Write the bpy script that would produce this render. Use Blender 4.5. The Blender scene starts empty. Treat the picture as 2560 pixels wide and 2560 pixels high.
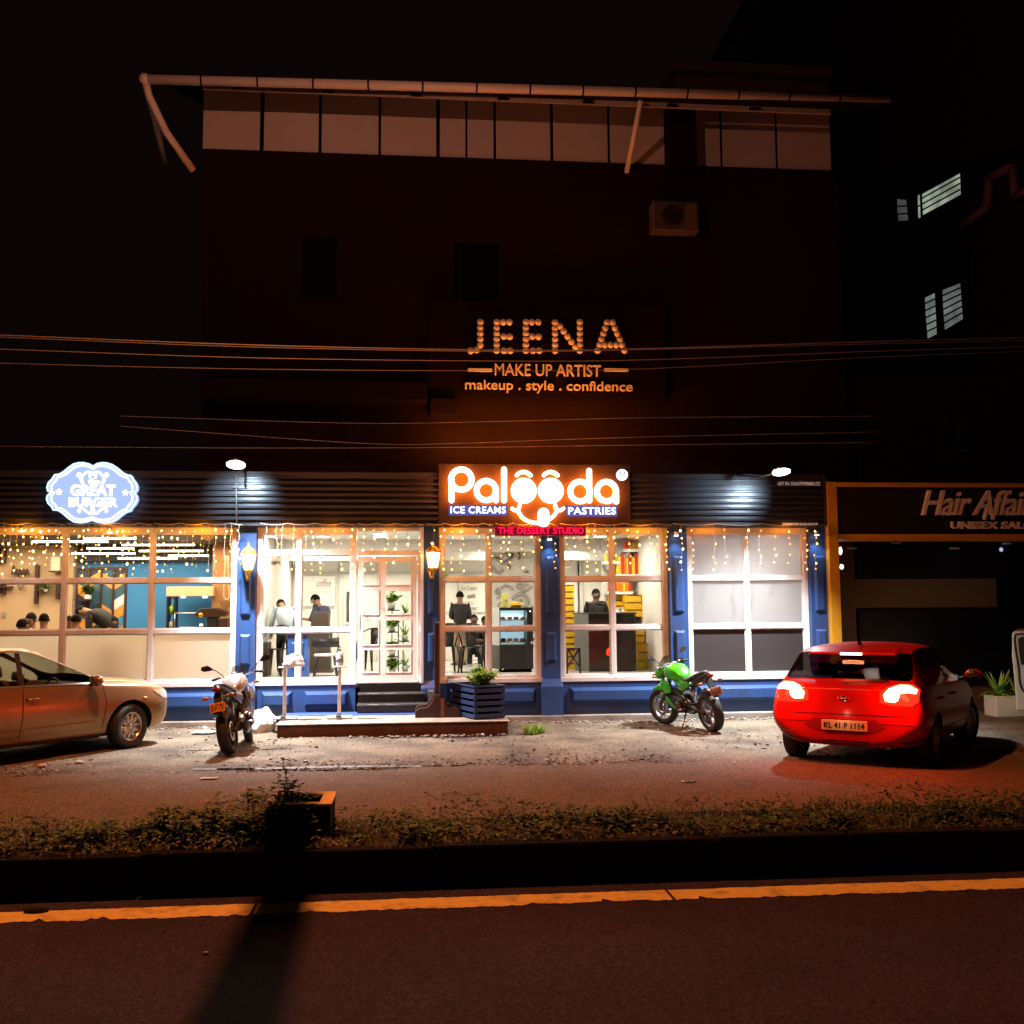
import bpy, bmesh, math, random
import numpy as np
from mathutils import Vector, Matrix, Euler
from mathutils.bvhtree import BVHTree
rad = math.radians
random.seed(7)
SC = bpy.context.scene
COL = SC.collection
# ---------------------------------------------------------------- camera
YAW, PITCH, ROLL, HCAM = rad(5.48), rad(5.35), rad(-0.393), 1.95
def cam_basis():
    cy, sy, cp, sp = math.cos(YAW), math.sin(YAW), math.cos(PITCH), math.sin(PITCH)
    fw = Vector((sy*cp, cy*cp, sp)); rt = Vector((cy, -sy, 0)); up = rt.cross(fw)
    c, s = math.cos(ROLL), math.sin(ROLL)
    return c*rt + s*up, -s*rt + c*up, fw
RT, UP, FW = cam_basis()
CAM = Vector((0, 0, HCAM))
cd = bpy.data.cameras.new('camera'); cam = bpy.data.objects.new('camera', cd); COL.objects.link(cam)
cd.sensor_width = 36; cd.lens = 36; cd.clip_start = 0.05; cd.clip_end = 500
M = Matrix((RT, UP, -FW)).transposed().to_4x4(); M.translation = CAM
cam.matrix_world = M
SC.camera = cam
# ---------------------------------------------------------------- night sky, exposure
W = bpy.data.worlds.new('World'); SC.world = W; W.use_nodes = True
nt = W.node_tree; nt.nodes.clear()
sky = nt.nodes.new('ShaderNodeTexSky'); sky.sky_type = 'NISHITA'; sky.sun_disc = False
sky.sun_elevation = rad(-8); sky.sun_rotation = rad(200)
b1 = nt.nodes.new('ShaderNodeBackground'); b1.inputs[1].default_value = 0.05
nt.links.new(sky.outputs[0], b1.inputs[0])
b2 = nt.nodes.new('ShaderNodeBackground'); b2.inputs[0].default_value = (1, .42, .40, 1); b2.inputs[1].default_value = 0.0032
ad = nt.nodes.new('ShaderNodeAddShader'); ow = nt.nodes.new('ShaderNodeOutputWorld')
nt.links.new(b1.outputs[0], ad.inputs[0]); nt.links.new(b2.outputs[0], ad.inputs[1]); nt.links.new(ad.outputs[0], ow.inputs[0])
vs = SC.view_settings; vs.view_transform = 'Standard'; vs.look = 'None'; vs.exposure = 0; vs.gamma = 1; vs.use_curve_mapping = False
cy = SC.cycles
cy.use_denoising = True
try: cy.denoiser = 'OPENIMAGEDENOISE'
except Exception: pass
cy.max_bounces = 6; cy.diffuse_bounces = 3; cy.glossy_bounces = 3; cy.transmission_bounces = 4; cy.transparent_max_bounces = 12
cy.sample_clamp_indirect = 6; cy.caustics_reflective = False; cy.caustics_refractive = False
cy.use_light_tree = True
# ---------------------------------------------------------------- unprojection of photograph pixels (2560 px frame) to real planes
def ray(px, py):
    return RT*((px-1280)/2560) + UP*((1280-py)/2560) + FW
def P(px, py, Y):
    d = ray(px, py); return CAM + d*(Y/d.y)
def PX(px, py, X):
    d = ray(px, py); return CAM + d*(X/d.x)
def G(px, py, z=0.0):
    d = ray(px, py); return CAM + d*((z-HCAM)/d.z)
YF = 18.0
def zf(y, Y=YF): return P(1200, y, Y).z
def xf(x, y=1500, Y=YF): return P(x, y, Y).x
# ---------------------------------------------------------------- mesh builder
class MB:
    def __init__(s): s.v = []; s.f = []; s.m = []; s.cm = 0; s.sm = []; s.csm = False
    def add(s, vs, fs, smooth=None):
        o = len(s.v); s.v += [tuple(v) for v in vs]
        for f in fs: s.f.append([i+o for i in f]); s.m.append(s.cm); s.sm.append(s.csm if smooth is None else smooth)
        return s
    def box(s, x0, x1, y0, y1, z0, z1):
        if x0 > x1: x0, x1 = x1, x0
        if y0 > y1: y0, y1 = y1, y0
        if z0 > z1: z0, z1 = z1, z0
        v = [(x0,y0,z0),(x1,y0,z0),(x1,y1,z0),(x0,y1,z0),(x0,y0,z1),(x1,y0,z1),(x1,y1,z1),(x0,y1,z1)]
        return s.add(v, [(3,2,1,0),(4,5,6,7),(0,1,5,4),(1,2,6,5),(2,3,7,6),(3,0,4,7)])
    def obox(s, c, size, rot=(0,0,0)):
        R = Euler(rot).to_matrix(); c = Vector(c); h = Vector(size)/2
        v = [c + R @ Vector((sx*h.x, sy*h.y, sz*h.z)) for sz in (-1,1) for sx, sy in ((-1,-1),(1,-1),(1,1),(-1,1))]
        return s.add(v, [(3,2,1,0),(4,5,6,7),(0,1,5,4),(1,2,6,5),(2,3,7,6),(3,0,4,7)])
    def tube(s, pts, r, n=8, closed=False, caps=True, squash=None):
        pts = [Vector(p) for p in pts]; N = len(pts)
        rs = r if isinstance(r, (list, tuple)) else [r]*N
        rings = []; prev = None
        for i, p in enumerate(pts):
            a = pts[i-1] if (i > 0 or closed) else p; b = pts[(i+1) % N] if (i < N-1 or closed) else p
            t = (b-a)
            if t.length < 1e-9: t = Vector((0,0,1))
            t.normalize()
            if prev is None:
                u = t.orthogonal().normalized()
                if squash: u = Vector(squash) - t*t.dot(Vector(squash)); u.normalize()
            else:
                u = prev - t*prev.dot(t)
                if u.length < 1e-6: u = t.orthogonal()
                u.normalize()
            prev = u; w = t.cross(u)
            rings.append([p + (u*math.cos(2*math.pi*k/n) + w*math.sin(2*math.pi*k/n))*rs[i] for k in range(n)])
        v = [q for ring in rings for q in ring]; f = []
        for i in range(N if closed else N-1):
            j = (i+1) % N
            for k in range(n): f.append((i*n+k, i*n+(k+1) % n, j*n+(k+1) % n, j*n+k))
        if caps and not closed:
            f.append(tuple(range(n))[::-1]); f.append(tuple((N-1)*n+k for k in range(n)))
        return s.add(v, f, True)
    def cyl(s, p0, p1, r0, r1=None, n=16): return s.tube([p0, p1], [r0, r0 if r1 is None else r1], n)
    def lathe(s, prof, c=(0,0,0), axis=(0,0,1), n=20, closed=False):
        c = Vector(c); a = Vector(axis).normalized(); u = a.orthogonal().normalized(); w = a.cross(u)
        v = [c + a*h + (u*math.cos(2*math.pi*k/n)+w*math.sin(2*math.pi*k/n))*r for r, h in prof for k in range(n)]
        f = []; N = len(prof)
        for i in range(N if closed else N-1):
            j = (i+1) % N
            for k in range(n): f.append((i*n+k, i*n+(k+1) % n, j*n+(k+1) % n, j*n+k))
        if not closed:
            f.append(tuple(range(n))[::-1]); f.append(tuple((N-1)*n+k for k in range(n)))
        return s.add(v, f, True)
    def ball(s, c, r, n=10, scale=(1,1,1)):
        c = Vector(c); m = max(4, n//2+1); v = []; f = []
        for i in range(m+1):
            th = math.pi*i/m
            for k in range(n):
                ph = 2*math.pi*k/n
                v.append(c + Vector((r*scale[0]*math.sin(th)*math.cos(ph), r*scale[1]*math.sin(th)*math.sin(ph), r*scale[2]*math.cos(th))))
        for i in range(m):
            for k in range(n): f.append((i*n+k, (i+1)*n+k, (i+1)*n+(k+1) % n, i*n+(k+1) % n))
        return s.add(v, f, True)
    def prism(s, poly, y0, y1, to=None):
        """poly in (x,z); extruded along y"""
        n = len(poly); to = to or (lambda x, y, z: (x, y, z))
        v = [to(x, y0, z) for x, z in poly] + [to(x, y1, z) for x, z in poly]
        f = [tuple(range(n)), tuple(range(2*n-1, n-1, -1))] + [(i, i+n, (i+1) % n + n, (i+1) % n) for i in range(n)]
        return s.add(v, f)
    def loft(s, secs, cap=True):
        n = len(secs[0]); v = [q for r in secs for q in r]; f = []
        for i in range(len(secs)-1):
            for k in range(n): f.append((i*n+k, i*n+(k+1) % n, (i+1)*n+(k+1) % n, (i+1)*n+k))
        if cap: f.append(tuple(range(n))[::-1]); f.append(tuple((len(secs)-1)*n+k for k in range(n)))
        return s.add(v, f, True)
    def mesh(s, me, to):
        o = len(s.v); s.v += [tuple(to(v.co)) for v in me.vertices]
        for p in me.polygons: s.f.append([i+o for i in p.vertices]); s.m.append(s.cm); s.sm.append(False)
        return s
    def build(s, name, mat, parent=None, local=False, bevel=0, subsurf=0, fix=True, smooth=None):
        off = Vector((0,0,0))
        if parent is not None and not local:
            off = wloc(parent)
        me = bpy.data.meshes.new(name)
        me.from_pydata([tuple(Vector(v)-off) for v in s.v], [], s.f)
        for m in (mat if isinstance(mat, (list, tuple)) else [mat]): me.materials.append(m)
        for p, mi, sm in zip(me.polygons, s.m, s.sm): p.material_index = mi; p.use_smooth = sm if smooth is None else smooth
        if fix:
            bm = bmesh.new(); bm.from_mesh(me); bmesh.ops.recalc_face_normals(bm, faces=bm.faces); bm.to_mesh(me); bm.free()
        me.update()
        o = bpy.data.objects.new(name, me); COL.objects.link(o)
        if parent is not None: o.parent = parent
        if bevel:
            b = o.modifiers.new('bevel', 'BEVEL'); b.width = bevel; b.segments = 2; b.limit_method = 'ANGLE'; b.angle_limit = rad(40)
        if subsurf:
            b = o.modifiers.new('sub', 'SUBSURF'); b.levels = subsurf; b.render_levels = subsurf
        return o
def wloc(o):
    p = Vector((0,0,0))
    while o is not None: p += o.location; o = o.parent
    return p
def tag(o, label, cat, group=None, kind=None):
    o['label'] = label
    if cat: o['category'] = cat
    if group: o['group'] = group
    if kind: o['kind'] = kind
    return o
def thing(name, label, cat, loc=(0,0,0), rotz=0, group=None):
    o = bpy.data.objects.new(name, None); COL.objects.link(o); o.empty_display_size = .1
    o.location = loc; o.rotation_euler = (0,0,rotz)
    return tag(o, label, cat, group)
def struct(o): o['kind'] = 'structure'; return o
def kids(o): return list(o.children)
def copy_tree(o, parent=None):
    c = o.copy(); COL.objects.link(c)
    if parent is not None: c.parent = parent
    for ch in list(o.children): copy_tree(ch, c)
    return c
def lamp(kind, name, loc, power, color, parent=None, size=.1, target=None, angle=None, blend=.5, sx=None, sy=None):
    l = bpy.data.lights.new(name, kind); l.energy = power; l.color = color
    if kind == 'AREA':
        l.size = sx or size
        if sy: l.shape = 'RECTANGLE'; l.size_y = sy
    else: l.shadow_soft_size = size
    if kind == 'SPOT': l.spot_size = angle or rad(100); l.spot_blend = blend
    o = bpy.data.objects.new(name, l); COL.objects.link(o)
    loc = Vector(loc)
    if target is not None: o.rotation_euler = (Vector(target)-loc).to_track_quat('-Z', 'Y').to_euler()
    if parent is not None: o.parent = parent; loc = loc - wloc(parent)
    o.location = loc
    return o
# ---------------------------------------------------------------- text
def text_mesh(txt, extrude=.02, offset=0.0, shear=0.0, spacing=1.0, bevel=0.0):
    cu = bpy.data.curves.new('t', 'FONT'); cu.body = txt; cu.size = 1; cu.extrude = extrude; cu.offset = offset; cu.shear = shear
    cu.space_character = spacing; cu.bevel_depth = bevel; cu.resolution_u = 3
    ob = bpy.data.objects.new('t', cu); COL.objects.link(ob)
    dg = bpy.context.evaluated_depsgraph_get()
    me = bpy.data.meshes.new_from_object(ob.evaluated_get(dg))
    bpy.data.objects.remove(ob); bpy.data.curves.remove(cu)
    return me
def text_fit(mb, txt, x0, x1, z0, z1, y, depth, to=None, **k):
    """text filling the box x0..x1, z0..z1 on a plane facing -y, front at y"""
    me = text_mesh(txt, extrude=.5, **k)
    xs = [v.co.x for v in me.vertices]; ys = [v.co.y for v in me.vertices]; zs = [v.co.z for v in me.vertices]
    ax, bx, ay, by, az, bz = min(xs), max(xs), min(ys), max(ys), min(zs), max(zs)
    to = to or (lambda p: p)
    def tr(c): return to(Vector((x0+(c.x-ax)/(bx-ax)*(x1-x0), y+depth-(c.z-az)/(bz-az)*depth, z0+(c.y-ay)/(by-ay)*(z1-z0))))
    mb.mesh(me, tr); bpy.data.meshes.remove(me)
# ---------------------------------------------------------------- materials
MATS = {}
def mat(name, col=(.5,.5,.5), rough=.6, metal=0.0, var=.12, vscale=6.0, bump=0.0, bscale=40.0, spec=.5, coat=0.0, emit=None, estr=0.0, dirt=None, dscale=1.5, damt=.5):
    if name in MATS: return MATS[name]
    m = bpy.data.materials.new(name); m.use_nodes = True; n = m.node_tree.nodes; L = m.node_tree.links
    p = n['Principled BSDF']; MATS[name] = m
    p.inputs['Roughness'].default_value = rough; p.inputs['Metallic'].default_value = metal
    p.inputs['Specular IOR Level'].default_value = spec
    if coat: p.inputs['Coat Weight'].default_value = coat; p.inputs['Coat Roughness'].default_value = .05
    tc = n.new('ShaderNodeTexCoord')
    c0 = tuple(max(0, x*(1-var)) for x in col)+(1,); c1 = tuple(min(1, x*(1+var)) for x in col)+(1,)
    if var > 0:
        nz = n.new('ShaderNodeTexNoise'); nz.inputs['Scale'].default_value = vscale; nz.inputs['Detail'].default_value = 5
        L.new(tc.outputs['Object'], nz.inputs['Vector'])
        mx = n.new('ShaderNodeMix'); mx.data_type = 'RGBA'; mx.inputs['A'].default_value = c0; mx.inputs['B'].default_value = c1
        L.new(nz.outputs['Fac'], mx.inputs['Factor']); out = mx.outputs['Result']
        if dirt:
            n2 = n.new('ShaderNodeTexNoise'); n2.inputs['Scale'].default_value = dscale; n2.inputs['Detail'].default_value = 8; n2.inputs['Roughness'].default_value = .65
            L.new(tc.outputs['Object'], n2.inputs['Vector'])
            rp = n.new('ShaderNodeValToRGB'); rp.color_ramp.elements[0].position = .5; rp.color_ramp.elements[1].position = .7
            rp.color_ramp.elements[1].color = (damt, damt, damt, 1)
            L.new(n2.outputs['Fac'], rp.inputs[0])
            m2 = n.new('ShaderNodeMix'); m2.data_type = 'RGBA'; m2.inputs['B'].default_value = tuple(dirt)+(1,)
            L.new(rp.outputs[0], m2.inputs['Factor']); L.new(out, m2.inputs['A']); out = m2.outputs['Result']
        L.new(out, p.inputs['Base Color'])
    else: p.inputs['Base Color'].default_value = tuple(col)+(1,)
    if bump:
        nb = n.new('ShaderNodeTexNoise'); nb.inputs['Scale'].default_value = bscale; nb.inputs['Detail'].default_value = 6
        L.new(tc.outputs['Object'], nb.inputs['Vector'])
        bp = n.new('ShaderNodeBump'); bp.inputs['Strength'].default_value = bump; bp.inputs['Distance'].default_value = .02
        L.new(nb.outputs['Fac'], bp.inputs['Height']); L.new(bp.outputs[0], p.inputs['Normal'])
    if emit:
        p.inputs['Emission Color'].default_value = tuple(emit)+(1,); p.inputs['Emission Strength'].default_value = estr
    return m
def emis(name, col, s, sample=True):
    if name in MATS: return MATS[name]
    m = bpy.data.materials.new(name); m.use_nodes = True; n = m.node_tree.nodes; n.clear()
    e = n.new('ShaderNodeEmission'); e.inputs[0].default_value = tuple(col)+(1,); e.inputs[1].default_value = s
    o = n.new('ShaderNodeOutputMaterial'); m.node_tree.links.new(e.outputs[0], o.inputs[0]); MATS[name] = m
    if not sample:
        try: m.cycles.emission_sampling = 'NONE'
        except Exception: pass
    return m
def glass(name, tint=(1,1,1), gloss=.6, rough=.02, ior=1.5):
    if name in MATS: return MATS[name]
    m = bpy.data.materials.new(name); m.use_nodes = True; n = m.node_tree.nodes; n.clear(); L = m.node_tree.links
    t = n.new('ShaderNodeBsdfTransparent'); t.inputs[0].default_value = tuple(tint)+(1,)
    g = n.new('ShaderNodeBsdfGlossy'); g.inputs['Roughness'].default_value = rough; g.inputs[0].default_value = (.9,.9,.9,1)
    fr = n.new('ShaderNodeFresnel'); ge = n.new('ShaderNodeNewGeometry'); mr = n.new('ShaderNodeMapRange'); mr.inputs[3].default_value = ior; mr.inputs[4].default_value = 1/ior
    L.new(ge.outputs['Backfacing'], mr.inputs[0]); L.new(mr.outputs[0], fr.inputs[0])
    mu = n.new('ShaderNodeMath'); mu.operation = 'MULTIPLY'; mu.inputs[1].default_value = gloss; L.new(fr.outputs[0], mu.inputs[0])
    mx = n.new('ShaderNodeMixShader'); o = n.new('ShaderNodeOutputMaterial')
    L.new(mu.outputs[0], mx.inputs[0]); L.new(t.outputs[0], mx.inputs[1]); L.new(g.outputs[0], mx.inputs[2]); L.new(mx.outputs[0], o.inputs[0])
    MATS[name] = m; return m
def frosted(name, col=(.9,.88,.82), clear=.0):
    if name in MATS: return MATS[name]
    m = bpy.data.materials.new(name); m.use_nodes = True; n = m.node_tree.nodes; n.clear(); L = m.node_tree.links
    a = n.new('ShaderNodeBsdfTranslucent'); a.inputs[0].default_value = tuple(col)+(1,)
    b = n.new('ShaderNodeBsdfDiffuse'); b.inputs[0].default_value = tuple(c*.8 for c in col)+(1,)
    c = n.new('ShaderNodeBsdfTransparent'); g = n.new('ShaderNodeBsdfGlossy'); g.inputs['Roughness'].default_value = .25
    m1 = n.new('ShaderNodeMixShader'); m1.inputs[0].default_value = .25; L.new(a.outputs[0], m1.inputs[1]); L.new(b.outputs[0], m1.inputs[2])
    m2 = n.new('ShaderNodeMixShader'); m2.inputs[0].default_value = clear; L.new(m1.outputs[0], m2.inputs[1]); L.new(c.outputs[0], m2.inputs[2])
    m3 = n.new('ShaderNodeMixShader'); m3.inputs[0].default_value = .04; L.new(m2.outputs[0], m3.inputs[1]); L.new(g.outputs[0], m3.inputs[2])
    o = n.new('ShaderNodeOutputMaterial'); L.new(m3.outputs[0], o.inputs[0]); MATS[name] = m; return m
mBLUE = mat('blue_paint', (.020,.066,.215), .45, var=.18, vscale=3, bump=.05, bscale=90, dirt=(.035,.045,.07), dscale=2.2, damt=.5)
mFRAME = mat('white_aluminium', (.74,.72,.70), .35, var=.06, dirt=(.42,.38,.32), dscale=4, damt=.45)
mLOUV = mat('charcoal_louvre', (.054,.061,.076), .32, metal=.25, var=.2, vscale=2, bump=.04)
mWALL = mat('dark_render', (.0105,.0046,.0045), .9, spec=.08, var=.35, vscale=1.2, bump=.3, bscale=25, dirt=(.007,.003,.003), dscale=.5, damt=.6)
mWALL2 = mat('darker_render', (.007,.0032,.003), .9, spec=.08, var=.3, vscale=1.2)
mBLACK = mat('black_paint', (.012,.012,.013), .45, var=.2)
mDARK = mat('dark_void', (.004,.003,.003), .9, var=.2, spec=.05)
mCREAM = mat('cream_wall', (.76,.73,.66), .7, var=.05, vscale=2)
mCEIL = mat('white_ceiling', (.80,.77,.72), .8, var=.04)
mTILE = mat('pale_floor_tile', (.62,.62,.58), .25, var=.08)
mGLASS = glass('clear_glass', (.97,.98,.97), .35)
mFROST = frosted('frosted_film', (.86,.80,.70), .06)
mFROST2 = frosted('white_frosted_film', (.66,.65,.65), .0)
mCONC = mat('concrete', (.30,.26,.21), .9, var=.3, vscale=5, bump=.5, bscale=30, dirt=(.1,.07,.05), dscale=2, damt=.7)
mGRAN = mat('black_granite', (.012,.011,.011), .22, var=.5, vscale=60)
mCHROME = mat('chrome', (.8,.8,.8), .12, metal=1, var=0)
mSTEEL = mat('brushed_steel', (.55,.55,.56), .3, metal=1, var=.05)
mRUB = mat('tyre_rubber', (.018,.017,.017), .75, var=.3, vscale=30, bump=.2, bscale=120)
mPLAST = mat('black_plastic', (.02,.02,.021), .4, var=.15)
mGOLD = mat('aged_brass', (.55,.30,.06), .35, metal=.8, var=.2)
mWHITE = mat('white_plastic', (.75,.75,.74), .4, var=.05)
mWOOD = mat('brown_wood', (.22,.085,.035), .5, var=.3, vscale=12)
mDWOOD = mat('dark_brown_wood', (.045,.016,.012), .5, var=.3, vscale=12)
mYEL = mat('yellow_carton', (.80,.46,.01), .6, var=.08)
mLEAF = mat('leaf_green', (.13,.26,.035), .5, var=.5, vscale=20)
mPOT = mat('white_ceramic', (.78,.77,.74), .35, var=.05)
# ================================================================ ground, roads, median
SOD = (1.0, .245, .042)
def asphalt(name, c, var=.35):
    m = mat(name, c, .82, var=var, vscale=.9, bump=.9, bscale=95, spec=.3, dirt=tuple(x*.55 for x in c), dscale=1.3, damt=.6)
    n = m.node_tree.nodes; L = m.node_tree.links; p = n['Principled BSDF']; src = p.inputs['Base Color'].links[0].from_socket
    tc = n.new('ShaderNodeTexCoord'); vo = n.new('ShaderNodeTexVoronoi'); vo.inputs['Scale'].default_value = 75; L.new(tc.outputs['Object'], vo.inputs['Vector'])
    r = n.new('ShaderNodeValToRGB'); e = r.color_ramp.elements; e[0].color = (.45,.45,.45,1); e[1].color = (1.9,1.85,1.8,1); e[0].position = .25; e[1].position = .95
    L.new(vo.outputs['Color'], r.inputs[0]); mx = n.new('ShaderNodeMix'); mx.data_type = 'RGBA'; mx.blend_type = 'MULTIPLY'; mx.inputs['Factor'].default_value = 1
    L.new(src, mx.inputs['A']); L.new(r.outputs[0], mx.inputs['B']); L.new(mx.outputs['Result'], p.inputs['Base Color']); return m
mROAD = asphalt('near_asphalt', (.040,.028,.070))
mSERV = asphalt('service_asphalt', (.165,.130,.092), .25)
def gravel_mat():
    m = bpy.data.materials.new('gravel_ground'); m.use_nodes = True; n = m.node_tree.nodes; L = m.node_tree.links; p = n['Principled BSDF']
    tc = n.new('ShaderNodeTexCoord')
    vo = n.new('ShaderNodeTexVoronoi'); vo.inputs['Scale'].default_value = 34; L.new(tc.outputs['Object'], vo.inputs['Vector'])
    n1 = n.new('ShaderNodeTexNoise'); n1.inputs['Scale'].default_value = 1.1; n1.inputs['Detail'].default_value = 8; L.new(tc.outputs['Object'], n1.inputs['Vector'])
    n2 = n.new('ShaderNodeTexNoise'); n2.inputs['Scale'].default_value = 60; n2.inputs['Detail'].default_value = 4; L.new(tc.outputs['Object'], n2.inputs['Vector'])
    r = n.new('ShaderNodeValToRGB'); e = r.color_ramp.elements
    e[0].position = .32; e[0].color = (.085,.065,.042,1); e[1].position = .60; e[1].color = (.25,.205,.140,1)
    L.new(n1.outputs['Fac'], r.inputs[0])
    mx = n.new('ShaderNodeMix'); mx.data_type = 'RGBA'; mx.blend_type = 'MULTIPLY'; mx.inputs['Factor'].default_value = .75
    r2 = n.new('ShaderNodeValToRGB'); r2.color_ramp.elements[0].color = (.28,.26,.24,1); r2.color_ramp.elements[1].color = (1.35,1.3,1.25,1)
    L.new(vo.outputs['Color'], r2.inputs[0]); L.new(r.outputs[0], mx.inputs['A']); L.new(r2.outputs[0], mx.inputs['B']); L.new(mx.outputs['Result'], p.inputs['Base Color'])
    mt = n.new('ShaderNodeMath'); mt.operation = 'SUBTRACT'; L.new(n2.outputs['Fac'], mt.inputs[0]); L.new(vo.outputs['Distance'], mt.inputs[1])
    bp = n.new('ShaderNodeBump'); bp.inputs['Strength'].default_value = .8; bp.inputs['Distance'].default_value = .03
    L.new(mt.outputs[0], bp.inputs['Height']); L.new(bp.outputs[0], p.inputs['Normal']); p.inputs['Roughness'].default_value = .85
    return m
mGRAV = gravel_mat()
mSOIL = mat('dark_soil', (.035,.024,.016), .95, var=.4, vscale=8, bump=.6)
b = MB(); b.add([(-250,-60,-.03),(250,-60,-.03),(250,300,-.03),(-250,300,-.03)], [(0,1,2,3)]); struct(b.build('ground', mSOIL))
YE = G(1280, 1922).y            # edge between service road and forecourt
def edge(x):
    return YE + .07*math.sin(x*1.1+.4) + .05*math.sin(x*2.9) + .035*math.sin(x*7.7+1) + random.uniform(-.025,.025)
nx, ny = 170, 30
b = MB(); vs_ = []
for j in range(ny+1):
    for i in range(nx+1):
        x = -17+34*i/nx; y = YE-.5 + (24-YE)*j/ny
        z = .012*math.sin(x*1.7+y)+.012*math.sin(y*2.3-x*.8)+random.uniform(-.006,.006)
        if y > 17.4: z = 0
        vs_.append((x, y, z))
b.csm = True
b.add(vs_, [(j*(nx+1)+i, j*(nx+1)+i+1, (j+1)*(nx+1)+i+1, (j+1)*(nx+1)+i) for j in range(ny) for i in range(nx)])
struct(b.build('forecourt', mGRAV))
b = MB(); xs = [-30+60*i/700 for i in range(701)]
v = [(x, 7.9, .03) for x in xs] + [(x, edge(x), .03) for x in xs] + [(x, edge(x)+.03, -.02) for x in xs]
n = len(xs)
b.add(v, [(i, i+1, n+i+1, n+i) for i in range(n-1)] + [(n+i, n+i+1, 2*n+i+1, 2*n+i) for i in range(n-1)])
struct(b.build('service_road', mSERV))
YM0 = G(1280, 2212).y           # near foot of the median kerb
YM1 = YM0+1.18; ZM = .30
b = MB(); b.add([(-40,-30,0),(40,-30,0),(40,YM0+.02,0),(-40,YM0+.02,0)], [(0,1,2,3)]); struct(b.build('near_road', mROAD))
# worn line marking along the kerb
ya = [G(0,2272).y, G(2560,2206).y]; yb = [G(0,2303).y, G(2560,2228).y]
YL1 = sum(ya)/2; YL0 = sum(yb)/2
mMARK = mat('worn_yellow_line', (.80,.62,.20), .7, var=.25, vscale=14, bump=.2, dirt=(.10,.07,.03), dscale=5, damt=.55)
b = MB(); x = -8.0; cr = [ -3.12, -1.05, .37, 1.72, 3.41]
lo = hi = 0; pts = []
while x < 8:
    lo = .6*lo+random.uniform(-.014,.016)+(random.uniform(.02,.07) if random.random() < .03 else 0); hi = .5*hi+random.uniform(-.008,.006)
    k = abs(min((x-c for c in cr), key=abs))
    pts.append((x, YL0+lo+.006*math.sin(x*1.3), YL1+hi, k < .006)); x += .022
for p, q in zip(pts, pts[1:]):
    if p[3]: continue
    b.add([(p[0],p[1],.005),(q[0],q[1],.005),(q[0],q[2],.005),(p[0],p[2],.005)], [(0,1,2,3)])
struct(b.build('road_marking', mMARK))
# median: kerb face, soil
mKERB = mat('blackened_kerb', (.010,.009,.009), .9, var=.4, vscale=5, bump=.4, spec=.1)
b = MB()

kx = -40.0
while kx < 40:
    kl = 1.0+random.uniform(-.06,.06); jy, jz = random.uniform(-.008,.008), random.uniform(-.012,.012)
    b.box(kx+.006, kx+kl-.006, YM0+jy, YM0+.13, -.02, ZM-.02+jz); kx += kl
b.box(-40,40,YM1-.12,YM1,-.02,ZM-.06)
struct(b.build('kerb', mKERB, bevel=.015))
b = MB(); nx = 300; v = []
for j in range(5):
    for i in range(nx+1):
        x = -12+24*i/nx; v.append((x, YM0+.13+(YM1-YM0-.25)*j/4, ZM-.05+(.04 if 0 < j < 4 else 0)*random.random()))
b.add(v, [(j*(nx+1)+i, j*(nx+1)+i+1, (j+1)*(nx+1)+i+1, (j+1)*(nx+1)+i) for j in range(4) for i in range(nx)])
struct(b.build('median_soil', mSOIL))
# ---------------------------------------------------------------- vegetation
def leaf_mats(pref, cols):
    return [mat(pref+'_%s' % k, c, .55, var=.35, vscale=9) for k, c in cols.items()]
GR = leaf_mats('weed', {'olive': (.085,.140,.018), 'dark': (.022,.042,.009), 'dry': (.13,.105,.03), 'green': (.055,.17,.016)})
def leaf(b, c, d, up, w, l, fold=.15):
    """pointed oval leaf from c along d"""
    d = Vector(d).normalized(); s = d.cross(Vector(up)); s = s.normalized() if s.length > 1e-4 else d.orthogonal().normalized(); nrm = s.cross(d)
    c = Vector(c); P_ = [c, c+d*l*.3+s*w*.5, c+d*l*.7+s*w*.42, c+d*l - nrm*l*.12, c+d*l*.7-s*w*.42, c+d*l*.3-s*w*.5, c+d*l*.45-nrm*w*fold]
    b.add(P_, [(0,1,6),(1,2,6),(2,3,6),(3,4,6),(4,5,6),(5,0,6)])
def blade(b, c, h, lean, w):
    c = Vector(c); a = random.uniform(0, 6.28); s = Vector((math.cos(a+1.57), math.sin(a+1.57), 0))*w; d = Vector((math.cos(a), math.sin(a), 0))*lean
    p1 = c+Vector((0,0,h*.55))+d*.35; p2 = c+Vector((0,0,h))+d
    b.add([c-s, c+s, p1+s*.7, p1-s*.7, p2], [(0,1,2,3),(3,2,4)])
def vnoise(x): return .5+.5*math.sin(x*1.9+1)*math.sin(x*.73+.3)+.25*math.sin(x*5.1)
b = MB()
for i in range(9000):
    x = random.uniform(-6.5,7.5); t = random.random(); y = YM0+.06+(YM1-YM0-.1)*t
    d = vnoise(x+t*2)
    if random.random() > .35+.5*d: continue
    b.cm = random.choices((0,1,2,3), (5,3,1,4))[0]
    blade(b, (x,y,ZM-.05), random.uniform(.04,.13)*(.4+.8*d), random.uniform(.04,.18), random.uniform(.003,.006))
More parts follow.
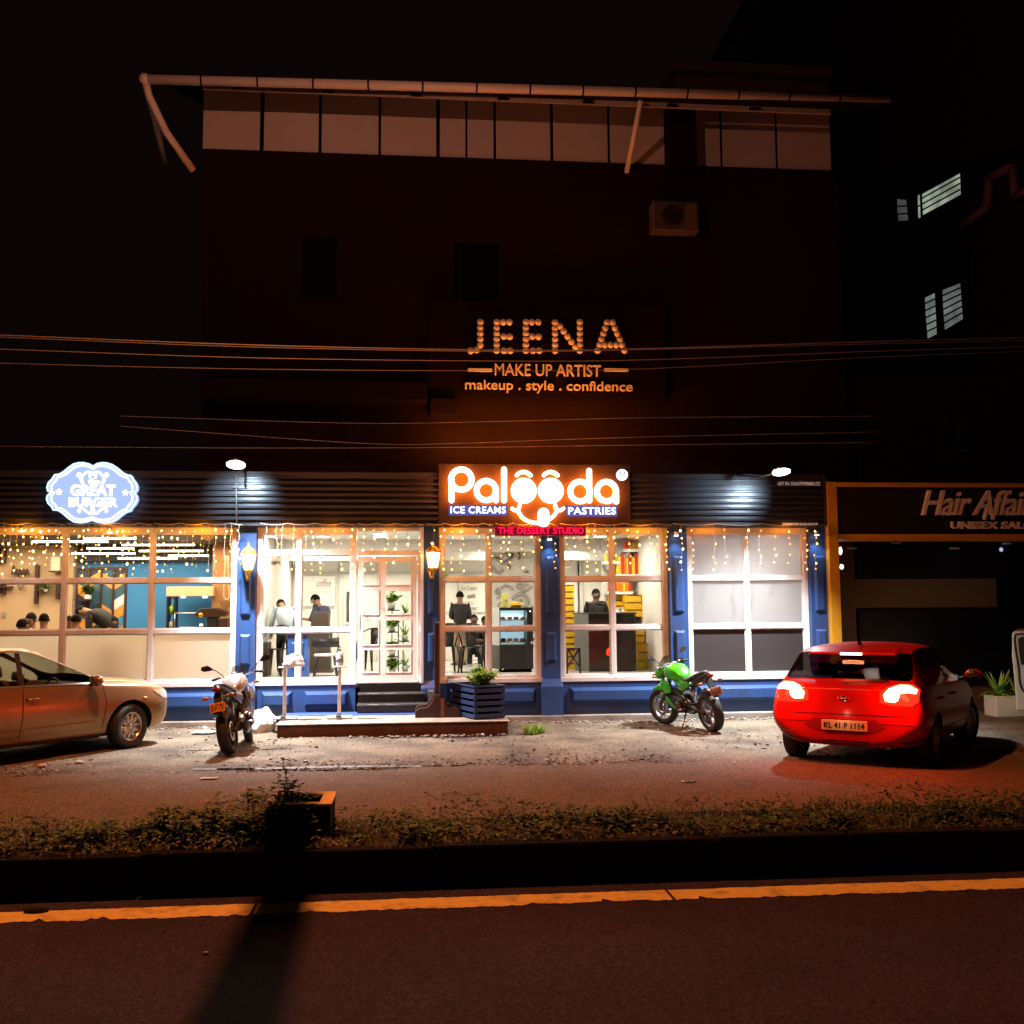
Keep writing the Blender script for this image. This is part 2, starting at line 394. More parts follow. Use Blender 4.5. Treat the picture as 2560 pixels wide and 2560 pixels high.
for i in range(26000):
    x = random.uniform(-6.5,7.5); t = random.random(); y = YM0+.10+(YM1-YM0-.14)*t; d = vnoise(x*1.3+t*3+2)
    if random.random() > .10+.75*d: continue
    b.cm = random.choices((0,1,2,3), (3,5,.8,3) if t > .4 else (2,6,2.2,1))[0]
    a = random.uniform(0, 6.28)
    leaf(b, (x,y,ZM-.05+random.uniform(.0,.13)*(.25+1.1*d*(.4+.8*t))), (math.cos(a), math.sin(a), random.uniform(-.3,.7)), (0,0,1), random.uniform(.014,.036), random.uniform(.028,.062))
for i in range(260):   # runners hanging over the kerb
    x = random.uniform(-6,7); b.cm = random.choice((0,2)); z = ZM-.02
    blade(b, (x,YM0+.02,z-.02), random.uniform(.02,.05), .08, .003)
tag(b.build('grass', GR, fix=False), 'low weedy grass covering the top of the road median', 'grass', kind='stuff')
# taller weeds round the concrete box
XB0, XB1 = P(668,2018,7.95).x, P(826,2018,7.95).x
YB0 = 7.93; ZB = P(760,2018,YB0).z
def weed_bush(name, label, cx, cy, z0, rx, ry, h, n, peak, mats=GR, lw=(.02,.045)):
    t = thing(name, label, 'weed bush', (cx, cy, z0)); st = MB(); lf = MB()
    for k in range(max(6, n//60)):
        a = random.uniform(0,6.28); r = math.sqrt(random.random()); x = cx+rx*r*math.cos(a); y = cy+ry*r*math.sin(a)
        hh = h*peak((x-cx)/rx)*random.uniform(.6,1.1)
        st.tube([(x*.7+cx*.3, y, z0), (x, y, z0+hh*.6), (x+random.uniform(-.05,.05), y+random.uniform(-.05,.05), z0+hh)], [.005,.004,.002], 5)
        for q in range(55):
            u = random.uniform(.25,1.05); a = random.uniform(0,6.28); e = random.uniform(.0,.09)
            lf.cm = random.choices((0,1,2,3), (4,3,1,4))[0]
            leaf(lf, (x+e*math.cos(a), y+e*math.sin(a), z0+hh*u), (math.cos(a), math.sin(a), random.uniform(-.2,.6)), (0,0,1), random.uniform(*lw), random.uniform(.03,.06))
    st.build('stem', GR[1], t); lf.build('foliage', mats, t, fix=False); return t
cxw = P(560,2000,8.1).x
weed_bush('weed_bush', 'leafy weed bush climbing beside the square concrete box on the median', cxw, 8.05, ZM-.04, .75, .28, .42, 2200, lambda u: .35+.65*max(0,(u+1)/2)**1.3)
weed_bush('weed_bush', 'tall thin weeds sprouting out of the square concrete box', (XB0*.74+XB1*.26), YB0+.25, ZM, .12, .12, .46, 420, lambda u: max(.3, 1-abs(u+.2)))
weed_bush('weed_bush', 'straggly low weeds in front of the green motorcycle, on the median', P(1530,2030,8.0).x, 8.05, ZM-.05, 1.1, .25, .20, 900, lambda u: .6+.4*math.sin(u*5))
for px, py, lab, rx_, h_ in ((200,2060,'low dark green weed clump at the left of the median',.6,.16),(1000,2050,'low weed clump right of the square concrete box',.5,.14),(2000,2030,'weed clump on the median in front of the red car, left of its plate',.7,.15),(2380,2020,'weed clump at the right end of the median',.6,.15)):
    weed_bush('weed_bush', lab, P(px,py,8.0).x, 7.95, ZM-.05, rx_, .30, h_, 600, lambda u: .6+.4*math.sin(u*4+1))
weed_bush('weed_bush', 'dark bushy weeds hiding the left part of the square concrete box', P(672,2030,7.85).x, 7.82, ZM-.05, .30, .10, .30, 900, lambda u: .75+.25*math.sin(u*3+1), lw=(.025,.05))
# square concrete box on the median: shade coloured into walls, lamplight into rim
mBOX = mat('lamplit_concrete', (.80,.60,.22), .85, var=.12, vscale=8, bump=.3, dirt=(.4,.26,.1), dscale=6, damt=.3)
t = thing('concrete_box', 'hollow square concrete box with a rim coloured lamplit yellow standing on the median', 'concrete box', ((XB0+XB1)/2, YB0+.25, ZM-.1))
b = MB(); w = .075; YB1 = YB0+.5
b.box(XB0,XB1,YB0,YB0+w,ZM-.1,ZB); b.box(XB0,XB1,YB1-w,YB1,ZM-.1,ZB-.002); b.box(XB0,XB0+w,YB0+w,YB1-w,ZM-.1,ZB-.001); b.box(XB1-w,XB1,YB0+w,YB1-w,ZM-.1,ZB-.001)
b.build('wall', mat('shaded_concrete', (.05,.042,.034), .9, var=.3, bump=.3, spec=.1), t, bevel=.006)
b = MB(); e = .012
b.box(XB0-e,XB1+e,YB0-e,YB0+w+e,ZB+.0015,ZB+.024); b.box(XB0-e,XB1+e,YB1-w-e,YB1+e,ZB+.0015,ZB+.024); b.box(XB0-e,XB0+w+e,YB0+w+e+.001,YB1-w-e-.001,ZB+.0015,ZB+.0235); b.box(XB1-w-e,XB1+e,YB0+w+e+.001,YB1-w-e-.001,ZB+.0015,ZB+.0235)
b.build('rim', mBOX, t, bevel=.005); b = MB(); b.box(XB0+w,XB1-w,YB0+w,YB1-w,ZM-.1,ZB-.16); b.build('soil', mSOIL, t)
# ---------------------------------------------------------------- sodium street lamp above the service road (out of frame, an added unseen bar throws the long shadow)
LS = Vector((-1.95, 10.6, 10.2))
t = thing('street_lamp', 'tall sodium street lamp with a long arm over the service road', 'street lamp', (-6.2, 9.3, 0))
b = MB(); b.tube([(-6.2,9.3,0),(-6.2,9.3,8),(-5.9,9.4,9.6),(-5.0,9.75,10.45),(LS.x,LS.y,10.5)], [.11,.09,.07,.06,.05], 10); b.build('pole', mSTEEL, t)
b = MB(); b.obox((LS.x,LS.y,10.43),(.35,.75,.16)); b.build('lamp_housing', mPLAST, t, bevel=.04)
b = MB(); b.ball((LS.x,LS.y,10.32), .06); b.build('bulb', emis('sodium_bulb', SOD, 8, False), t)
b = MB()
zb_ = 8.25
def occ(g): g = Vector(g); return LS + (g-LS)*((LS.z-zb_)/(LS.z-g.z))
p0, p1, p2 = occ(G(545,2640)), occ(G(703,2240)), occ(G(745,2006,.42))
b.tube([p0, p1, p2], [.045,.038,.036], 8); b.tube([p0+Vector((0,.05,0)), (p0.x, p0.y+.1, 10.46)], .010, 6); b.tube([(p0.x, p0.y+.1, 10.46), (LS.x, LS.y-.3, 10.48)], .02, 6); b.build('bracket', mPLAST, t)  # bar added out of view, only to throw the long road shadow
lamp('SPOT', 'sodium_light', LS - Vector((0,0,.05)), 3300, SOD, t, size=.02, target=(LS.x+.5, LS.y-1.5, 0), angle=rad(150), blend=.75)
lamp('POINT', 'sodium_spill', LS - Vector((0,.0,.02)), 720, (1,.37,.20), t, size=.02)
# ================================================================ the shop building
BLD = thing('shop_building', 'dark multi storey shop building with blue pillars and glazed shopfronts', 'building', (2, 18, 0))
ZT, ZLB, ZLT = zf(1320), zf(1318), zf(1189)          # shopfront head, louvre bottom / top
ZR0, ZR1 = zf(1454), zf(1443)                        # upper rail
ZL0, ZL1 = zf(1577), zf(1566)                        # lower rail
ZS0, ZS1 = zf(1702), zf(1690)                        # sill
ZFL = .72
XE = P(2064, 1300, 17.75).x                          # right end of the shopfront
XL = -9.6
# --- windows
def rail_set(b, x0, x1, mull, zr, y0=17.93, y1=18.03, fw=.095, sill=True, head=True):
    z0, z1 = ZS0, ZT
    b.box(x0, x0+fw, y0, y1, z0, z1); b.box(x1-fw, x1, y0, y1, z0, z1)
    b.box(x0+fw, x1-fw, y0, y1, z1-.105, z1); b.box(x0+fw, x1-fw, y0, y1, z0, z0+.085)
    for m in mull: b.box(m-.042, m+.042, y0+.004, y1-.004, z0+.085, z1-.105)
    xs = [x0+fw]+[q for m in mull for q in (m-.042, m+.042)]+[x1-fw]
    for (a, c) in zr:
        for i in range(0, len(xs), 2): b.box(xs[i], xs[i+1], y0+.008, y1-.008, a, c)
    if sill: b.box(x0-.02, x1+.02, y0-.05, y0-.003, z0-.03, z0+.045)
    return xs
def beads(b, xs, zs, y):
    """thin glazing beads round each pane"""
    w = .018
    for i in range(0, len(xs), 2):
        for j in range(0, len(zs), 2):
            a, c, d, e = xs[i], xs[i+1], zs[j], zs[j+1]
            b.box(a+.001, a+w, y, y+.02, d+.001, e-.001); b.box(c-w, c-.001, y, y+.02, d+.001, e-.001)
            b.box(a+w+.001, c-w-.001, y, y+.02, d+.001, d+w); b.box(a+w+.001, c-w-.001, y, y+.02, e-w, e-.001)
def window(x0, x1, mull, zr, mats, fw=.095):
    f = MB(); xs = rail_set(f, x0, x1, mull, zr, fw=fw)
    zs = [ZS0+.085]+[q for a, c in zr for q in (a, c)]+[ZT-.105]
    beads(f, xs, zs, 17.965)
    w = f.build('window', mFRAME, BLD, bevel=.006)
    rows = len(zs)//2
    for i in range(0, len(xs), 2):
        for j in range(rows):
            p = MB(); p.box(xs[i]+.004, xs[i+1]-.004, 17.99, 17.998, zs[2*j]+.004, zs[2*j+1]-.004)
            p.build('pane', mats[j], w)
    return w
RZ = [(ZL0, ZL1), (ZR0, ZR1)]
mGREYFILM = mat('dark_board', (.03,.026,.026), .5, var=.1)
window(xf(-420), xf(594), [xf(-300), xf(-75), xf(161), xf(380)], RZ, [mFROST, mGLASS, mGLASS])
RZ2 = [(ZL0, ZL1), (zf(1388), zf(1376))]
window(xf(643), xf(891), [xf(748)], RZ2, [mGLASS, mGLASS, mGLASS])
window(xf(1097), xf(1351), [xf(1221)], RZ, [mGLASS, mGLASS, mGLASS])
window(xf(1397), xf(1668), [xf(1530)], RZ, [mGLASS, mGLASS, mGLASS])
window(xf(1715), xf(2018), [xf(1866)], RZ, [mGREYFILM, mFROST2, mFROST2])
# --- door
dx0, dx1 = xf(893), xf(1037); zd0, zd1 = zf(1698), zf(1391)
f = MB(); tr0, tr1 = zf(1388), zf(1376)
f.box(dx0-.0, dx1+.10, 17.93, 18.03, tr0, tr1); f.box(dx0, dx1+.10, 17.93, 18.03, ZT-.06, ZT)
f.box(dx1+.05, dx1+.10, 17.93, 18.03, zd0-.02, tr0); f.box(dx0, dx1+.05, 17.92, 18.05, zd0-.04, zd0-.005)
fr = f.build('door_frame', mFRAME, BLD, bevel=.006)
p = MB(); p.box(dx0+.003, dx1+.09, 17.985, 17.992, tr1+.003, ZT-.063); p.build('pane', mGLASS, fr)
d = MB(); y0, y1 = 17.95, 18.0; sw = .085; xm = xf(956)
d.box(dx0+.01, dx0+.01+sw, y0, y1, zd0, zd1); d.box(dx1-sw+.03, dx1+.03, y0, y1, zd0, zd1); d.box(xm-.05, xm+.05, y0, y1, zd0+.13, zd1-.08)
X_ = [dx0+.01+sw, xm-.05, xm+.05, dx1-sw+.03]
bars = [(zd0, zd0+.13), (zf(1620), zf(1611)), (zf(1547), zf(1536)), (zf(1474), zf(1463)), (zd1-.08, zd1)]
for a, c in bars:
    if a == zd0 or c == zd1: d.box(X_[0], X_[3], y0+.002, y1-.002, a, c)
    else: d.box(X_[0], X_[1], y0+.004, y1-.004, a, c); d.box(X_[2], X_[3], y0+.004, y1-.004, a, c)
zz = [q for a, c in bars for q in (a, c)][1:-1]
beads(d, X_, zz, y0-.012)
mDOORW = mat('cream_door_frame', (.76,.72,.66), .4, var=.06)
dr = d.build('door', mDOORW, BLD, bevel=.005)
for i in (0, 2):
    for j in range(4):
        p = MB(); p.box(X_[i]+.003, X_[i+1]-.003, 17.972, 17.978, zz[2*j]+.003, zz[2*j+1]-.003); p.build('pane', mGLASS, dr)
h = MB(); h.tube([(dx0+.06,17.9,zd0+.85),(dx0+.06,17.87,zd0+.87),(dx0+.06,17.87,zd0+1.2),(dx0+.06,17.9,zd0+1.22)], .012, 8); h.build('handle', mSTEEL, dr)
# side light beside the door (angled return)
sx0, sx1 = dx1+.105, xf(1055)
s = MB(); A = Vector((sx0, 17.98, 0)); B_ = Vector((sx1, 17.78, 0)); ang = math.atan2(B_.y-A.y, B_.x-A.x); ln = (B_-A).length
def sbar(z0, z1, t0, t1, th=.05):
    c = A+(B_-A)*((t0+t1)/2); s.obox((c.x, c.y, (z0+z1)/2), ((t1-t0)*ln, th, z1-z0), (0,0,ang))
sbar(zd0-.04, ZT, 0, .16); sbar(zd0-.04, ZT, .84, 1)
for a, c in ((zd0-.04, zd0+.08), (ZL0, ZL1), (tr0, tr1), (ZT-.08, ZT)): sbar(a, c, .16, .84, .044)
sl = s.build('side_light', mFRAME, BLD, bevel=.004)
s = MB(); c = A+(B_-A)*.5
for a, q in ((zd0+.083, ZL0-.003), (ZL1+.003, tr0-.003), (tr1+.003, ZT-.083)): s.obox((c.x, c.y, (a+q)/2), (.66*ln, .006, q-a), (0,0,ang))
s.build('pane', mGLASS, sl)
# --- pillars
def raised(b, x0, x1, z0, z1, y, d=.045, e=.035):
    """chamfered raised panel on a face looking to -y"""
    v = [(x0,y,z0),(x1,y,z0),(x1,y,z1),(x0,y,z1),(x0+e,y-d,z0+e),(x1-e,y-d,z0+e),(x1-e,y-d,z1-e),(x0+e,y-d,z1-e)]
    b.add(v, [(4,5,6,7),(0,1,5,4),(1,2,6,5),(2,3,7,6),(3,0,4,7)])
def pillar(x0, x1):
    b = MB(); yb, yf_ = 18.12, 17.83
    b.box(x0, x1, yf_, yb, ZS0-.02, ZLB+.02)
    b.box(x0-.03, x1+.03, yf_-.07, yb, .1, ZS0-.10)
    # sloping cap of the pedestal
    q = yf_
    b.add([(x0-.03,q-.07,ZS0-.10),(x1+.03,q-.07,ZS0-.10),(x1,q-.002,ZS0+.03),(x0,q-.002,ZS0+.03),(x0-.03,yb,ZS0-.10),(x1+.03,yb,ZS0-.10),(x1,yb,ZS0+.03),(x0,yb,ZS0+.03)],
          [(0,1,2,3),(1,5,6,2),(4,0,3,7)])
    m = .07
    raised(b, x0+m, x1-m, zf(1655), zf(1580), yf_-.0)
    raised(b, x0+m, x1-m, zf(1535), zf(1392), yf_-.0)
    return b.build('pillar', mBLUE, BLD, bevel=.006)
for a, c in ((594,643),(1057,1097),(1351,1397),(1668,1715),(2018,2064)): pillar(xf(a)+.004, xf(c)-.004)
# --- base wall under the windows with long raised panels, plinth
def base(xa, xb, panels):
    b = MB(); b.box(xa, xb, 17.90, 18.15, .1, ZS0-.032)
    for p, q in panels:
        # long ledge panel: bright sloping top, dark soffit
        z0, z1, y = .30, .56, 17.898
        raised(b, p, q, z0, z1, y, .09, .05)
    return b.build('base_wall', mBLUE, BLD, bevel=.004)
base(XL, xf(594)-.03, [(xf(-120), xf(150)), (xf(180), xf(370)), (xf(395), xf(575))])
base(xf(643)+.03, xf(891), [(xf(660), xf(735)), (xf(765), xf(873))])
base(xf(1097)+.03, xf(1351)-.03, [(xf(1125), xf(1345)-.06)])
base(xf(1397)+.03, xf(1668)-.03, [(xf(1420), xf(1650))])
base(xf(1715)+.03, xf(2018)-.03, [(xf(1735), xf(2000))])
PL = MB(); PL.box(XL, xf(700), 17.70, 18.2, -.1, .098); PL.box(xf(1090), XE+.02, 17.70, 18.2, -.1, .098)
PL.build('plinth', mCONC, BLD, bevel=.012)
# --- louvre band
b = MB(); n = 9; ph = (ZLT-ZLB)/n; y0 = 17.72
for i in range(n):
    z = ZLB+i*ph
    v = [(XL,y0+.05,z+ph),(XE,y0+.05,z+ph),(XE,y0+.045,z+.036),(XL,y0+.045,z+.036),(XL,y0-.002,z+.012),(XE,y0-.002,z+.012),(XE,y0-.002,z),(XL,y0-.002,z),(XL,y0+.05,z-.0),(XE,y0+.05,z-.0)]
    b.add(v, [(0,1,2,3),(3,2,5,4),(4,5,6,7),(7,6,9,8)])
b.box(XL, XE, y0+.052, 18.2, ZLB-.012, ZLT+.02); b.box(XE-.02, XE+.004, y0-.01, y0+.06, ZLB, ZLT)
b.build('louvre_band', mLOUV, BLD, fix=False)
b = MB(); b.box(XL, XE, 17.80, 17.90, ZT+.002, ZLB-.014) if ZLB-.014 > ZT+.01 else None
# --- upper storeys
YW = 18.55
xw0, xw1 = P(507, 700, YW).x, P(2105, 700, YW).x
ZP0, ZP1 = zf(396, YW), zf(250, YW)                   # white panels under the roof
ZRF = zf(222, YW)
b = MB()
holes = [(P(755,680,YW).x, P(842,680,YW).x, zf(752,YW), zf(610,YW)), (P(1137,680,YW).x, P(1247,680,YW).x, zf(738,YW), zf(603,YW))]
zA, zB = min(h[2] for h in holes), max(h[3] for h in holes)
b.box(xw0, xw1, YW, YW+.25, ZLT-.2, zA); b.box(xw0, xw1, YW, YW+.25, zB, ZP0)
xx = [xw0, holes[0][0], holes[0][1], holes[1][0], holes[1][1], xw1]
for i in (0, 2, 4): b.box(xx[i], xx[i+1], YW, YW+.25, zA, zB)
b.box(xw0, xw0+.25, YW+.25, 26, ZLT-.2, ZP0); b.box(xw1-.25, xw1, YW+.25, 26, ZLT-.2, ZRF)
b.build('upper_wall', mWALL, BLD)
for h in holes:
    b = MB(); b.box(h[0], h[1], YW+.16, YW+.19, zA, zB); w = b.build('window', mDARK, BLD)
    b = MB(); b.box(h[0]-.06, h[1]+.06, YW-.05, YW-.004, zA-.06, zA-.002); b.build('sill', mWALL2, w)
# slab band and shade ledge over the lower left storey
b = MB(); xa, xb = P(515,985,18.3).x, P(1068,985,18.3).x
b.box(xa, xb, 18.0, YW-.004, zf(1010,18.3), zf(966,18.3)); b.build('ledge', mWALL2, BLD, bevel=.01)
b = MB(); b.box(P(1075,1000,18.4).x, P(1140,1000,18.4).x, 18.25, YW-.004, zf(1040,18.4), zf(1000,18.4)); b.build('ledge', mWALL2, BLD, bevel=.01)
b = MB(); b.box(P(520,950,18.5).x, P(1068,950,18.5).x, YW-.03, YW-.004, zf(948,18.5), zf(932,18.5)); b.build('string_course', mWALL2, BLD)
b = MB(); b.tube([P(865,1000,18.5), P(866,1150,18.5)], .015, 6); b.build('drain_pipe', mWALL2, BLD)
# white infill panels under the eaves
mPANEL = mat('grey_white_panel', (.35,.30,.315), .6, var=.12, vscale=1.3, dirt=(.36,.30,.28), dscale=.8, damt=.5)
V2S = 2560/1932
for a, c in ((383,490),(498,601),(607,714),(719,823),(830,878),(882,931),(936,1038),(1044,1146),(1151,1253),(1310,1358),(1363,1462),(1467,1566)):
    xa, xb = P(a*V2S,320,YW).x, P(c*V2S,320,YW).x
    b = MB(); b.box(xa, xb, YW+.01, YW+.05, ZP0+.01, ZP1+.25); b.build('infill_panel', mPANEL, BLD, bevel=.004)
b = MB(); b.box(xw0, xw1, YW+.055, YW+.2, ZP0, ZP1+.24); b.build('panel_backing', mDARK, BLD)
b = MB(); b.box(P(1253*V2S,320,YW).x+.03, P(1310*V2S,320,YW).x-.03, YW-.25, YW+.05, ZP0-.2, ZP1+.1); b.build('duct', mWALL2, BLD)
# roof sheet, fascia, gutter
YG = 17.35
ga, gb = P(362,198,YG), P(2222,247,YG); ZG = (ga.z+gb.z)/2
b = MB(); b.add([(ga.x,YG,ZG-.02),(gb.x,YG,ZG-.02),(gb.x,26,ZG+3.4),(ga.x,26,ZG+3.4),(ga.x,YG,ZG+.03),(gb.x,YG,ZG+.03),(gb.x,26,ZG+3.45),(ga.x,26,ZG+3.45)], [(3,2,1,0),(4,5,6,7),(0,1,5,4),(1,2,6,5),(2,3,7,6),(3,0,4,7)])
b.build('roof_sheet', mWALL2, BLD)
b = MB(); b.box(P(507,230,YG+.25).x, P(2073,230,YG+.25).x, YG+.22, YG+.26, ZG-.12, ZG-.03)
mFASC = mat('faded_fascia', (.26,.20,.19), .7, var=.2, vscale=2)
fa = b.build('fascia', mFASC, BLD)
mPIPE = mat('white_pvc_pipe', (.52,.45,.42), .45, var=.12, vscale=2, dirt=(.4,.3,.26), dscale=2, damt=.4)
b = MB(); b.tube([ga, gb], .082, 14); gt = b.build('gutter_pipe', mPIPE, BLD)
b = MB(); k = 14
for i in range(1, k):
    c = ga+(gb-ga)*(i/k); b.tube([c-Vector((.015,0,0)), c+Vector((.015,0,0))], .088, 14)
b.build('joint', mDARK, gt)
b = MB()
for i in range(1, 9):
    c = ga+(gb-ga)*(i/8.6); b = MB(); b.box(c.x-.10, c.x+.10, YG+.14, YG+.215, ZG-.11, ZG-.08); b.build('bracket', mDARK, fa)
b = MB(); e = ga
b.ball(e, .10, 12); b.tube([e, P(372,240,YG+.1), P(415,330,17.9), P(482,425,18.5)], .066, 10); b.build('downpipe', mPIPE, BLD)
b = MB(); b.tube([P(372,240,YG+.1), P(392,320,18.2), P(412,405,19.2)], .06, 10); b.build('downpipe', mat('grey_pvc_pipe', (.34,.29,.29), .5), BLD)
b = MB(); b.tube([P(1602,252,YG+.05), P(1567,430,YW-.03)], .05, 8); b.build('roof_strut', mPIPE, BLD)
# room on the roof, far back
b = MB(); xa, xb = P(1690,200,24).x, P(2062,200,24).x
b.box(xa, xb, 23.9, 27, zf(200,24)-1.2, zf(172,24)); b.box(xa-.15, xb+.1, 23.7, 27, zf(168,24), zf(143,24))
b.build('roof_room', mat('rooftop_render', (.07,.045,.045), .9, var=.2), BLD)
# --- interiors: floors, walls, ceilings
def room(name, x0, x1, y1, zc, wall, ceil, floor, side=None):
    b = MB(); b.box(x0, x1, y1, y1+.12, ZFL-.1, zc+.1); struct_part = b.build('back_wall', wall, BLD)
    b = MB(); b.box(x0, x1, 18.06, y1, zc, zc+.1); b.build('ceiling', ceil, BLD)
    b = MB(); b.box(x0, x1, 18.06, y1, ZFL-.12, ZFL); b.build('floor', floor, BLD)
    b = MB(); b.box(x0-.1, x0, 18.13, y1, ZFL-.1, zc+.1); b.build('partition_wall', side or wall, BLD)
    b = MB(); b.box(x1, x1+.1, 18.13, y1, ZFL-.1, zc+.1); b.build('partition_wall', side or wall, BLD)
mBEIGE = mat('warm_beige_wall', (.56,.38,.22), .75, var=.08, vscale=1)
mBLWALL = mat('sky_blue_wall', (.055,.29,.66), .7, var=.10, vscale=2, bump=.1, bscale=30)
mDCEIL = mat('dark_grey_ceiling', (.14,.115,.10), .85, var=.1)
XC0 = xf(620); XC1 = xf(1690)
room('burger room', XL, XC0-.12, 22.6, ZT-.02, mBLWALL, mDCEIL, mat('grey_floor_tile', (.25,.23,.2), .4), mBEIGE)
room('dessert room', XC0, XC1-.03, 24.3, ZT+.02, mCREAM, mCEIL, mTILE)
room('side room', XC1+.18, xf(2062), 20.6, ZT+.02, mat('white_board_wall', (.62,.61,.62), .7, var=.04), mCEIL, mTILE)
# beige stretch of the burger room's back wall, dark bulkhead above the blue wall
b = MB(); b.box(XL, P(183,1500,22.3).x, 22.25, 22.59, ZFL, ZT-.03); b.build('wall_panel', mBEIGE, BLD)
b = MB(); b.box(P(183,1500,22.3).x+.01, XC0-.13, 22.35, 22.59, zf(1400,22.3), ZT-.03); b.build('bulkhead', mat('dark_bulkhead', (.05,.045,.05), .8), BLD)
b = MB(); b.box(P(533,1450,22).x, XC0-.14, 21.9, 22.34, ZFL, ZT-.03); b.build('column', mat('ochre_column', (.36,.17,.06), .7, var=.1), BLD)
# stepped ceiling cove of the dessert room, wall mouldings
b = MB()
b.box(XC0+.01, XC1-.04, 21.4, 21.6, ZT-.22, ZT+.015); b.box(XC0+.01, XC1-.04, 23.6, 24.29, ZT-.30, ZT+.015); b.build('ceiling_cove', mCEIL, BLD)
mMOULD = mat('grey_moulding', (.52,.50,.46), .6, var=.05)
b = MB(); zr = zf(1432, 24.3); b.box(XC0+.01, P(1222,1432,24.3).x, 24.26, 24.298, zr-.02, zr+.02)
def wframe(x0, x1, y0, y1, Y=24.3, w=.03):
    a, c = P(x0,y0,Y), P(x1,y1,Y); xa, xb, za, zb = a.x, c.x, c.z, a.z
    b.box(xa, xb, Y-.03, Y-.001, zb-w, zb); b.box(xa, xb, Y-.03, Y-.001, za, za+w); b.box(xa, xa+w, Y-.03, Y-.001, za+w, zb-w); b.box(xb-w, xb, Y-.03, Y-.001, za+w, zb-w)
for q in ((655,1448,720,1660),(740,1450,830,1660),(850,1450,885,1660),(905,1560,940,1650),(945,1450,1010,1650),(1105,1460,1180,1530)): wframe(*q)
b.build('wall_moulding', mMOULD, BLD)
# mirrors on the back wall
mMIR = mat('dark_mirror', (.20,.22,.20), .15, metal=.6, var=.3)
for q in ((722,1530,736,1575),(866,1480,878,1555)):
    b = MB(); a, c = P(q[0],q[1],24.2), P(q[2],q[3],24.2); b.box(a.x, c.x, 24.24, 24.262, c.z, a.z); m_ = b.build('mirror', mMIR, BLD)
    b = MB(); b.box(a.x-.05, a.x-.002, 24.22, 24.27, c.z-.05, a.z+.05); b.box(c.x+.002, c.x+.05, 24.22, 24.27, c.z-.05, a.z+.05); b.box(a.x-.002, c.x+.002, 24.22, 24.27, a.z+.002, a.z+.05); b.box(a.x-.002, c.x+.002, 24.22, 24.27, c.z-.05, c.z-.002)
    b.build('frame', mFRAME, m_)
# plain white soffit of the frosted side room
# --- steps and platform
t = thing('entrance_platform', 'low cement platform with stained reddish brown front below the shop door', 'platform', (xf(980), 16.6, 0))
YP = G(980, 1841).y; ZPL = P(980, 1806, YP).z
xa, xb = P(692,1830,YP).x, P(1271,1825,YP).x
mREDC = mat('red_stained_cement', (.10,.042,.024), .85, var=.45, vscale=3, bump=.4, dirt=(.03,.015,.012), dscale=2.5, damt=.7)
b = MB(); b.box(xa, xb, YP, 17.69, -.05, ZPL-.022); b.build('riser', mREDC, t, bevel=.02)
mSCREED = mat('cement_screed', (.36,.31,.25), .8, var=.2, vscale=3, bump=.3, dirt=(.16,.10,.06), dscale=2, damt=.6)
b = MB(); b.box(xa-.02, xb+.02, YP-.025, 17.70, ZPL-.02, ZPL); b.build('top_slab', mSCREED, t, bevel=.008)
t = thing('mat', 'blue rubber mat laid along the platform before the black steps', 'mat', (xf(900), 17, ZPL))
ym0, ym1 = G(900, 1789, ZPL).y, 17.66
b = MB(); b.box(P(704,1785,ym0).x, P(1127,1785,ym0).x, ym0, ym1, ZPL+.004, ZPL+.014); b.build('mat', mat('blue_rubber', (.035,.09,.42), .55, var=.25, vscale=20, bump=.3), t, bevel=.004)
t = thing('steps', 'three polished black granite steps leading up to the glazed door', 'steps', (xf(978), 17.6, ZPL))
x0, x1 = xf(900), xf(1060); rise = (ZFL-.03-ZPL)/3
for i in range(3):
    yy = 17.36+.28*i; b = MB()
    if i < 2: b.box(x0, x1+.06*(1-i), yy, yy+.30 if i < 2 else 18, ZPL+.016+ (0 if i == 0 else rise*i-.016), ZPL+rise*(i+1)-.03)
    else: b.box(x0, x1-.05, 17.92, 18.05, ZPL+rise*2, ZFL-.06)
    b.build('riser', mGRAN, t)
    if i < 2:
        b = MB(); b.box(x0-.01, x1+.06*(1-i)+.01, yy-.02, 17.915, ZPL+rise*(i+1)-.028, ZPL+rise*(i+1)); b.build('tread', mat('polished_tread', (.10,.095,.085), .18, var=.5, vscale=40), t, bevel=.005)
b = MB(); b.box(x1+.07, x1+.16, 17.34, 17.89, ZPL, ZFL-.15); b.build('cheek', mat('grey_granite', (.12,.12,.10), .3, var=.4, vscale=40), t)
# ================================================================ signs and lamps on the front
YL = 17.70                                   # front of the louvre band
def C3(cx, cy): return (1060+cx*.33126, 1120+cy*.33126)
YS = 17.49
def pt(cx, cy, dy=0.0): p = C3(cx, cy); return P(p[0], p[1], YS+dy)
def sc3(v): return v*.33126/2560*18.2         # crop pixels to metres at the sign
eFACE = emis('sign_white_face', (1.0, .93, .80), 2.4)
eHALO = emis('sign_amber_halo', (1.0, .165, .001), 130)
eCOOL = emis('sign_cool_face', (.85, .88, 1.0), 2.6)
eCHALO = emis('sign_violet_halo', (.25, .25, 1.0), .42)
SG = thing('shop_sign', 'glowing white rounded letters with a smiling face and amber halo on the louvres', 'shop sign', pt(820, 380))
def stroke(pts, r):
    """one illuminated stroke: a white face tube flattened in y and an amber strip behind it"""
    f = MB(); pts = [Vector(p) for p in pts]
    return pts, r
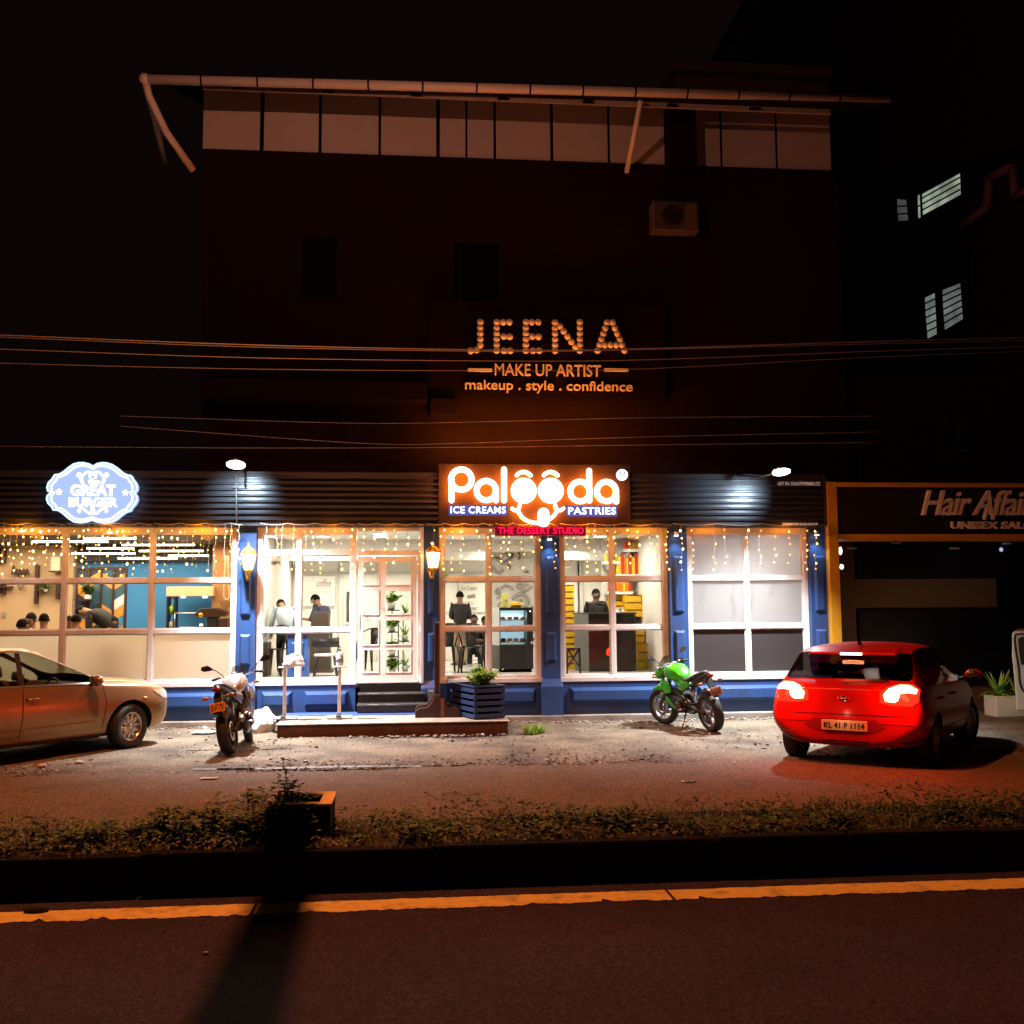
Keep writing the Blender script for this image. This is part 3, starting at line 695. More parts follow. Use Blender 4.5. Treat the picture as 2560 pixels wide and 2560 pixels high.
def letter(strokes, discs=()):
    f = MB(); h = MB()
    for pts, r, closed in strokes:
        f.tube(pts, r, 12, closed=closed, squash=(1,0,0))
        if not closed:
            f.ball(pts[0], r, 12); f.ball(pts[-1], r, 12)
        h.tube([p+Vector((0,.115,0)) for p in pts], r*.6, 6, closed=closed)
    for c, r in discs:
        f.lathe([(0.001,-.03),(r*.96,-.03),(r,-.015),(r,.02),(.001,.02)], c, (0,1,0), 32)
        h.lathe([(.001,.10),(r*.85,.10),(r*.85,.125),(.001,.125)], c, (0,1,0), 24)
    # flatten the depth of the faces
    f.v = [(x, YS+(y-YS)*.6, z) for x, y, z in f.v]
    o = f.build('letter', eFACE, SG); h.build('halo', eHALO, o)
    return o
def ring(cx, cy, r, a0=0, a1=360, n=28):
    c = pt(cx, cy); R = sc3(r)
    full = abs(a1-a0) >= 360; k = n if full else n+1
    return [c+Vector((R*math.cos(rad(a0+(a1-a0)*i/n)), 0, R*math.sin(rad(a0+(a1-a0)*i/n)))) for i in range(k)]
rs = sc3(22)
letter([(ring(282,238,75), rs, True), ([pt(208,238), pt(208,395)], rs, False)])
letter([(ring(470,321,71), rs, True), ([pt(541,321), pt(543,395)], rs, False)])
letter([([pt(604,162), pt(604,395)], rs, False)])
for cx in (753, 957):
    letter([(ring(cx, 248, 66, 38, 142, 12), sc3(15), False)], [(pt(cx,322), sc3(96))])
letter([(ring(1178,328,73), rs, True), ([pt(1246,172), pt(1248,398)], rs, False)])
letter([(ring(1378,328,72), rs, True), ([pt(1449,328), pt(1451,405)], rs, False)])
# mouth, cheeks and tongue
def spl(pts, n=10):
    pts = [Vector(p) for p in pts]; out = []
    for i in range(len(pts)-1):
        a = pts[max(i-1,0)]; b = pts[i]; c = pts[i+1]; d = pts[min(i+2,len(pts)-1)]
        for k in range(n):
            t = k/n; out.append(.5*((2*b)+(c-a)*t+(2*a-5*b+4*c-d)*t*t+(3*b-a-3*c+d)*t**3))
    out.append(pts[-1]); return out
rm = sc3(14)
letter([(spl([pt(707,470), pt(745,525), pt(800,557), pt(862,564), pt(925,550), pt(975,515), pt(1010,468)]), rm, False),
        (spl([pt(665,456), pt(688,470), pt(712,462), pt(722,430)]), rm, False), (spl([pt(1052,455), pt(1030,470), pt(1003,462), pt(990,430)]), rm, False),
        ([pt(902,495), pt(902,555)], sc3(44), False)])
# dark backing board behind the letters
o = MB(); a, q = pt(110, 586), pt(1575, 112); o.box(a.x, q.x, 17.711, 17.77, a.z, q.z); o.build('backing_board', mat('board_umber', (.022,.018,.017), .75, var=.08, spec=.15), SG, bevel=.01)
# registered mark disc
o = MB(); c = pt(1495, 203); o.lathe([(.001,-.03),(sc3(40),-.03),(sc3(42),-.01),(sc3(42),.03),(.001,.03)], c, (0,1,0), 28); d = o.build('letter', eCOOL, SG)
o = MB(); o.lathe([(.001,.06),(sc3(40),.06),(sc3(40),.08),(.001,.08)], c, (0,1,0), 24); o.build('halo', eCHALO, d)
o = MB(); a = pt(1478,222), pt(1513,180)
text_fit(o, 'M', a[0].x, a[1].x, a[0].z, a[1].z, YS-.042, .008); o.build('mark', mat('mark_grey', (.15,.14,.2), .5), d)
for txt, x0, x1, y0, y1 in (('ICE CREAMS', 201, 617, 492, 442), ('PASTRIES', 1090, 1448, 500, 447)):
    a, q = pt(x0, y0), pt(x1, y1); o = MB(); text_fit(o, txt, a.x, q.x, a.z, q.z, YS-.01, .04, offset=.012, spacing=1.08)
    l = o.build('lettering', eCOOL, SG)
    o = MB(); o.box(a.x-.03, q.x+.03, YS+.06, YS+.08, a.z-.03, q.z+.03); o.build('halo', eCHALO, l)
# crimson box sign
a, q = pt(536, 660), pt(1220, 592)
T = thing('sign_box', 'crimson strip sign with raised red lettering below the smiling sign', 'sign', ((a.x+q.x)/2, YS, a.z))
o = MB(); o.box(a.x, q.x, YS-.02, YL+.02, a.z, q.z); o.build('casing', mat('crimson_casing', (.16,.004,.02), .5, emit=(.5,.0,.06), estr=.10), T, bevel=.006)
o = MB(); text_fit(o, 'THE DESSERT STUDIO', a.x+.05, q.x-.04, a.z+.020, q.z-.018, YS-.06, .035, offset=.012); o.build('lettering', mat('red_letters', (.8,.01,.08), .4, var=.05, emit=(1,.012,.10), estr=.95), T)
# wide amber glow over the wall above comes from an added area lamp
lamp('AREA', 'sign_glow', pt(820,10,.22), 120, (1,.24,.02), SG, sx=3.4, sy=.25, target=pt(820,-250, .9))
# ---- scalloped sign of the burger shop
def C8(x, y): return (100+x*.13458, 1140+y*.13458)
def q8(x, y, dy=0): p = C8(x, y); return P(p[0], p[1], 17.55+dy)
half = [(990,185),(1060,140),(1150,122),(1250,128),(1350,160),(1460,235),(1560,320),(1640,355),(1700,362),(1735,430),(1790,500),(1812,570),(1808,630),(1765,690),(1805,740),(1812,820),(1770,900),(1715,960),(1680,1025),(1600,1045),(1520,1100),(1420,1185),(1320,1235),(1200,1250),(1080,1235),(955,1190)]
left = [(955,1190),(860,1225),(740,1245),(620,1225),(520,1160),(420,1070),(330,1010),(230,1000),(205,940),(140,880),(112,800),(125,740),(185,675),(135,650),(120,580),(150,490),(215,430),(265,345),(350,335),(430,290),(520,215),(620,145),(720,120),(820,120),(910,145),(990,185)]
out = half+left[1:-1]
cx_, cy_ = 970, 690
LG = thing('lit_sign', 'scalloped pale blue light box sign with white lettering above the left shop', 'shop sign', q8(cx_, cy_))
def scaled(k): return [(cx_+(x-cx_)*k, cy_+(y-cy_)*k) for x, y in out]
o = MB(); o.prism([(q8(x,y).x, q8(x,y).z) for x, y in out], 17.55, 17.66); o.build('panel', emis('panel_blue', (.46,.60,1.0), 1.0), LG)
o = MB(); rr = .022
o.tube([q8(x,y,-.01) for x, y in scaled(.985)], .017, 6, closed=True); o.build('rim', emis('rim_ice', (.62,.88,1.0), 1.5), LG)
o = MB(); o.tube([q8(x,y,-.012) for x, y in scaled(.895)], .017, 6, closed=True); o.build('inner_border', emis('border_white', (1,.98,.95), 2.2), LG)
eSW = emis('burger_white', (1,.98,.95), 2.2)
for txt, x0, x1, y0, y1 in (('the', 890,1110,520,420), ('GREAT', 560,1400,740,530), ('BURGER', 530,1440,945,770)):
    a, q = q8(x0,y0,-.03), q8(x1,y1,-.03); o = MB(); text_fit(o, txt, a.x, q.x, a.z, q.z, 17.51, .04, offset=.035); o.build('lettering', eSW, LG)
for sgn in (1,-1):
    o = MB(); X = lambda x: cx_+10+sgn*(x-cx_-10)
    o.tube(spl([q8(X(985),310,-.02), q8(X(1090),300,-.02), q8(X(1170),370,-.02), q8(X(1215),390,-.02), q8(X(1260),360,-.02), q8(X(1235),325,-.02), q8(X(1205),350,-.02)]), .02, 6)
    o.tube(spl([q8(X(1185),390,-.02), q8(X(1190),450,-.02), q8(X(1160),510,-.02)]), .028, 6)
    o.tube(spl([q8(X(985),350,-.02), q8(X(1010),330,-.02), q8(X(1040),370,-.02), q8(X(1020),420,-.02)]), .018, 6)
    o.tube(spl([q8(X(975),1060,-.02), q8(X(1050),1065,-.02), q8(X(1130),1000,-.02), q8(X(1200),975,-.02), q8(X(1245),1010,-.02), q8(X(1215),1050,-.02)]), .02, 6)
    o.tube(spl([q8(X(975),1090,-.02), q8(X(960),1000,-.02), q8(X(1010),960,-.02)]), .02, 6); o.build('scrollwork', eSW, LG)
for x, y in ((352,665),(1585,680)):
    o = MB(); c = q8(x,y,-.02); o.prism([(c.x+(.055 if i % 2 == 0 else .036)*math.cos(i*math.pi/5+.3), c.z+(.055 if i % 2 == 0 else .036)*math.sin(i*math.pi/5+.3)) for i in range(10)], 17.52, 17.545); o.build('star', eSW, LG)
# ---- small white lettering on the louvre band
mSMALL = mat('small_white_letters', (.75,.75,.72), .5, var=.02, emit=(1,1,.95), estr=.12)
T = thing('lettering', 'small white tax number lettering at the top right of the louvres', 'lettering', P(1997,1209,17.65))
a, q = P(1945,1213,17.66), P(2051,1205,17.66); o = MB(); text_fit(o, 'GST IN: 32AAYFP5888R1ZZ', a.x, q.x, a.z, q.z, 17.66, .01, offset=.012); o.build('letters', mSMALL, T)
T = thing('lettering', 'small white street name lettering at the bottom right of the louvres', 'lettering', P(2000,1310,17.65))
a, q = P(1956,1314,17.66), P(2045,1307,17.66); o = MB(); text_fit(o, 'STADIUM LINK ROAD, KALOOR', a.x, q.x, a.z, q.z, 17.66, .01, offset=.02); o.build('letters', mSMALL, T)
# ---- bulb letter sign on the upper wall
YJ = 18.30
mJB = mat('sign_backing', (.006,.0028,.0024), .85, spec=.05, var=.3)
mJL = mat('matt_cream_letter', (.60,.54,.45), .6, var=.06)
JT = thing('upper_sign', 'unlit sign of round bulb letters over two lines of lettering on the dark upper wall', 'sign', P(1370, 870, YJ))
a, q = P(1072, 990, YJ+.05), P(1660, 765, YJ+.05); o = MB(); o.box(a.x, q.x, YJ+.05, YW-.004, a.z, q.z); o.build('backing_board', mJB, JT)
def D(cx, cy): return P(1300+cx*.5176, 130+cy*.5176, YJ) if cx is not None else None
def DL(cx, cy): return P(300+cx*.5176, 130+cy*.5176, YJ)
dots = {'J': [DL(1740,1306+i*27.5) for i in range(5)]+[DL(1722,1440), DL(1693,1444)],
 'E': [DL(1819,1306+i*27.3) for i in range(6)]+[DL(1850,1306),DL(1880,1306),DL(1852,1375),DL(1882,1376),DL(1855,1443),DL(1884,1443)],
 'E2': [D(28,1306+i*27.3) for i in range(6)]+[D(57,1306),D(87,1306),D(59,1375),D(89,1376),D(62,1443),D(92,1443)],
 'N': [D(169,1308+i*27) for i in range(6)]+[D(289,1306+i*27.3) for i in range(6)]+[D(193,1326),D(211,1350),D(230,1375),D(249,1400),D(268,1425)],
 'A': [D(420-i*9,1308+i*27) for i in range(6)]+[D(447+i*11.5,1308+i*27) for i in range(6)]+[D(410,1416),D(437,1416),D(465,1416)]}
for kk, pts in dots.items():
    o = MB(); s = MB()
    for p in pts: o.lathe([(.001,-.05),(.054,-.045),(.061,-.02),(.061,.0),(.001,.0)], p, (0,1,0), 16)
    o.build('letter', mJL, JT)
for txt, x0, x1, y0, y1, w in (('MAKE UP ARTIST', 1237, 1502, 938, 913, .003), ('makeup . style . confidence', 1163, 1581, 980, 955, .004)):
    a, q = P(x0,y0,YJ), P(x1,y1,YJ); o = MB(); text_fit(o, txt, a.x, q.x, a.z, q.z, YJ-.02, .05, offset=w); o.build('lettering', mJL, JT)
for x0, x1 in ((1170,1230),(1511,1570)):
    a, q = P(x0,928,YJ), P(x1,922,YJ); o = MB(); o.box(a.x, q.x, YJ-.02, YJ+.03, a.z, q.z); o.build('dash', mJL, JT)
o = MB()
for px, py in ((907,1205+130),(0,0)): pass
# ---- split air conditioner on the upper wall
a, q = P(1632,575,YW-.3), P(1746,505,YW-.3)
T = thing('air_conditioner', 'dim white air conditioner unit high on the dark wall', 'air conditioner', (a.x+.5, YW-.2, a.z))
mAC = mat('ac_casing', (.055,.040,.036), .5, var=.25, vscale=3)
o = MB(); o.box(a.x, q.x, YW-.32, YW-.004, a.z, q.z); o.build('casing', mAC, T, bevel=.02)
o = MB(); c = Vector((a.x+.36*(q.x-a.x)+.06, YW-.325, (a.z+q.z)/2))
for r in (.05,.1,.15,.19): o.lathe([(r-.006,-.012),(r+.006,-.012),(r+.006,.0),(r-.006,.0)], c, (0,1,0), 24, closed=True)
for k in range(4): o.obox(c, (.39,.008,.008), (0,k*math.pi/4,0))
o.build('fan_grille', mDARK, T)
o = MB(); o.box(q.x-.26, q.x-.05, YW-.326, YW-.321, a.z+.06, q.z-.06); o.build('service_panel', mat('ac_panel', (.10,.06,.05), .5), T)
# ---- floodlights on arms over the louvre band
mFLOOD = emis('flood_disc', (.80,.92,1.0), 14)
def flood(px, py, Y, label, arm, pool, lean):
    c = P(px, py, Y); t = thing('floodlight', label, 'floodlight', c, group='floodlights over the louvre band')
    ax = Vector((0, lean, -1)).normalized()
    o = MB(); o.lathe([(.001,-.10),(.05,-.10),(.08,-.05),(.155,-.02),(.165,.0),(.16,.012),(.001,.012)], c, ax, 24); o.build('lamp_head', mSTEEL, t)
    o = MB(); o.lathe([(.001,.014),(.150,.014),(.150,.02),(.001,.02)], c, ax, 24); o.build('lens', mFLOOD, t)
    o = MB(); o.tube(arm(c), .018, 8); o.build('arm', mPLAST, t)
    d = c+ax*.06
    lamp('SPOT', 'flood_beam', d, 3800, (.94,.96,1.0), t, size=.08, target=(c.x+(1.0 if px < 1000 else -.8), Y-.35, 0), angle=rad(106), blend=.9)
    lamp('SPOT', 'flood_wash', d, 170, (.70,.88,1.0), t, size=.05, target=pool, angle=rad(78), blend=.9)
    return t
flood(590, 1160, 16.9, 'round white floodlight left of the amber smiling sign', lambda c: [c, c+Vector((0,.5,.02)), (c.x+.02, 17.72, ZLT-.1), (c.x+.02, 17.68, ZLT-.25)], (P(605,1230,17.7)), -.35)
flood(1953, 1178, 16.7, 'round white floodlight above the tax number lettering', lambda c: [c, c+Vector((-.25,.4,-.05)), (c.x-.45, 17.72, ZLT+.0)], (P(1835,1225,17.7)), -.30)
o = MB(); o.tube([P(590,1188,17.68), P(592,1312,17.68)], .013, 6); o.tube([P(592,1215,17.68), P(580,1220,17.68)], .013, 6)
tag(o.build('conduit', mat('conduit_grey', (.12,.13,.14), .4)), 'thin grey conduit running down the louvres below a floodlight', 'conduit')
# ---- small downlights at the pillar heads
def downlight(px, py, label):
    c = P(px, py, 17.72); t = thing('downlight', label, 'wall light', c, group='downlights at the pillar heads')
    o = MB(); o.lathe([(.001,.07),(.035,.07),(.045,.0),(.001,.0)], c, (0,0,1), 14); o.build('housing', mSTEEL, t)
    o = MB(); o.lathe([(.001,-.004),(.038,-.004),(.038,-.012),(.001,-.012)], c, (0,0,1), 14); o.build('lens', emis('downlight_lens', (.9,.97,1.0), 12), t)
    lamp('SPOT', 'downlight_beam', c-Vector((0,.03,.03)), 16, (.70,.90,1.0), t, size=.03, target=(c.x, 17.9, 1.2), angle=rad(95), blend=.8)
downlight(1374, 1348, 'small downlight on the blue pillar under the crimson sign')
downlight(1691, 1338, 'small downlight on the blue pillar left of the frosted window')
downlight(2042, 1337, 'small downlight on the end pillar beside the yellow salon post')
downlight(54, 1327, 'small downlight over the leftmost window of the burger shop')
downlight(274, 1330, 'small downlight just right of the scalloped sign')
# ---- carriage lanterns
eWARM = emis('lantern_glass', (1.0,.70,.30), 7)
def lantern(px, py, label, pw, k, g):
    c = P(px, py, 17.62); t = thing('wall_lantern', label, 'wall lantern', c, group='carriage lanterns on the pillars')
    s = .95
    o = MB(); o.lathe([(.001,.27),(.02,.25),(.012,.22),(.03,.20),(.10,.15),(.145,.09),(.14,.075),(.001,.075)], c, (0,0,1), 6)
    o.build('cap', mGOLD, t)
    o = MB(); o.lathe([(.120,.07),(.075,-.19),(.001,-.19),(.001,.07)], c, (0,0,1), 6); o.build('glass', g, t)
    o = MB()
    for i in range(6):
        u = i*math.pi/3; a = Vector((math.cos(u), math.sin(u), 0)); R0 = Vector(c).to_tuple()
        ref = Vector((0,0,1)).orthogonal().normalized(); w = Vector((0,0,1)).cross(ref); dd = ref*math.cos(u)+w*math.sin(u)
        o.tube([Vector(c)+dd*.135+Vector((0,0,.075)), Vector(c)+dd*.085+Vector((0,0,-.195))], .008, 5)
    o.lathe([(.001,-.19),(.085,-.19),(.06,-.23),(.03,-.25),(.045,-.28),(.001,-.31)], c, (0,0,1), 6); o.build('cage', mGOLD, t)
    o = MB(); o.tube(spl([c+Vector((0,0,-.24)), c+Vector((.0,.03,-.34)), c+Vector((-.03,.12,-.36)), c+Vector((-.06,.17,-.27)), c+Vector((-.06,.20,-.20))], 6), .018, 8); o.ball(c+Vector((-.06,.2,-.2)), .055, 10, (1,.4,1.5)); o.build('bracket', mGOLD, t)
    lamp('POINT', 'lantern_light', c+Vector((0,-.18,-.05)), pw, (1,.62,.25), t, size=.05)
lantern(1083, 1392, 'gold carriage lantern on the blue pillar right of the door', 6, 1, eWARM)
lantern(621, 1396, 'gold carriage lantern glowing white on the pillar right of the burger shop', 12, 1, emis('lantern_glass_bright', (1.0,.85,.6), 14))
# ================================================================ icicle fairy lights
eBULB = emis('fairy_bulb', (1.0,.52,.13), 13, False)
eBULB2 = emis('fairy_bulb_dim', (1.0,.42,.05), 5, False)
mWIRE = mat('clear_wire', (.45,.40,.33), .4, var=.1)
def bulb_mesh(name, r, m):
    b = MB(); b.ball((0,0,0), r, 6, (1,1,1.25)); o = b.build(name, m); me = o.data; bpy.data.objects.remove(o); return me
BM = [bulb_mesh('bulb_big', .0175, eBULB), bulb_mesh('bulb_mid', .0125, eBULB), bulb_mesh('bulb_small', .010, eBULB2)]
rb = random.Random(21)
def curtain(xp0, xp1, label, n, light=None, depth=.78, lights=1, pw=4.5):
    x0, x1 = xf(xp0,1330,17.6), xf(xp1,1330,17.6); zt = ZT+.03
    t = thing('fairy_lights', label, 'fairy lights', ((x0+x1)/2, 17.6, zt), group='icicle light strings under the louvres')
    o = MB(); k = 14; o.tube([(x0+(x1-x0)*i/k, 17.62, zt+.02-.03*math.sin(math.pi*((i % 4)/4))) for i in range(k+1)], .006, 5); o.build('main_wire', mWIRE, t)
    n = int(n*1.12)
    for i in range(n):
        x = x0+(x1-x0)*(i+.5+rb.uniform(-.25,.25))/n; y = 17.60+rb.uniform(-.02,.05)
        L = depth*rb.choice((.62,.85,1,1,1.08)); m = max(4, int(L/.105)); w = [(x, y, zt)]
        st = MB(); pts = []
        for q in range(1, m+1):
            p = Vector((x+rb.uniform(-.02,.02), y+rb.uniform(-.012,.012), zt-L*q/m)); pts.append(p)
        st.tube([w[0]]+pts, .0032, 4); s = st.build('strand', mWIRE, t)
        for p in pts:
            if rb.random() < .20: continue
            b_ = bpy.data.objects.new('bulb', rb.choices(BM, (2,3,5))[0]); COL.objects.link(b_); b_.parent = s
            b_.location = p+Vector((rb.uniform(-.025,.025), -.01, rb.uniform(-.02,.02)))-wloc(s); b_.rotation_euler = (rb.uniform(-.5,.5), rb.uniform(-.6,.6), 0)
    for j in range(lights):
        lamp('POINT', 'string_glow', ((x0+(x1-x0)*(j+.5)/lights), 17.60, zt-.10), pw*2.1, (1,.25,.001), t, size=.12)
curtain(-60, 160, 'dense fairy light strings over the leftmost pane of the burger shop', 13, lights=1, pw=7)
curtain(166, 378, 'fairy light strings over the middle burger shop pane, under the scalloped sign', 12, lights=1, pw=7)
curtain(384, 606, 'fairy light strings over the burger shop pane nearest the blue pillar', 11, lights=1, pw=6)
curtain(650, 890, 'fairy light strings over the window left of the glazed door', 9, lights=2, pw=3.4)
curtain(894, 1060, 'fairy light strings hanging over the glazed door', 6, lights=1, pw=1.6)
curtain(1064, 1232, 'fairy light strings starting at the gold lantern right of the door', 6, lights=1, pw=5)
curtain(1238, 1396, 'fairy light strings hanging below the crimson strip sign', 6, depth=.74, lights=1, pw=3.5)
curtain(1400, 1680, 'fairy light strings over the window of the cashier', 10, lights=2, pw=4.2)
curtain(1684, 2066, 'sparse fairy light strings over the frosted window', 9, lights=2, pw=2.6)
# ================================================================ overhead wires
mCAB = mat('cable_black', (.17,.145,.13), .5, var=.1)
def wire(pts, Y, r, label):
    w = spl([P(x, y, Y) for x, y in pts], 10); o = MB(); o.tube(w, r, 5)
    return tag(o.build('cable', mCAB), label, 'cable', 'cables crossing in front of the building')
wire([(-400,822),(0,838),(640,863),(1280,876),(1640,871),(2250,852),(2960,835)], 13.6, .0075, 'topmost and brightest cable crossing in front of the bulb letter sign')
wire([(-400,828),(0,843),(640,868),(1280,879),(1640,873),(2250,858),(2960,842)], 13.9, .0055, 'cable hanging just under the topmost cable')
wire([(-400,858),(0,873),(640,895),(1280,903),(1640,899),(2250,876),(2960,856)], 13.6, .0055, 'middle cable between the bulb letters and the lettering')
wire([(-400,893),(0,908),(640,923),(1280,927),(1640,921),(2250,890),(2960,866)], 13.6, .0042, 'lowest faint cable crossing the lettering of the upper sign')
wire([(300,1040),(900,1058),(1300,1052),(1640,1044),(2200,1040)], 17.1, .005, 'cable in the amber glow, highest above the smiling sign')
wire([(300,1065),(900,1108),(1150,1108),(1400,1099),(1700,1090),(2200,1080)], 17.1, .005, 'cable in the amber glow, midway above the smiling sign')
wire([(-200,1113),(150,1117),(700,1120),(1200,1118),(1640,1112),(2200,1106)], 17.1, .005, 'cable running close over the letters of the smiling sign')
# ================================================================ salon next door
SAL = thing('salon_building', 'dark salon shopfront with a thin yellow portal frame and black fascia', 'building', (10, 18, 0))
mYPOST = mat('yellow_paint', (.62,.30,.012), .5, var=.1, dirt=(.4,.18,.01), dscale=4, damt=.3)
YP_ = 17.70
xp0, xp1 = xf(2068,1330,YP_)+.0, xf(2096,1330,YP_); xr = 16.5
b = MB(); b.box(xp0+.02, xp1, YP_, 18.6, -.05, zf(1200,YP_)); b.build('post', mYPOST, SAL, bevel=.008)
b = MB(); b.box(xp1+.002, xr, YP_+.002, 18.6, zf(1212,YP_), zf(1201,YP_)); b.build('beam', mYPOST, SAL, bevel=.006)
b = MB(); b.box(xp1+.002, xr, YP_+.004, 18.3, zf(1349,YP_), zf(1335,YP_)); b.build('beam', mYPOST, SAL, bevel=.006)
b = MB(); b.box(xp1+.004, xr, YP_+.06, YP_+.12, zf(1334,YP_)+.01, zf(1213,YP_)-.01); b.build('fascia_panel', mat('black_fascia', (.010,.007,.008), .6, var=.2), SAL)
mSTONE = mat('ochre_render', (.12,.052,.015), .8, var=.2, vscale=2)
YB = 19.9
b = MB(); b.box(xp1, xr, YB, YB+.2, -.05, 4.2); b.build('back_wall', mSTONE, SAL)
b = MB(); b.box(xp1+.003, xr, 18.31, YB, zf(1342,YP_)+.05, zf(1342,YP_)+.15); b.build('porch_ceiling', mat('dark_soffit', (.06,.03,.02), .8), SAL)
def pB(x, y, Y=YB): return P(x, y, Y)
for nm, x0, y0, x1, y1, d in (('window', 2142,1352,2700,1448,.03), ('shutter', 2152,1524,2520,1720,.03), ('side_opening', 2512,1450,2700,1800,.05)):
    a, q = pB(x0,y1), pB(x1,y0); b = MB(); b.box(a.x, q.x, YB-d, YB-.002, a.z, q.z); w = b.build(nm, mat('tinted_dark', (.006,.005,.006), .35, var=.2), SAL)
    b = MB(); b.box(a.x-.04, a.x-.002, YB-d-.02, YB-.002, a.z, q.z+.04); b.box(a.x-.002, q.x, YB-d-.02, YB-.002, q.z+.002, q.z+.04); b.build('frame', mWALL2, w)
b = MB(); b.box(xp1, xr, 18.0, 18.3, zf(1200,YP_)+.02, 12); b.box(xp1, xr, 18.3, 24, 11.9, 12.1); b.build('upper_wall', mat('salon_upper_render', (.010,.006,.007), .9, var=.3), SAL) if False else None
for px, py in ((2240,1356),(2386,1369),(2515,1357),(2130,1369)):
    c = P(px, py, 19.0); b = MB(); b.lathe([(.001,.0),(.10,.0),(.10,-.02),(.08,-.03),(.001,-.03)], c, (0,0,1), 18); b.build('ceiling_disc', mat('unlit_disc', (.50,.42,.36), .5), SAL)
# letters of the salon sign
T = thing('salon_sign', 'slanted gold lettering of the salon over a smaller line on black fascia', 'sign', P(2430,1260,17.7))
mGL = mat('gold_letter', (.90,.78,.62), .5, var=.1)
a, q = P(2305,1288,17.7), P(2585,1226,17.7)
b = MB(); text_fit(b, 'Hair Affair', a.x, q.x, a.z, q.z, 17.68, .07, shear=.35, offset=.008, spacing=.92); b.build('lettering', mGL, T)
# long descending strokes of the two f letters
b = MB()
for x in (2463, 2484): b.tube([P(x+14,1242,17.72), P(x+2,1280,17.72), P(x-3,1299,17.72)], .038, 6)
b.build('swash', mGL, T)
a, q = P(2378,1322,17.7), P(2612,1304,17.7)
b = MB(); text_fit(b, 'UNISEX SALON', a.x, q.x, a.z, q.z, 17.68, .05, offset=.03, shear=.05); b.build('lettering', mGL, T)
# white wall lamp bulbs on the inner side of the yellow post
for px, py, s, lab in ((2101,1377,(1,1,2.2),'small white tube lamp, upper of two inside the yellow post'), (2104,1417,(1.2,1,1.4),'small white bell shaped lamp, lower of two inside the yellow post')):
    c = P(px, py, 18.4); t = thing('wall_lamp', lab, 'wall lamp', c); b = MB(); b.ball(c, .035, 10, s); b.build('bulb', emis('bulb_white', (.95,1,.9), 2.2), t); b = MB(); b.tube([c, c+Vector((-.12,0,.02))], .015, 6); b.build('arm', mPLAST, t)
c = P(2503,1374,19.0); t = thing('wall_lamp', 'tiny violet bulb hanging at the right of the salon porch', 'wall lamp', c); b = MB(); b.ball(c, .035, 10, (1,1,1.2)); b.build('bulb', emis('bulb_violet', (.5,.5,.85), .9), t); b = MB(); b.tube([c+Vector((0,0,.03)), c+Vector((0,0,.14))], .012, 6); b.build('holder', mPLAST, t)
# ---- tall block behind, side wall with lit barred windows
XN = 13.0
NB = thing('apartment_block', 'unlit apartment block behind the salon with pale lit barred windows', 'building', (XN, 20, 0))
mNB = mat('night_render', (.022,.009,.011), .9, spec=.1, var=.3, vscale=.6)
b = MB(); b.box(XN, XN+9, 8.5, 45, 0, 26); b.build('wall', mNB, NB)
b = MB()
zc = PX(2400,700,XN).z
b.box(XN-.12, XN-.002, 8.5, 40, 24.5, 24.8); b.build('cornice', mat('ledge_render', (.16,.08,.09), .9), NB)
b = MB(); rl = mat('ledge_render')
for p_, q_ in (((2402,566),(2468,520)),((2468,520),(2474,444)),((2474,444),(2532,418)),((2532,418),(2540,492)),((2540,492),(2600,458))): b.tube([PX(*p_,XN-.25), PX(*q_,XN-.25)], .11, 4)
b.build('ledge', rl, NB)
mBAR = mat('window_bar', (.006,.006,.006), .6)
def lit_window(pts, n, e, curtain=None):
    """pts: TL, TR, BR, BL pixels on the side wall plane"""
    q = [PX(x, y, XN-.02) for x, y in pts]
    b = MB(); b.add(q, [(0,1,2,3)]); w = MB()
    fr = MB(); fr.tube(q, .04, 4, closed=True); f = fr.build('window', mBAR, NB)
    b = MB(); b.add(q+[v+Vector((.03,0,0)) for v in q], [(0,1,2,3),(7,6,5,4)]); b.build('pane', e, f)
    for i in range(1, n):
        k = i/n; a = q[0].lerp(q[3], k)-Vector((.05,0,0)); c = q[1].lerp(q[2], k)-Vector((.05,0,0)); r = MB(); r.tube([a, c], .022, 5); r.build('bar', mBAR, f)
def litmat(nm, c, s):
    m = emis(nm, c, s, False); n = m.node_tree.nodes; L = m.node_tree.links; e = [k for k in n if k.type == 'EMISSION'][0]
    tc = n.new('ShaderNodeTexCoord'); nz = n.new('ShaderNodeTexNoise'); nz.inputs['Scale'].default_value = 1.6; mp = n.new('ShaderNodeMapRange'); mp.inputs[1].default_value = .35; mp.inputs[2].default_value = .7; mp.inputs[3].default_value = s*.55; mp.inputs[4].default_value = s*1.25
    L.new(tc.outputs['Object'], nz.inputs[0]); L.new(nz.outputs['Fac'], mp.inputs[0]); L.new(mp.outputs[0], e.inputs[1]); return m
eA, eB, eC = litmat('lit_curtain', (.80,.92,.70), .38), litmat('lit_pane_green', (.72,.88,.78), .26), litmat('lit_pane_dim', (.75,.75,.78), .075)
lit_window([(2293,489),(2303,484),(2305,543),(2295,549)], 2, eA)
lit_window([(2305,483),(2403,429),(2405,489),(2307,542)], 4, eA)
lit_window([(2242,496),(2269,497),(2274,552),(2245,556)], 3, eC)
lit_window([(2311,744),(2340,730),(2345,836),(2318,849)], 6, eB)
lit_window([(2355,724),(2404,704),(2411,798),(2361,828)], 6, litmat('lit_pane_grey', (.74,.82,.78), .17))
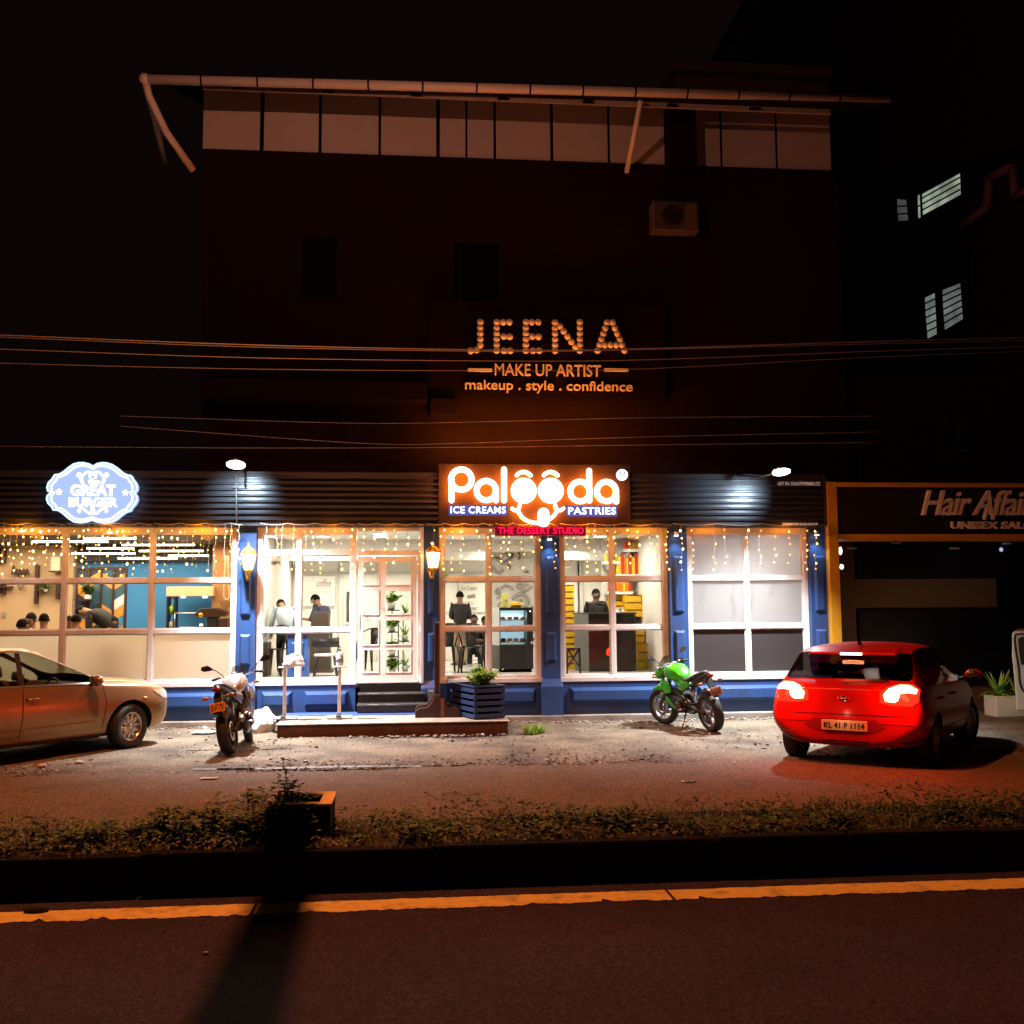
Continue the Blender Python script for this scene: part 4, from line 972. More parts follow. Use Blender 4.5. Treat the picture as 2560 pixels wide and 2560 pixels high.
# salon's own upper storeys, unlit
b = MB(); b.box(P(2105,900,18.9).x+.02, 12.9, 18.75, 30, 4.25, 6.4); b.build('upper_storey', mat('salon_upper', (.014,.0062,.0065), .9, spec=.1, var=.3, vscale=1), SAL)
for px0, px1 in ((2350,2366),(2395,2412)):
    a, q = P(px0,1165,18.75), P(px1,1030,18.75); b = MB()
    for k in range(8): b.box(a.x, q.x, 18.70, 18.746, a.z+(q.z-a.z)*k/8, a.z+(q.z-a.z)*(k+.45)/8)
    b.build('louvre_vent', mat('vent_grey', (.018,.012,.012), .7), SAL)
# ================================================================ things on the platform and forecourt
def P_(px, py, Y): return P(px, py, Y)
# sanitiser stands
def stand(px, Y, label, bag):
    base = Vector((xf(px,1700,Y), Y, ZPL+.014)); zt = zf(1664,Y)
    t = thing('sanitiser_stand', label, 'sanitiser stand', base, group='white sanitiser stands on the mat')
    b = MB(); b.obox(base+Vector((0,0,.012)), (.40,.30,.022)); b.build('base_plate', mWHITE, t, bevel=.006)
    b = MB(); b.box(base.x-.025, base.x+.025, Y-.025, Y+.025, base.z+.02, zt); b.build('post', mWHITE, t, bevel=.006)
    b = MB(); b.box(base.x-.10, base.x+.12, Y-.08, Y+.08, zt+.001, zt+.02); b.build('tray', mWHITE, t, bevel=.004)
    b = MB(); b.obox(base+Vector((.0,-.12,.05)), (.08,.14,.02), (.25,0,0)); b.build('pedal', mPLAST, t)
    if not bag:
        u = thing('sanitiser_bottle', 'white sanitiser pump bottle on top of the stand nearest the steps', 'bottle', (base.x, Y, zt+.021))
        b = MB(); b.lathe([(.001,0),(.055,0),(.058,.02),(.058,.18),(.04,.21),(.02,.22),(.02,.24),(.001,.24)], (base.x,Y,zt+.022), (0,0,1), 14); b.build('bottle', mWHITE, u)
        b = MB(); b.lathe([(.001,.241),(.022,.241),(.022,.26),(.008,.262),(.008,.31),(.001,.31)], (base.x,Y,zt+.022), (0,0,1), 10); b.box(base.x-.05, base.x+.012, Y-.01, Y+.01, zt+.325, zt+.34); b.build('pump', mPLAST, u)
        b = MB(); b.lathe([(.0585,.06),(.0595,.06),(.0595,.15),(.0585,.15)], (base.x,Y,zt+.022), (0,0,1), 14, closed=True); b.build('bottle_label', mat('grey_label', (.3,.32,.36), .5), u)
    return base, zt
stand(849, 16.75, 'white sanitiser stand with a pump bottle, beside the steps', False)
bs, zt = stand(712, 16.75, 'white sanitiser stand with a crumpled bag on its tray', True)
def bag(name, label, c, s, seed):
    r_ = random.Random(seed); bm = bmesh.new(); bmesh.ops.create_icosphere(bm, subdivisions=3, radius=1)
    me = bpy.data.meshes.new(name)
    import mathutils
    for v in bm.verts:
        n = mathutils.noise.fractal(v.co*1.5+Vector((seed,0,0)), 1, 2, 5); v.co *= 1+.35*n
        v.co.z = max(v.co.z, -.62); k = (v.co.z+.62)/1.6; v.co.x += .25*k*k; v.co.x *= s[0]*(1-.3*k); v.co.y *= s[1]*(1-.3*k); v.co.z = (v.co.z+.62)*s[2]
        v.co += Vector(c)
    bm.to_mesh(me); bm.free(); me.materials.append(mat('white_polythene', (.72,.70,.68), .35, var=.06, bump=.4, bscale=14))
    o = bpy.data.objects.new(name, me); COL.objects.link(o)
    for p in me.polygons: p.use_smooth = False
    return tag(o, label, 'bag')
bag('plastic_bag', 'small crumpled white bag lying on top of a sanitiser stand', (bs.x+.12, 16.75, zt+.021), (.20,.12,.13), 3)
bag('plastic_bag', 'crumpled white sack on the ground between motorcycle and platform', (P(652,1824,16.9).x, 16.95, -.01), (.26,.2,.24), 11)
# tall edge-on menu board
Yb = 16.75; xb_ = xf(1094,1700,Yb)
t = thing('menu_board', 'tall thin dark wooden board stand seen edge on beside the lantern pillar', 'board stand', (xb_, Yb, ZPL))
b = MB(); b.obox((xb_, Yb+.25, (ZPL+.06+zf(1551,Yb))/2), (.072,.62,zf(1551,Yb)-ZPL-.12), (0,0,-.05)); b.build('board', mDWOOD, t, bevel=.006)
def foot(y, nm):
    b = MB(); c = Vector((xb_, y, ZPL)); prof = [(-.36,0),(.36,0),(.36,.10),(.30,.15),(.17,.16),(.10,.24),(.042,.36),(-.042,.36),(-.10,.24),(-.17,.16),(-.30,.15),(-.36,.10)]
    b.prism([(c.x+x, c.z+z+.001) for x, z in prof], y-.03, y+.03); b.build('foot', mDWOOD, t, bevel=.008)
foot(Yb-.08, 'a'); foot(Yb+.52, 'b')
b = MB(); b.box(xb_+.05, xb_+.10, Yb-.12, Yb-.115+.03, ZPL+.02, ZPL+.30); b.build('brace', mWOOD, t)
# slatted planter crate with shrub
mCRATE = mat('dark_blue_slats', (.012,.026,.085), .5, var=.25, vscale=9)
c0 = G(1187, 1800, ZPL); ang = rad(20)
t = thing('planter_crate', 'dark blue slatted crate planter on the right end of the platform', 'planter', c0, rotz=0)
ux = Vector((math.cos(ang), math.sin(ang), 0)); uy = Vector((-ux.y, ux.x, 0)); wX, wY, hZ = .50, .95, .50
def cr(a, bb, z): return c0+ux*a+uy*bb+Vector((0,0,z))
def bar_(b, a0, a1, b0, b1, z0, z1):
    c = cr((a0+a1)/2, (b0+b1)/2, (z0+z1)/2+.002); b.obox(c, (a1-a0, b1-b0, z1-z0), (0,0,ang))
b = MB()
for a, q in ((0,0),(wX-.05,0),(0,wY-.05),(wX-.05,wY-.05)): b = MB(); bar_(b, a, a+.05, q, q+.05, 0, hZ); b.build('corner_post', mCRATE, t, bevel=.004)
for k in range(5):
    z = .02+k*.098; b = MB()
    bar_(b, .0, wX, -.018, -.001, z, z+.06); bar_(b, .0, wX, wY+.001, wY+.018, z, z+.06); bar_(b, -.018, -.001, -.018, wY+.018, z, z+.06); bar_(b, wX+.001, wX+.018, -.018, wY+.018, z, z+.06)
    b.build('slat', mCRATE, t, bevel=.003)
b = MB(); bar_(b, -.03, wX+.03, -.03, .03, hZ, hZ+.02); bar_(b, -.03, wX+.03, wY-.03, wY+.03, hZ, hZ+.02); bar_(b, -.03, .03, .031, wY-.031, hZ, hZ+.02); bar_(b, wX-.03, wX+.03, .031, wY-.031, hZ, hZ+.02); b.build('top_rim', mCRATE, t, bevel=.003)
b = MB(); bar_(b, .052, wX-.052, .052, wY-.052, .02, hZ-.06); b.build('liner', mDARK, t)
LFM = leaf_mats('shrub', {'lime': (.42,.60,.05), 'bright': (.28,.50,.04), 'deep': (.10,.24,.025)})
def shrub(name, label, c, rx, ry, h, n, mats, lw=(.018,.035), ll=(.05,.09), seed=1, cat='shrub'):
    r_ = random.Random(seed); t = thing(name, label, cat, c); st = MB(); lf = MB(); c = Vector(c)
    for k in range(26):
        a = r_.uniform(0,6.28); rr = math.sqrt(r_.random()); tip = c+Vector((rx*rr*math.cos(a), ry*rr*math.sin(a), h*r_.uniform(.55,1.05)*(1-.35*rr)))
        mid = c.lerp(tip, .5)+Vector((0,0,.06*h)); st.tube([c+Vector((r_.uniform(-.03,.03),r_.uniform(-.03,.03),0)), mid, tip], [.008,.006,.003], 5)
        for q in range(n//26):
            u = r_.uniform(.3,1.05); p = c.lerp(mid, u*2) if u < .5 else mid.lerp(tip, (u-.5)*2); p = p+Vector((r_.gauss(0,.025),r_.gauss(0,.025),r_.gauss(0,.025)))
            lf.cm = r_.choices(range(len(mats)), [4,4,2][:len(mats)])[0]; a = r_.uniform(0,6.28)
            leaf(lf, p, (math.cos(a), math.sin(a), r_.uniform(-.3,.8)), (0,0,1), r_.uniform(*lw), r_.uniform(*ll))
    st.build('stem', mat('twig', (.10,.07,.03), .8), t); lf.build('foliage', mats, t, fix=False); return t
shrub('shrub', 'bright lime green shrub growing out of the slatted crate planter', cr(.25,.30,hZ-.06), (.27), .22, .44, 1300, LFM, seed=4)
def tuft(name, label, c, h, r, n, mats, w=.006, seed=2):
    r_ = random.Random(seed); b = MB(); c = Vector(c)
    for i in range(n):
        a = r_.uniform(0,6.28); q = r*math.sqrt(r_.random()); b.cm = r_.randrange(len(mats)); random.seed(i+seed*1000)
        blade(b, c+Vector((q*math.cos(a), q*.7*math.sin(a), 0)), h*r_.uniform(.5,1.1), r_.uniform(.3,1)*h*.7, w*r_.uniform(.6,1.2))
    return tag(b.build(name, mats, fix=False), label, 'grass tuft')
tuft('grass_tuft', 'bright green grass tuft on the gravel right of the platform', G(1335,1834), .16, .16, 260, LFM)
# ---- gravel stones
r_ = np.random.default_rng(5)
ico = bmesh.new(); bmesh.ops.create_icosphere(ico, subdivisions=1, radius=1); iv = np.array([v.co[:] for v in ico.verts]); if_ = [[v.index for v in f.verts] for f in ico.faces]; ico.free()
V_, F_, MI = [], [], []; cnt = 0
def stone(x, y, s, mi, z=0):
    global cnt
    v = iv*(1+r_.uniform(-.28,.28,(len(iv),1)))*np.array([s*r_.uniform(.7,1.3), s*r_.uniform(.7,1.3), s*r_.uniform(.4,.8)])
    a = r_.uniform(0,6.28); R = np.array([[math.cos(a),-math.sin(a),0],[math.sin(a),math.cos(a),0],[0,0,1]])
    V_.append(v@R.T+np.array([x,y,z+s*.25])); F_.extend([[i+cnt for i in f] for f in if_]); MI.extend([mi]*len(if_)); cnt += len(iv)
for i in range(5200):
    x = r_.uniform(-8, 8); t_ = r_.random(); 
    if t_ < .72: y = YE+.05+abs(r_.normal(0,.42))
    else: y = r_.uniform(YE, 17.6)
    if xa-.1 < x < xb+.1 and y > YP-.03: continue
    stone(x, y, r_.choice([.010,.014,.02,.028],p=[.42,.36,.18,.04])*r_.uniform(.8,1.3), int(r_.choice([0,1,2],p=[.55,.39,.06])))
for i in range(420):
    x = r_.uniform(-8,8)
    if xa-.1 < x < xb+.1: y = YP-abs(r_.normal(.03,.10))-.02
    else: y = 17.66-abs(r_.normal(0,.16))
    stone(x, y, r_.uniform(.012,.042), int(r_.choice([0,1,2],p=[.5,.4,.1])))
for i in range(60): stone(r_.uniform(-7,7), r_.uniform(YE-2.8, YE), r_.uniform(.006,.014), int(r_.choice([0,2])), .03)
me = bpy.data.meshes.new('gravel'); me.from_pydata(np.concatenate(V_).tolist(), [], F_)
for m in (mat('stone_grey', (.20,.19,.175), .85, var=.3), mat('stone_brown', (.17,.125,.085), .85, var=.3), mat('stone_pale', (.50,.46,.40), .8, var=.2)): me.materials.append(m)
for p, mi in zip(me.polygons, MI): p.material_index = mi
o = bpy.data.objects.new('gravel', me); COL.objects.link(o); tag(o, 'loose grey and brown gravel stones strewn over the forecourt', 'gravel', kind='stuff')
# single pale stones and a slab
for px, py, s, lab in ((197,1909,.055,'pale rounded stone near the front of the silver car'), (105,1918,.06,'long flat pale stone left of the round pale stone'), (223,1917,.03,'small pale stone right of the round pale stone'), (513,1832,.22,'flat pale slab lying left of the silver motorcycle'), (646,1828,.2,'flat yellowish slab lying behind the silver motorcycle')):
    c = G(px, py); bm = bmesh.new(); bmesh.ops.create_icosphere(bm, subdivisions=2, radius=1)
    rr = random.Random(px)
    for v in bm.verts: v.co *= 1+rr.uniform(-.12,.12); v.co.x *= s; v.co.y *= s*.7; v.co.z *= s*.5 if s < .1 else .02; v.co += c+Vector((0,0,s*.25 if s < .1 else .015))
    me = bpy.data.meshes.new('stone'); bm.to_mesh(me); bm.free(); me.materials.append(mat('pale_stone', (.55,.48,.38), .85, var=.15)); o = bpy.data.objects.new('stone', me); COL.objects.link(o); tag(o, lab, 'stone')
o = MB(); c = G(90, 2280, .005); o.ball(c+Vector((0,0,.012)), .07, 8, (1.2,.6,.45)); tag(o.build('stone', mat('dark_stone', (.03,.02,.018), .9)), 'dark lump lying across the yellow road line', 'stone')
# ---- wet strip along the broken road edge, scraps of paper
mWET = mat('wet_mud', (.018,.016,.016), .06, var=.3, vscale=6)
for px, py, lx, ly, lab in ((800,1924,1.05,.075,'a'),(1075,1921,.55,.05,'b'),(560,1928,.4,.05,'c')):
    c = G(px, py); r2 = random.Random(px); v = [(c.x+lx*math.cos(a)*(1+r2.uniform(-.2,.2)), c.y+.06+ly*math.sin(a)*(1+r2.uniform(-.4,.4)), .021) for a in [2*math.pi*k/26 for k in range(26)]]
    b = MB(); b.add(v, [tuple(range(26))]); struct(b.build('puddle', mWET))
for px, py, s, lab in ((522,1947,.10,'white paper scrap on the service road below the silver motorcycle'),(1722,1955,.08,'pale paper scrap on the service road below the green motorcycle'),(1205,1852,.05,'small pale scrap on the gravel in front of the platform')):
    c = G(px, py, .034); b = MB(); v = []; r2 = random.Random(px)
    for j in range(3):
        for i in range(4): v.append((c.x+s*(i/3-.5)*2, c.y+s*(j/2-.5)*1.1+r2.uniform(-.01,.01), c.z+r2.uniform(0,.022)))
    b.add(v, [(j*4+i, j*4+i+1, j*4+4+i+1, j*4+4+i) for j in range(2) for i in range(3)]); tag(b.build('paper_scrap', mat('dirty_paper', (.55,.52,.46), .8, var=.1), fix=False), lab, 'paper scrap')
o = MB(); c = G(515, 2385, .005); o.ball(c+Vector((0,0,.006)), .014, 7, (1.3,1,.7)); tag(o.build('stone', mat('pale_stone', (.55,.48,.38), .85, var=.15)), 'tiny pale pebble alone on the near road, left of the long shadow', 'stone')
# ---- plant trough and white van at the right edge
c = P(2508, 1785, 17.2); c.z = 0
t = thing('plant_trough', 'pale cement plant trough between the red car and the white van', 'planter', c)
b = MB(); a, q = P(2492,1780,17.2), P(2600,1732,17.2); hT = P(2510,1740,17.2).z
b.box(a.x, a.x+.9, 17.2, 17.6, 0, hT); b.build('trough', mat('pale_cement', (.50,.47,.40), .8, var=.15, dirt=(.25,.2,.15), damt=.5), t, bevel=.012)
b = MB(); b.box(a.x+.04, a.x+.86, 17.24, 17.56, hT, hT+.012); b.build('soil', mSOIL, t)
SPM = leaf_mats('strap', {'lime': (.34,.50,.07), 'mid': (.14,.34,.06), 'deep': (.05,.15,.03)})
def strap(name, label, c, h, n, seed, cat='plant', w=.035):
    r_ = random.Random(seed); t = thing(name, label, cat, c); b = MB(); c = Vector(c)
    for i in range(n):
        a = r_.uniform(0,6.28); ln = h*r_.uniform(.6,1.15); up = r_.uniform(.35,1.0); d = Vector((math.cos(a), math.sin(a), 0)); s = Vector((-d.y, d.x, 0)); ww = w*r_.uniform(.6,1.2); b.cm = r_.choices((0,1,2),(4,4,2))[0]; K = 6; v = []
        for k in range(K+1):
            u = k/K; p = c+d*(ln*.75*u*(1.15-up*.6))+Vector((0,0,ln*(up*u-(1.15-up)*.75*u*u))); q = ww*(1-u**2)*.5+.002; v += [p-s*q, p+s*q]
        b.add(v, [(2*k,2*k+1,2*k+3,2*k+2) for k in range(K)], True)
    b.build('foliage', SPM, t, fix=False); return t
strap('strap_plant', 'spiky bright green plant in the pale cement trough', (a.x+.16, 17.38, hT), .56, 60, 8, w=.06)
strap('strap_plant', 'spiky green plant at the van end of the cement trough', (a.x+.52, 17.38, hT), .5, 40, 9, w=.06)
YV = 16.6; xv0 = P(2531,1650,YV).x; zv1 = zf(1580,YV)+.0
t = thing('white_van', 'white van at the right edge with a rounded dark window and rubber seal', 'van', (xv0+1, YV, 0))
def Q(px, py): return P(px, py, YV)
prof = [(Q(2541,1777).x, Q(2541,1777).z), (Q(2536,1700).x, Q(2536,1700).z), (Q(2530,1640).x, Q(2530,1640).z), (Q(2530,1582).x, Q(2530,1582).z), (Q(2536,1577).x, Q(2536,1577).z), (xv0+2.2, Q(2536,1577).z+.05), (xv0+2.4, Q(2541,1777).z)]
mVAN = mat('van_white_paint', (.72,.74,.66), .3, var=.04, coat=.4)
b = MB(); b.prism(prof, YV, YV+1.5, to=lambda X, y, z: (X+(y-YV)*.66, y, z)); b.build('body', mVAN, t, bevel=.03)
sealp = [Q(2600,1585), Q(2545,1586), Q(2536,1592), Q(2537,1620), Q(2545,1670), Q(2548,1705), Q(2560,1730), Q(2600,1742)]
b = MB(); b.tube([p-Vector((0,.012,0)) for p in spl(sealp, 6)], .014, 6); b.build('door_seal', mRUB, t)
wp = [Q(2640,1592), Q(2552,1592), Q(2544,1597), Q(2546,1625), Q(2552,1662), Q(2640,1662)]
b = MB(); b.prism([(p.x, p.z) for p in wp], YV-.014, YV-.004); b.build('window', mat('van_glass', (.05,.045,.03), .12, var=.3), t)
for dx in (.75, 2.0):
    b = MB(); b.lathe([(.001,-.08),(.24,-.08),(.27,-.05),(.27,.05),(.24,.08),(.001,.08)], (xv0+dx, YV+.14, .27), (0,1,0), 24); b.build('wheel', mRUB, t)
# ================================================================ people
SKIN = mat('skin', (.30,.155,.09), .55, var=.1); HAIR = mat('black_hair', (.006,.005,.0045), .85, var=.3, vscale=30, bump=.3, spec=.15)
EYEW = mat('eye_white', (.6,.58,.55), .3, var=0); EYED = mat('eye_dark', (.01,.008,.006), .2, var=0); LIP = mat('lip', (.28,.10,.08), .5, var=0)
STAND = dict(pelvis=(0,0,.93), waist=(0,0,1.08), chest=(0,0,1.27), neck=(0,.0,1.43), hl=(0,.02,1.51), hm=(0,.03,1.59), ht=(0,.02,1.665),
 sL=(-.175,0,1.385), eL=(-.235,-.03,1.12), wL=(-.24,.06,.89), sR=(.175,0,1.385), eR=(.235,-.03,1.12), wR=(.24,.06,.89),
 hL=(-.09,0,.88), kL=(-.10,.03,.49), aL=(-.10,-.01,.08), tL=(-.11,.14,.035), hR=(.09,0,.88), kR=(.10,.03,.49), aR=(.10,-.01,.08), tR=(.11,.14,.035))
SEAT = dict(STAND, pelvis=(0,0,.52), waist=(0,.02,.67), chest=(0,.04,.86), neck=(0,.06,1.02), hl=(0,.09,1.10), hm=(0,.10,1.18), ht=(0,.09,1.255),
 sL=(-.175,.04,.975), eL=(-.24,.12,.74), wL=(-.16,.34,.76), sR=(.175,.04,.975), eR=(.24,.12,.74), wR=(.16,.34,.76),
 hL=(-.09,.02,.50), kL=(-.12,.42,.48), aL=(-.12,.40,.08), tL=(-.12,.54,.035), hR=(.09,.02,.50), kR=(.12,.42,.48), aR=(.12,.40,.08), tR=(.12,.54,.035))
RADII = dict(pelvis=(.135,.105), waist=(.125,.095), chest=(.145,.105), neck=(.058,.058), hl=(.066,.072), hm=(.082,.098), ht=(.064,.078), s=(.062,.062), e=(.043,.043), w=(.027,.024), h=(.088,.09), k=(.056,.056), a=(.038,.040), t=(.034,.024))
def skin_mesh(name, verts, edges, radii, root=0, sub=1):
    me = bpy.data.meshes.new(name); me.from_pydata(verts, edges, []); o = bpy.data.objects.new(name, me); COL.objects.link(o)
    o.modifiers.new('s', 'SKIN'); m2 = o.modifiers.new('d', 'SUBSURF'); m2.levels = sub; m2.render_levels = sub
    sv = me.skin_vertices[0].data
    for i, r in enumerate(radii): sv[i].radius = r; sv[i].use_root = (i == root)
    dg = bpy.context.evaluated_depsgraph_get(); dg.update(); out = bpy.data.meshes.new_from_object(o.evaluated_get(dg))
    bpy.data.objects.remove(o); bpy.data.meshes.remove(me); return out
def person(label, at, rotz, pose, shirt, trousers, scale=1.0, sleeve=.55, mask=None, beard=False, hair=1.0, group=None, face=True, apron=None):
    t = thing('person', label, 'person', at, rotz, group); t.scale = (scale,)*3
    J = {k: Vector(v) for k, v in pose.items() if k != 'look'}
    V, E, R, ix = [], [], [], {}
    def rr(k): return RADII[k] if k in RADII else RADII[k[0]]
    def vadd(k, p, r): ix[k] = len(V); V.append(tuple(p)); R.append(r)
    for k, p in J.items(): vadd(k, p, rr(k))
    def ed(a, b): E.append((ix[a], ix[b]))
    for a, b in (('pelvis','waist'),('waist','chest'),('chest','neck'),('neck','hl'),('hl','hm'),('hm','ht')): ed(a, b)
    for s in 'LR':
        for a, b in (('chest','s'),('s','e'),('e','w'),('pelvis','h'),('h','k'),('k','a'),('a','t')): ed(a if len(a) > 1 else a+s, b+s)
        w, e = J['w'+s], J['e'+s]; d = (w-e).normalized(); sd = d.cross(Vector((0,0,1))); sd = sd.normalized() if sd.length > .1 else Vector((1,0,0)); up = sd.cross(d)
        sg = 1 if s == 'L' else -1
        vadd('p'+s, w+d*.05, (.030,.016)); E.append((ix['w'+s], ix['p'+s]))
        for q, (off, ln) in enumerate(((-.027,.062),(-.009,.074),(.010,.070),(.028,.054))):
            a = w+d*.092+sd*off; vadd(f'f{s}{q}a', a, (.0095,.0095)); E.append((ix['p'+s], ix[f'f{s}{q}a']))
            vadd(f'f{s}{q}b', a+d*ln*.55-up*.012, (.0085,.0085)); E.append((ix[f'f{s}{q}a'], ix[f'f{s}{q}b']))
            vadd(f'f{s}{q}c', a+d*ln-up*.035, (.0075,.0075)); E.append((ix[f'f{s}{q}b'], ix[f'f{s}{q}c']))
        vadd(f'h{s}1', w+d*.055+sd*.045*sg, (.011,.011)); E.append((ix['p'+s], ix[f'h{s}1'])); vadd(f'h{s}2', w+d*.095+sd*.055*sg-up*.012, (.009,.009)); E.append((ix[f'h{s}1'], ix[f'h{s}2']))
    bm_ = skin_mesh('body', V, E, R)
    # facial features joined to the body mesh
    hd = (J['ht']-J['hl']).normalized(); fwd = Vector(pose.get('look', (0,1,0))); fwd = (fwd-hd*fwd.dot(hd)).normalized(); sx = fwd.cross(hd)
    hm = J['hm']; b = MB(); b.cm = 0
    b.mesh(bm_, lambda c: c); b.sm = [True]*len(b.f)
    def F(x, y, z): return hm+sx*x+fwd*y+hd*z
    b.tube([F(0,.094,.012), F(0,.114,-.022), F(0,.091,-.03)], [.007,.013,.010], 6)
    for s in (-1,1): b.ball(F(.086*s,-.005,-.01), .026, 6, (.5,.8,1.2))
    if face:
        for s in (-1,1):
            b.cm = 1; b.ball(F(.03*s,.088,.012), .012, 6, (1.3,.6,.7)); b.cm = 2; b.ball(F(.03*s,.096,.012), .0065, 6); b.cm = 3
            b.tube([F(.012*s,.097,.03), F(.03*s,.096,.036), F(.05*s,.084,.03)], .006, 5)
        b.cm = 4; b.tube([F(-.022,.080,-.058), F(0,.088,-.056), F(.022,.080,-.058)], .006, 5)
    bpy.data.meshes.remove(bm_)
    b.build('body', [SKIN, EYEW, EYED, HAIR, LIP], t, local=True, fix=False)
    # hair
    h = MB(); n = 14; vs, fs = [], []; rr_ = random.Random(hash(label) % 999)
    for i in range(8):
        th = .25+1.65*i/7
        for k in range(n):
            ph = 2*math.pi*k/n; front = math.sin(ph)
            tt = th if front < .2 else th*(1-.38*min(1, (front-.2)/.5))
            rad_ = 1.0+rr_.uniform(-.03,.05)
            vs.append(F(.089*rad_*math.sin(tt)*math.cos(ph), .105*rad_*math.sin(tt)*math.sin(ph)-.008, (.082+.022*hair)*math.cos(tt)*rad_+.010))
    for i in range(7):
        for k in range(n): fs.append((i*n+k, i*n+(k+1) % n, (i+1)*n+(k+1) % n, (i+1)*n+k))
    fs.append(tuple(range(n)))
    h.add(vs, fs, True)
    if beard:
        h.tube([F(-.034,.082,-.048), F(0,.100,-.040), F(.034,.082,-.048)], [.007,.013,.007], 6)
        h.tube([F(-.07,.02,-.04), F(-.058,.052,-.080), F(0,.080,-.096), F(.058,.052,-.080), F(.07,.02,-.04)], [.008,.015,.02,.015,.008], 6)
    h.build('hair', HAIR, t, local=True, subsurf=1)
    if mask:
        m = MB(); vs, fs = [], []
        for i in range(5):
            z = -.005-.02*i
            for k in range(9): ph = math.radians(-68+17*k); r = .108-(.012*max(0, i-2)); vs.append(F(r*.82*math.sin(ph), r*math.cos(ph)+.004, z))
        for i in range(4):
            for k in range(8): fs.append((i*9+k, i*9+k+1, (i+1)*9+k+1, (i+1)*9+k))
        m.add(vs, fs, True); m.build('face_mask', mask, t, local=True, fix=False)
    # shirt: torso and sleeves
    def lerp(a, c, k): return tuple(Vector(J[a]).lerp(J[c], k))
    V = [J['pelvis']-(J['waist']-J['pelvis'])*.35, J['waist'], J['chest'], Vector(lerp('chest','neck',.5)), Vector(lerp('chest','neck',.86))]; R = [(.168,.140),(.160,.136),(.190,.160),(.170,.150),(.096,.092)]; E = [(0,1),(1,2),(2,3),(3,4)]
    for s in 'LR':
        i = len(V); V += [J['s'+s], Vector(lerp('s'+s,'e'+s,min(1,sleeve*2))) ]; R += [(.070,.072),(.058,.060)]; E += [(2,i),(i,i+1)]
        if sleeve > .5: V.append(Vector(lerp('e'+s,'w'+s,(sleeve-.5)*1.8))); R.append((.046,.046)); E.append((i+1,i+2))
    me = skin_mesh('shirt', [tuple(v) for v in V], E, R); b = MB(); b.mesh(me, lambda c: c); bpy.data.meshes.remove(me); b.build('shirt', shirt, t, local=True, smooth=True, fix=False)
    V = [J['pelvis']]; R = [(.150,.118)]; E = []
    for s in 'LR':
        i = len(V); V += [J['h'+s], J['k'+s], Vector(lerp('k'+s,'a'+s,.93))]; R += [(.108,.108),(.078,.078),(.062,.066)]; E += [(0,i),(i,i+1),(i+1,i+2)]
    me = skin_mesh('trousers', [tuple(v) for v in V], E, R); b = MB(); b.mesh(me, lambda c: c); bpy.data.meshes.remove(me); b.build('trousers', trousers, t, local=True, smooth=True, fix=False)
    for s in 'LR':
        a, q = J['a'+s], J['t'+s]; d = (q-a); d.z = 0; d.normalize(); b = MB(); z = q.z-.035
        b.tube([a-d*.06+Vector((0,0,z-a.z+.045)), a+d*.04+Vector((0,0,z-a.z+.05)), q+Vector((0,0,.008)), q+d*.07], [.044,.05,.040,.022], 8); b.build('shoe', mPLAST, t, local=True)
    if apron: 
        pass
    return t
def place(label, px, py, Y, rotz, pose, shirt, trousers, scale=1.0, **k):
    """head centre lands at pixel px,py at depth Y"""
    hc = P(px, py, Y); h = Vector(pose['hm'])*scale; R = Matrix.Rotation(rotz, 3, 'Z')
    return person(label, hc-R@h, rotz, pose, shirt, trousers, scale, **k)
tBLK = mat('black_tshirt', (.014,.012,.012), .85, var=.15, vscale=8); tGRY = mat('charcoal_tshirt', (.026,.024,.025), .85, var=.15, vscale=8)
tWHT = mat('white_shirt', (.62,.58,.50), .8, var=.08); tBLU = mat('pale_blue_shirt', (.52,.60,.68), .8, var=.08); tPLD = mat('plaid_shirt', (.16,.12,.11), .85, var=.6, vscale=26)
tKHK = mat('khaki_trousers', (.42,.34,.23), .85, var=.12, vscale=8); tDRK = mat('dark_trousers', (.03,.028,.03), .85, var=.15); tRED = mat('rust_shirt', (.20,.06,.035), .85)
R180 = math.pi
# standing man seen from behind, hands in front, head bowed a little to the right
pose = dict(STAND, eL=(-.22,-.02,1.13), wL=(-.11,.18,1.05), eR=(.22,-.02,1.13), wR=(.11,.18,1.05), kL=(-.11,.02,.49), aL=(-.13,-.02,.08), tL=(-.17,.12,.035), look=(.35,1,-.2))
st = place('standing person seen from behind in a charcoal top and khaki trousers inside the shop', 1150, 1490, 22.6, rad(6), pose, tGRY, tKHK, .97, sleeve=.8)
# seated man with moustache facing the street
place('seated person with moustache and short beard facing the street, right of the standing one', 1185, 1548, 23.2, R180, dict(SEAT, look=(.05,1,0)), tRED, tDRK, 1.0, beard=True)
place('person partly hidden behind the left edge of the cake display case', 1213, 1552, 22.9, R180+.5, dict(SEAT), tGRY, tDRK, 1.0)
# cashier with mask
pose = dict(STAND, hm=(0,.05,1.585), hl=(0,.03,1.51), ht=(0,.05,1.66), eR=(.22,.0,1.14), wR=(.06,.22,1.06), eL=(-.235,-.02,1.13), wL=(-.22,.20,1.02), look=(-.15,1,-.35))
cs = place('cashier in a black shirt and grey face mask looking down at the counter', 1490, 1485, 20.55, R180-.1, pose, tBLK, tDRK, 1.0, mask=mat('grey_mask', (.14,.13,.17), .8), sleeve=.45)
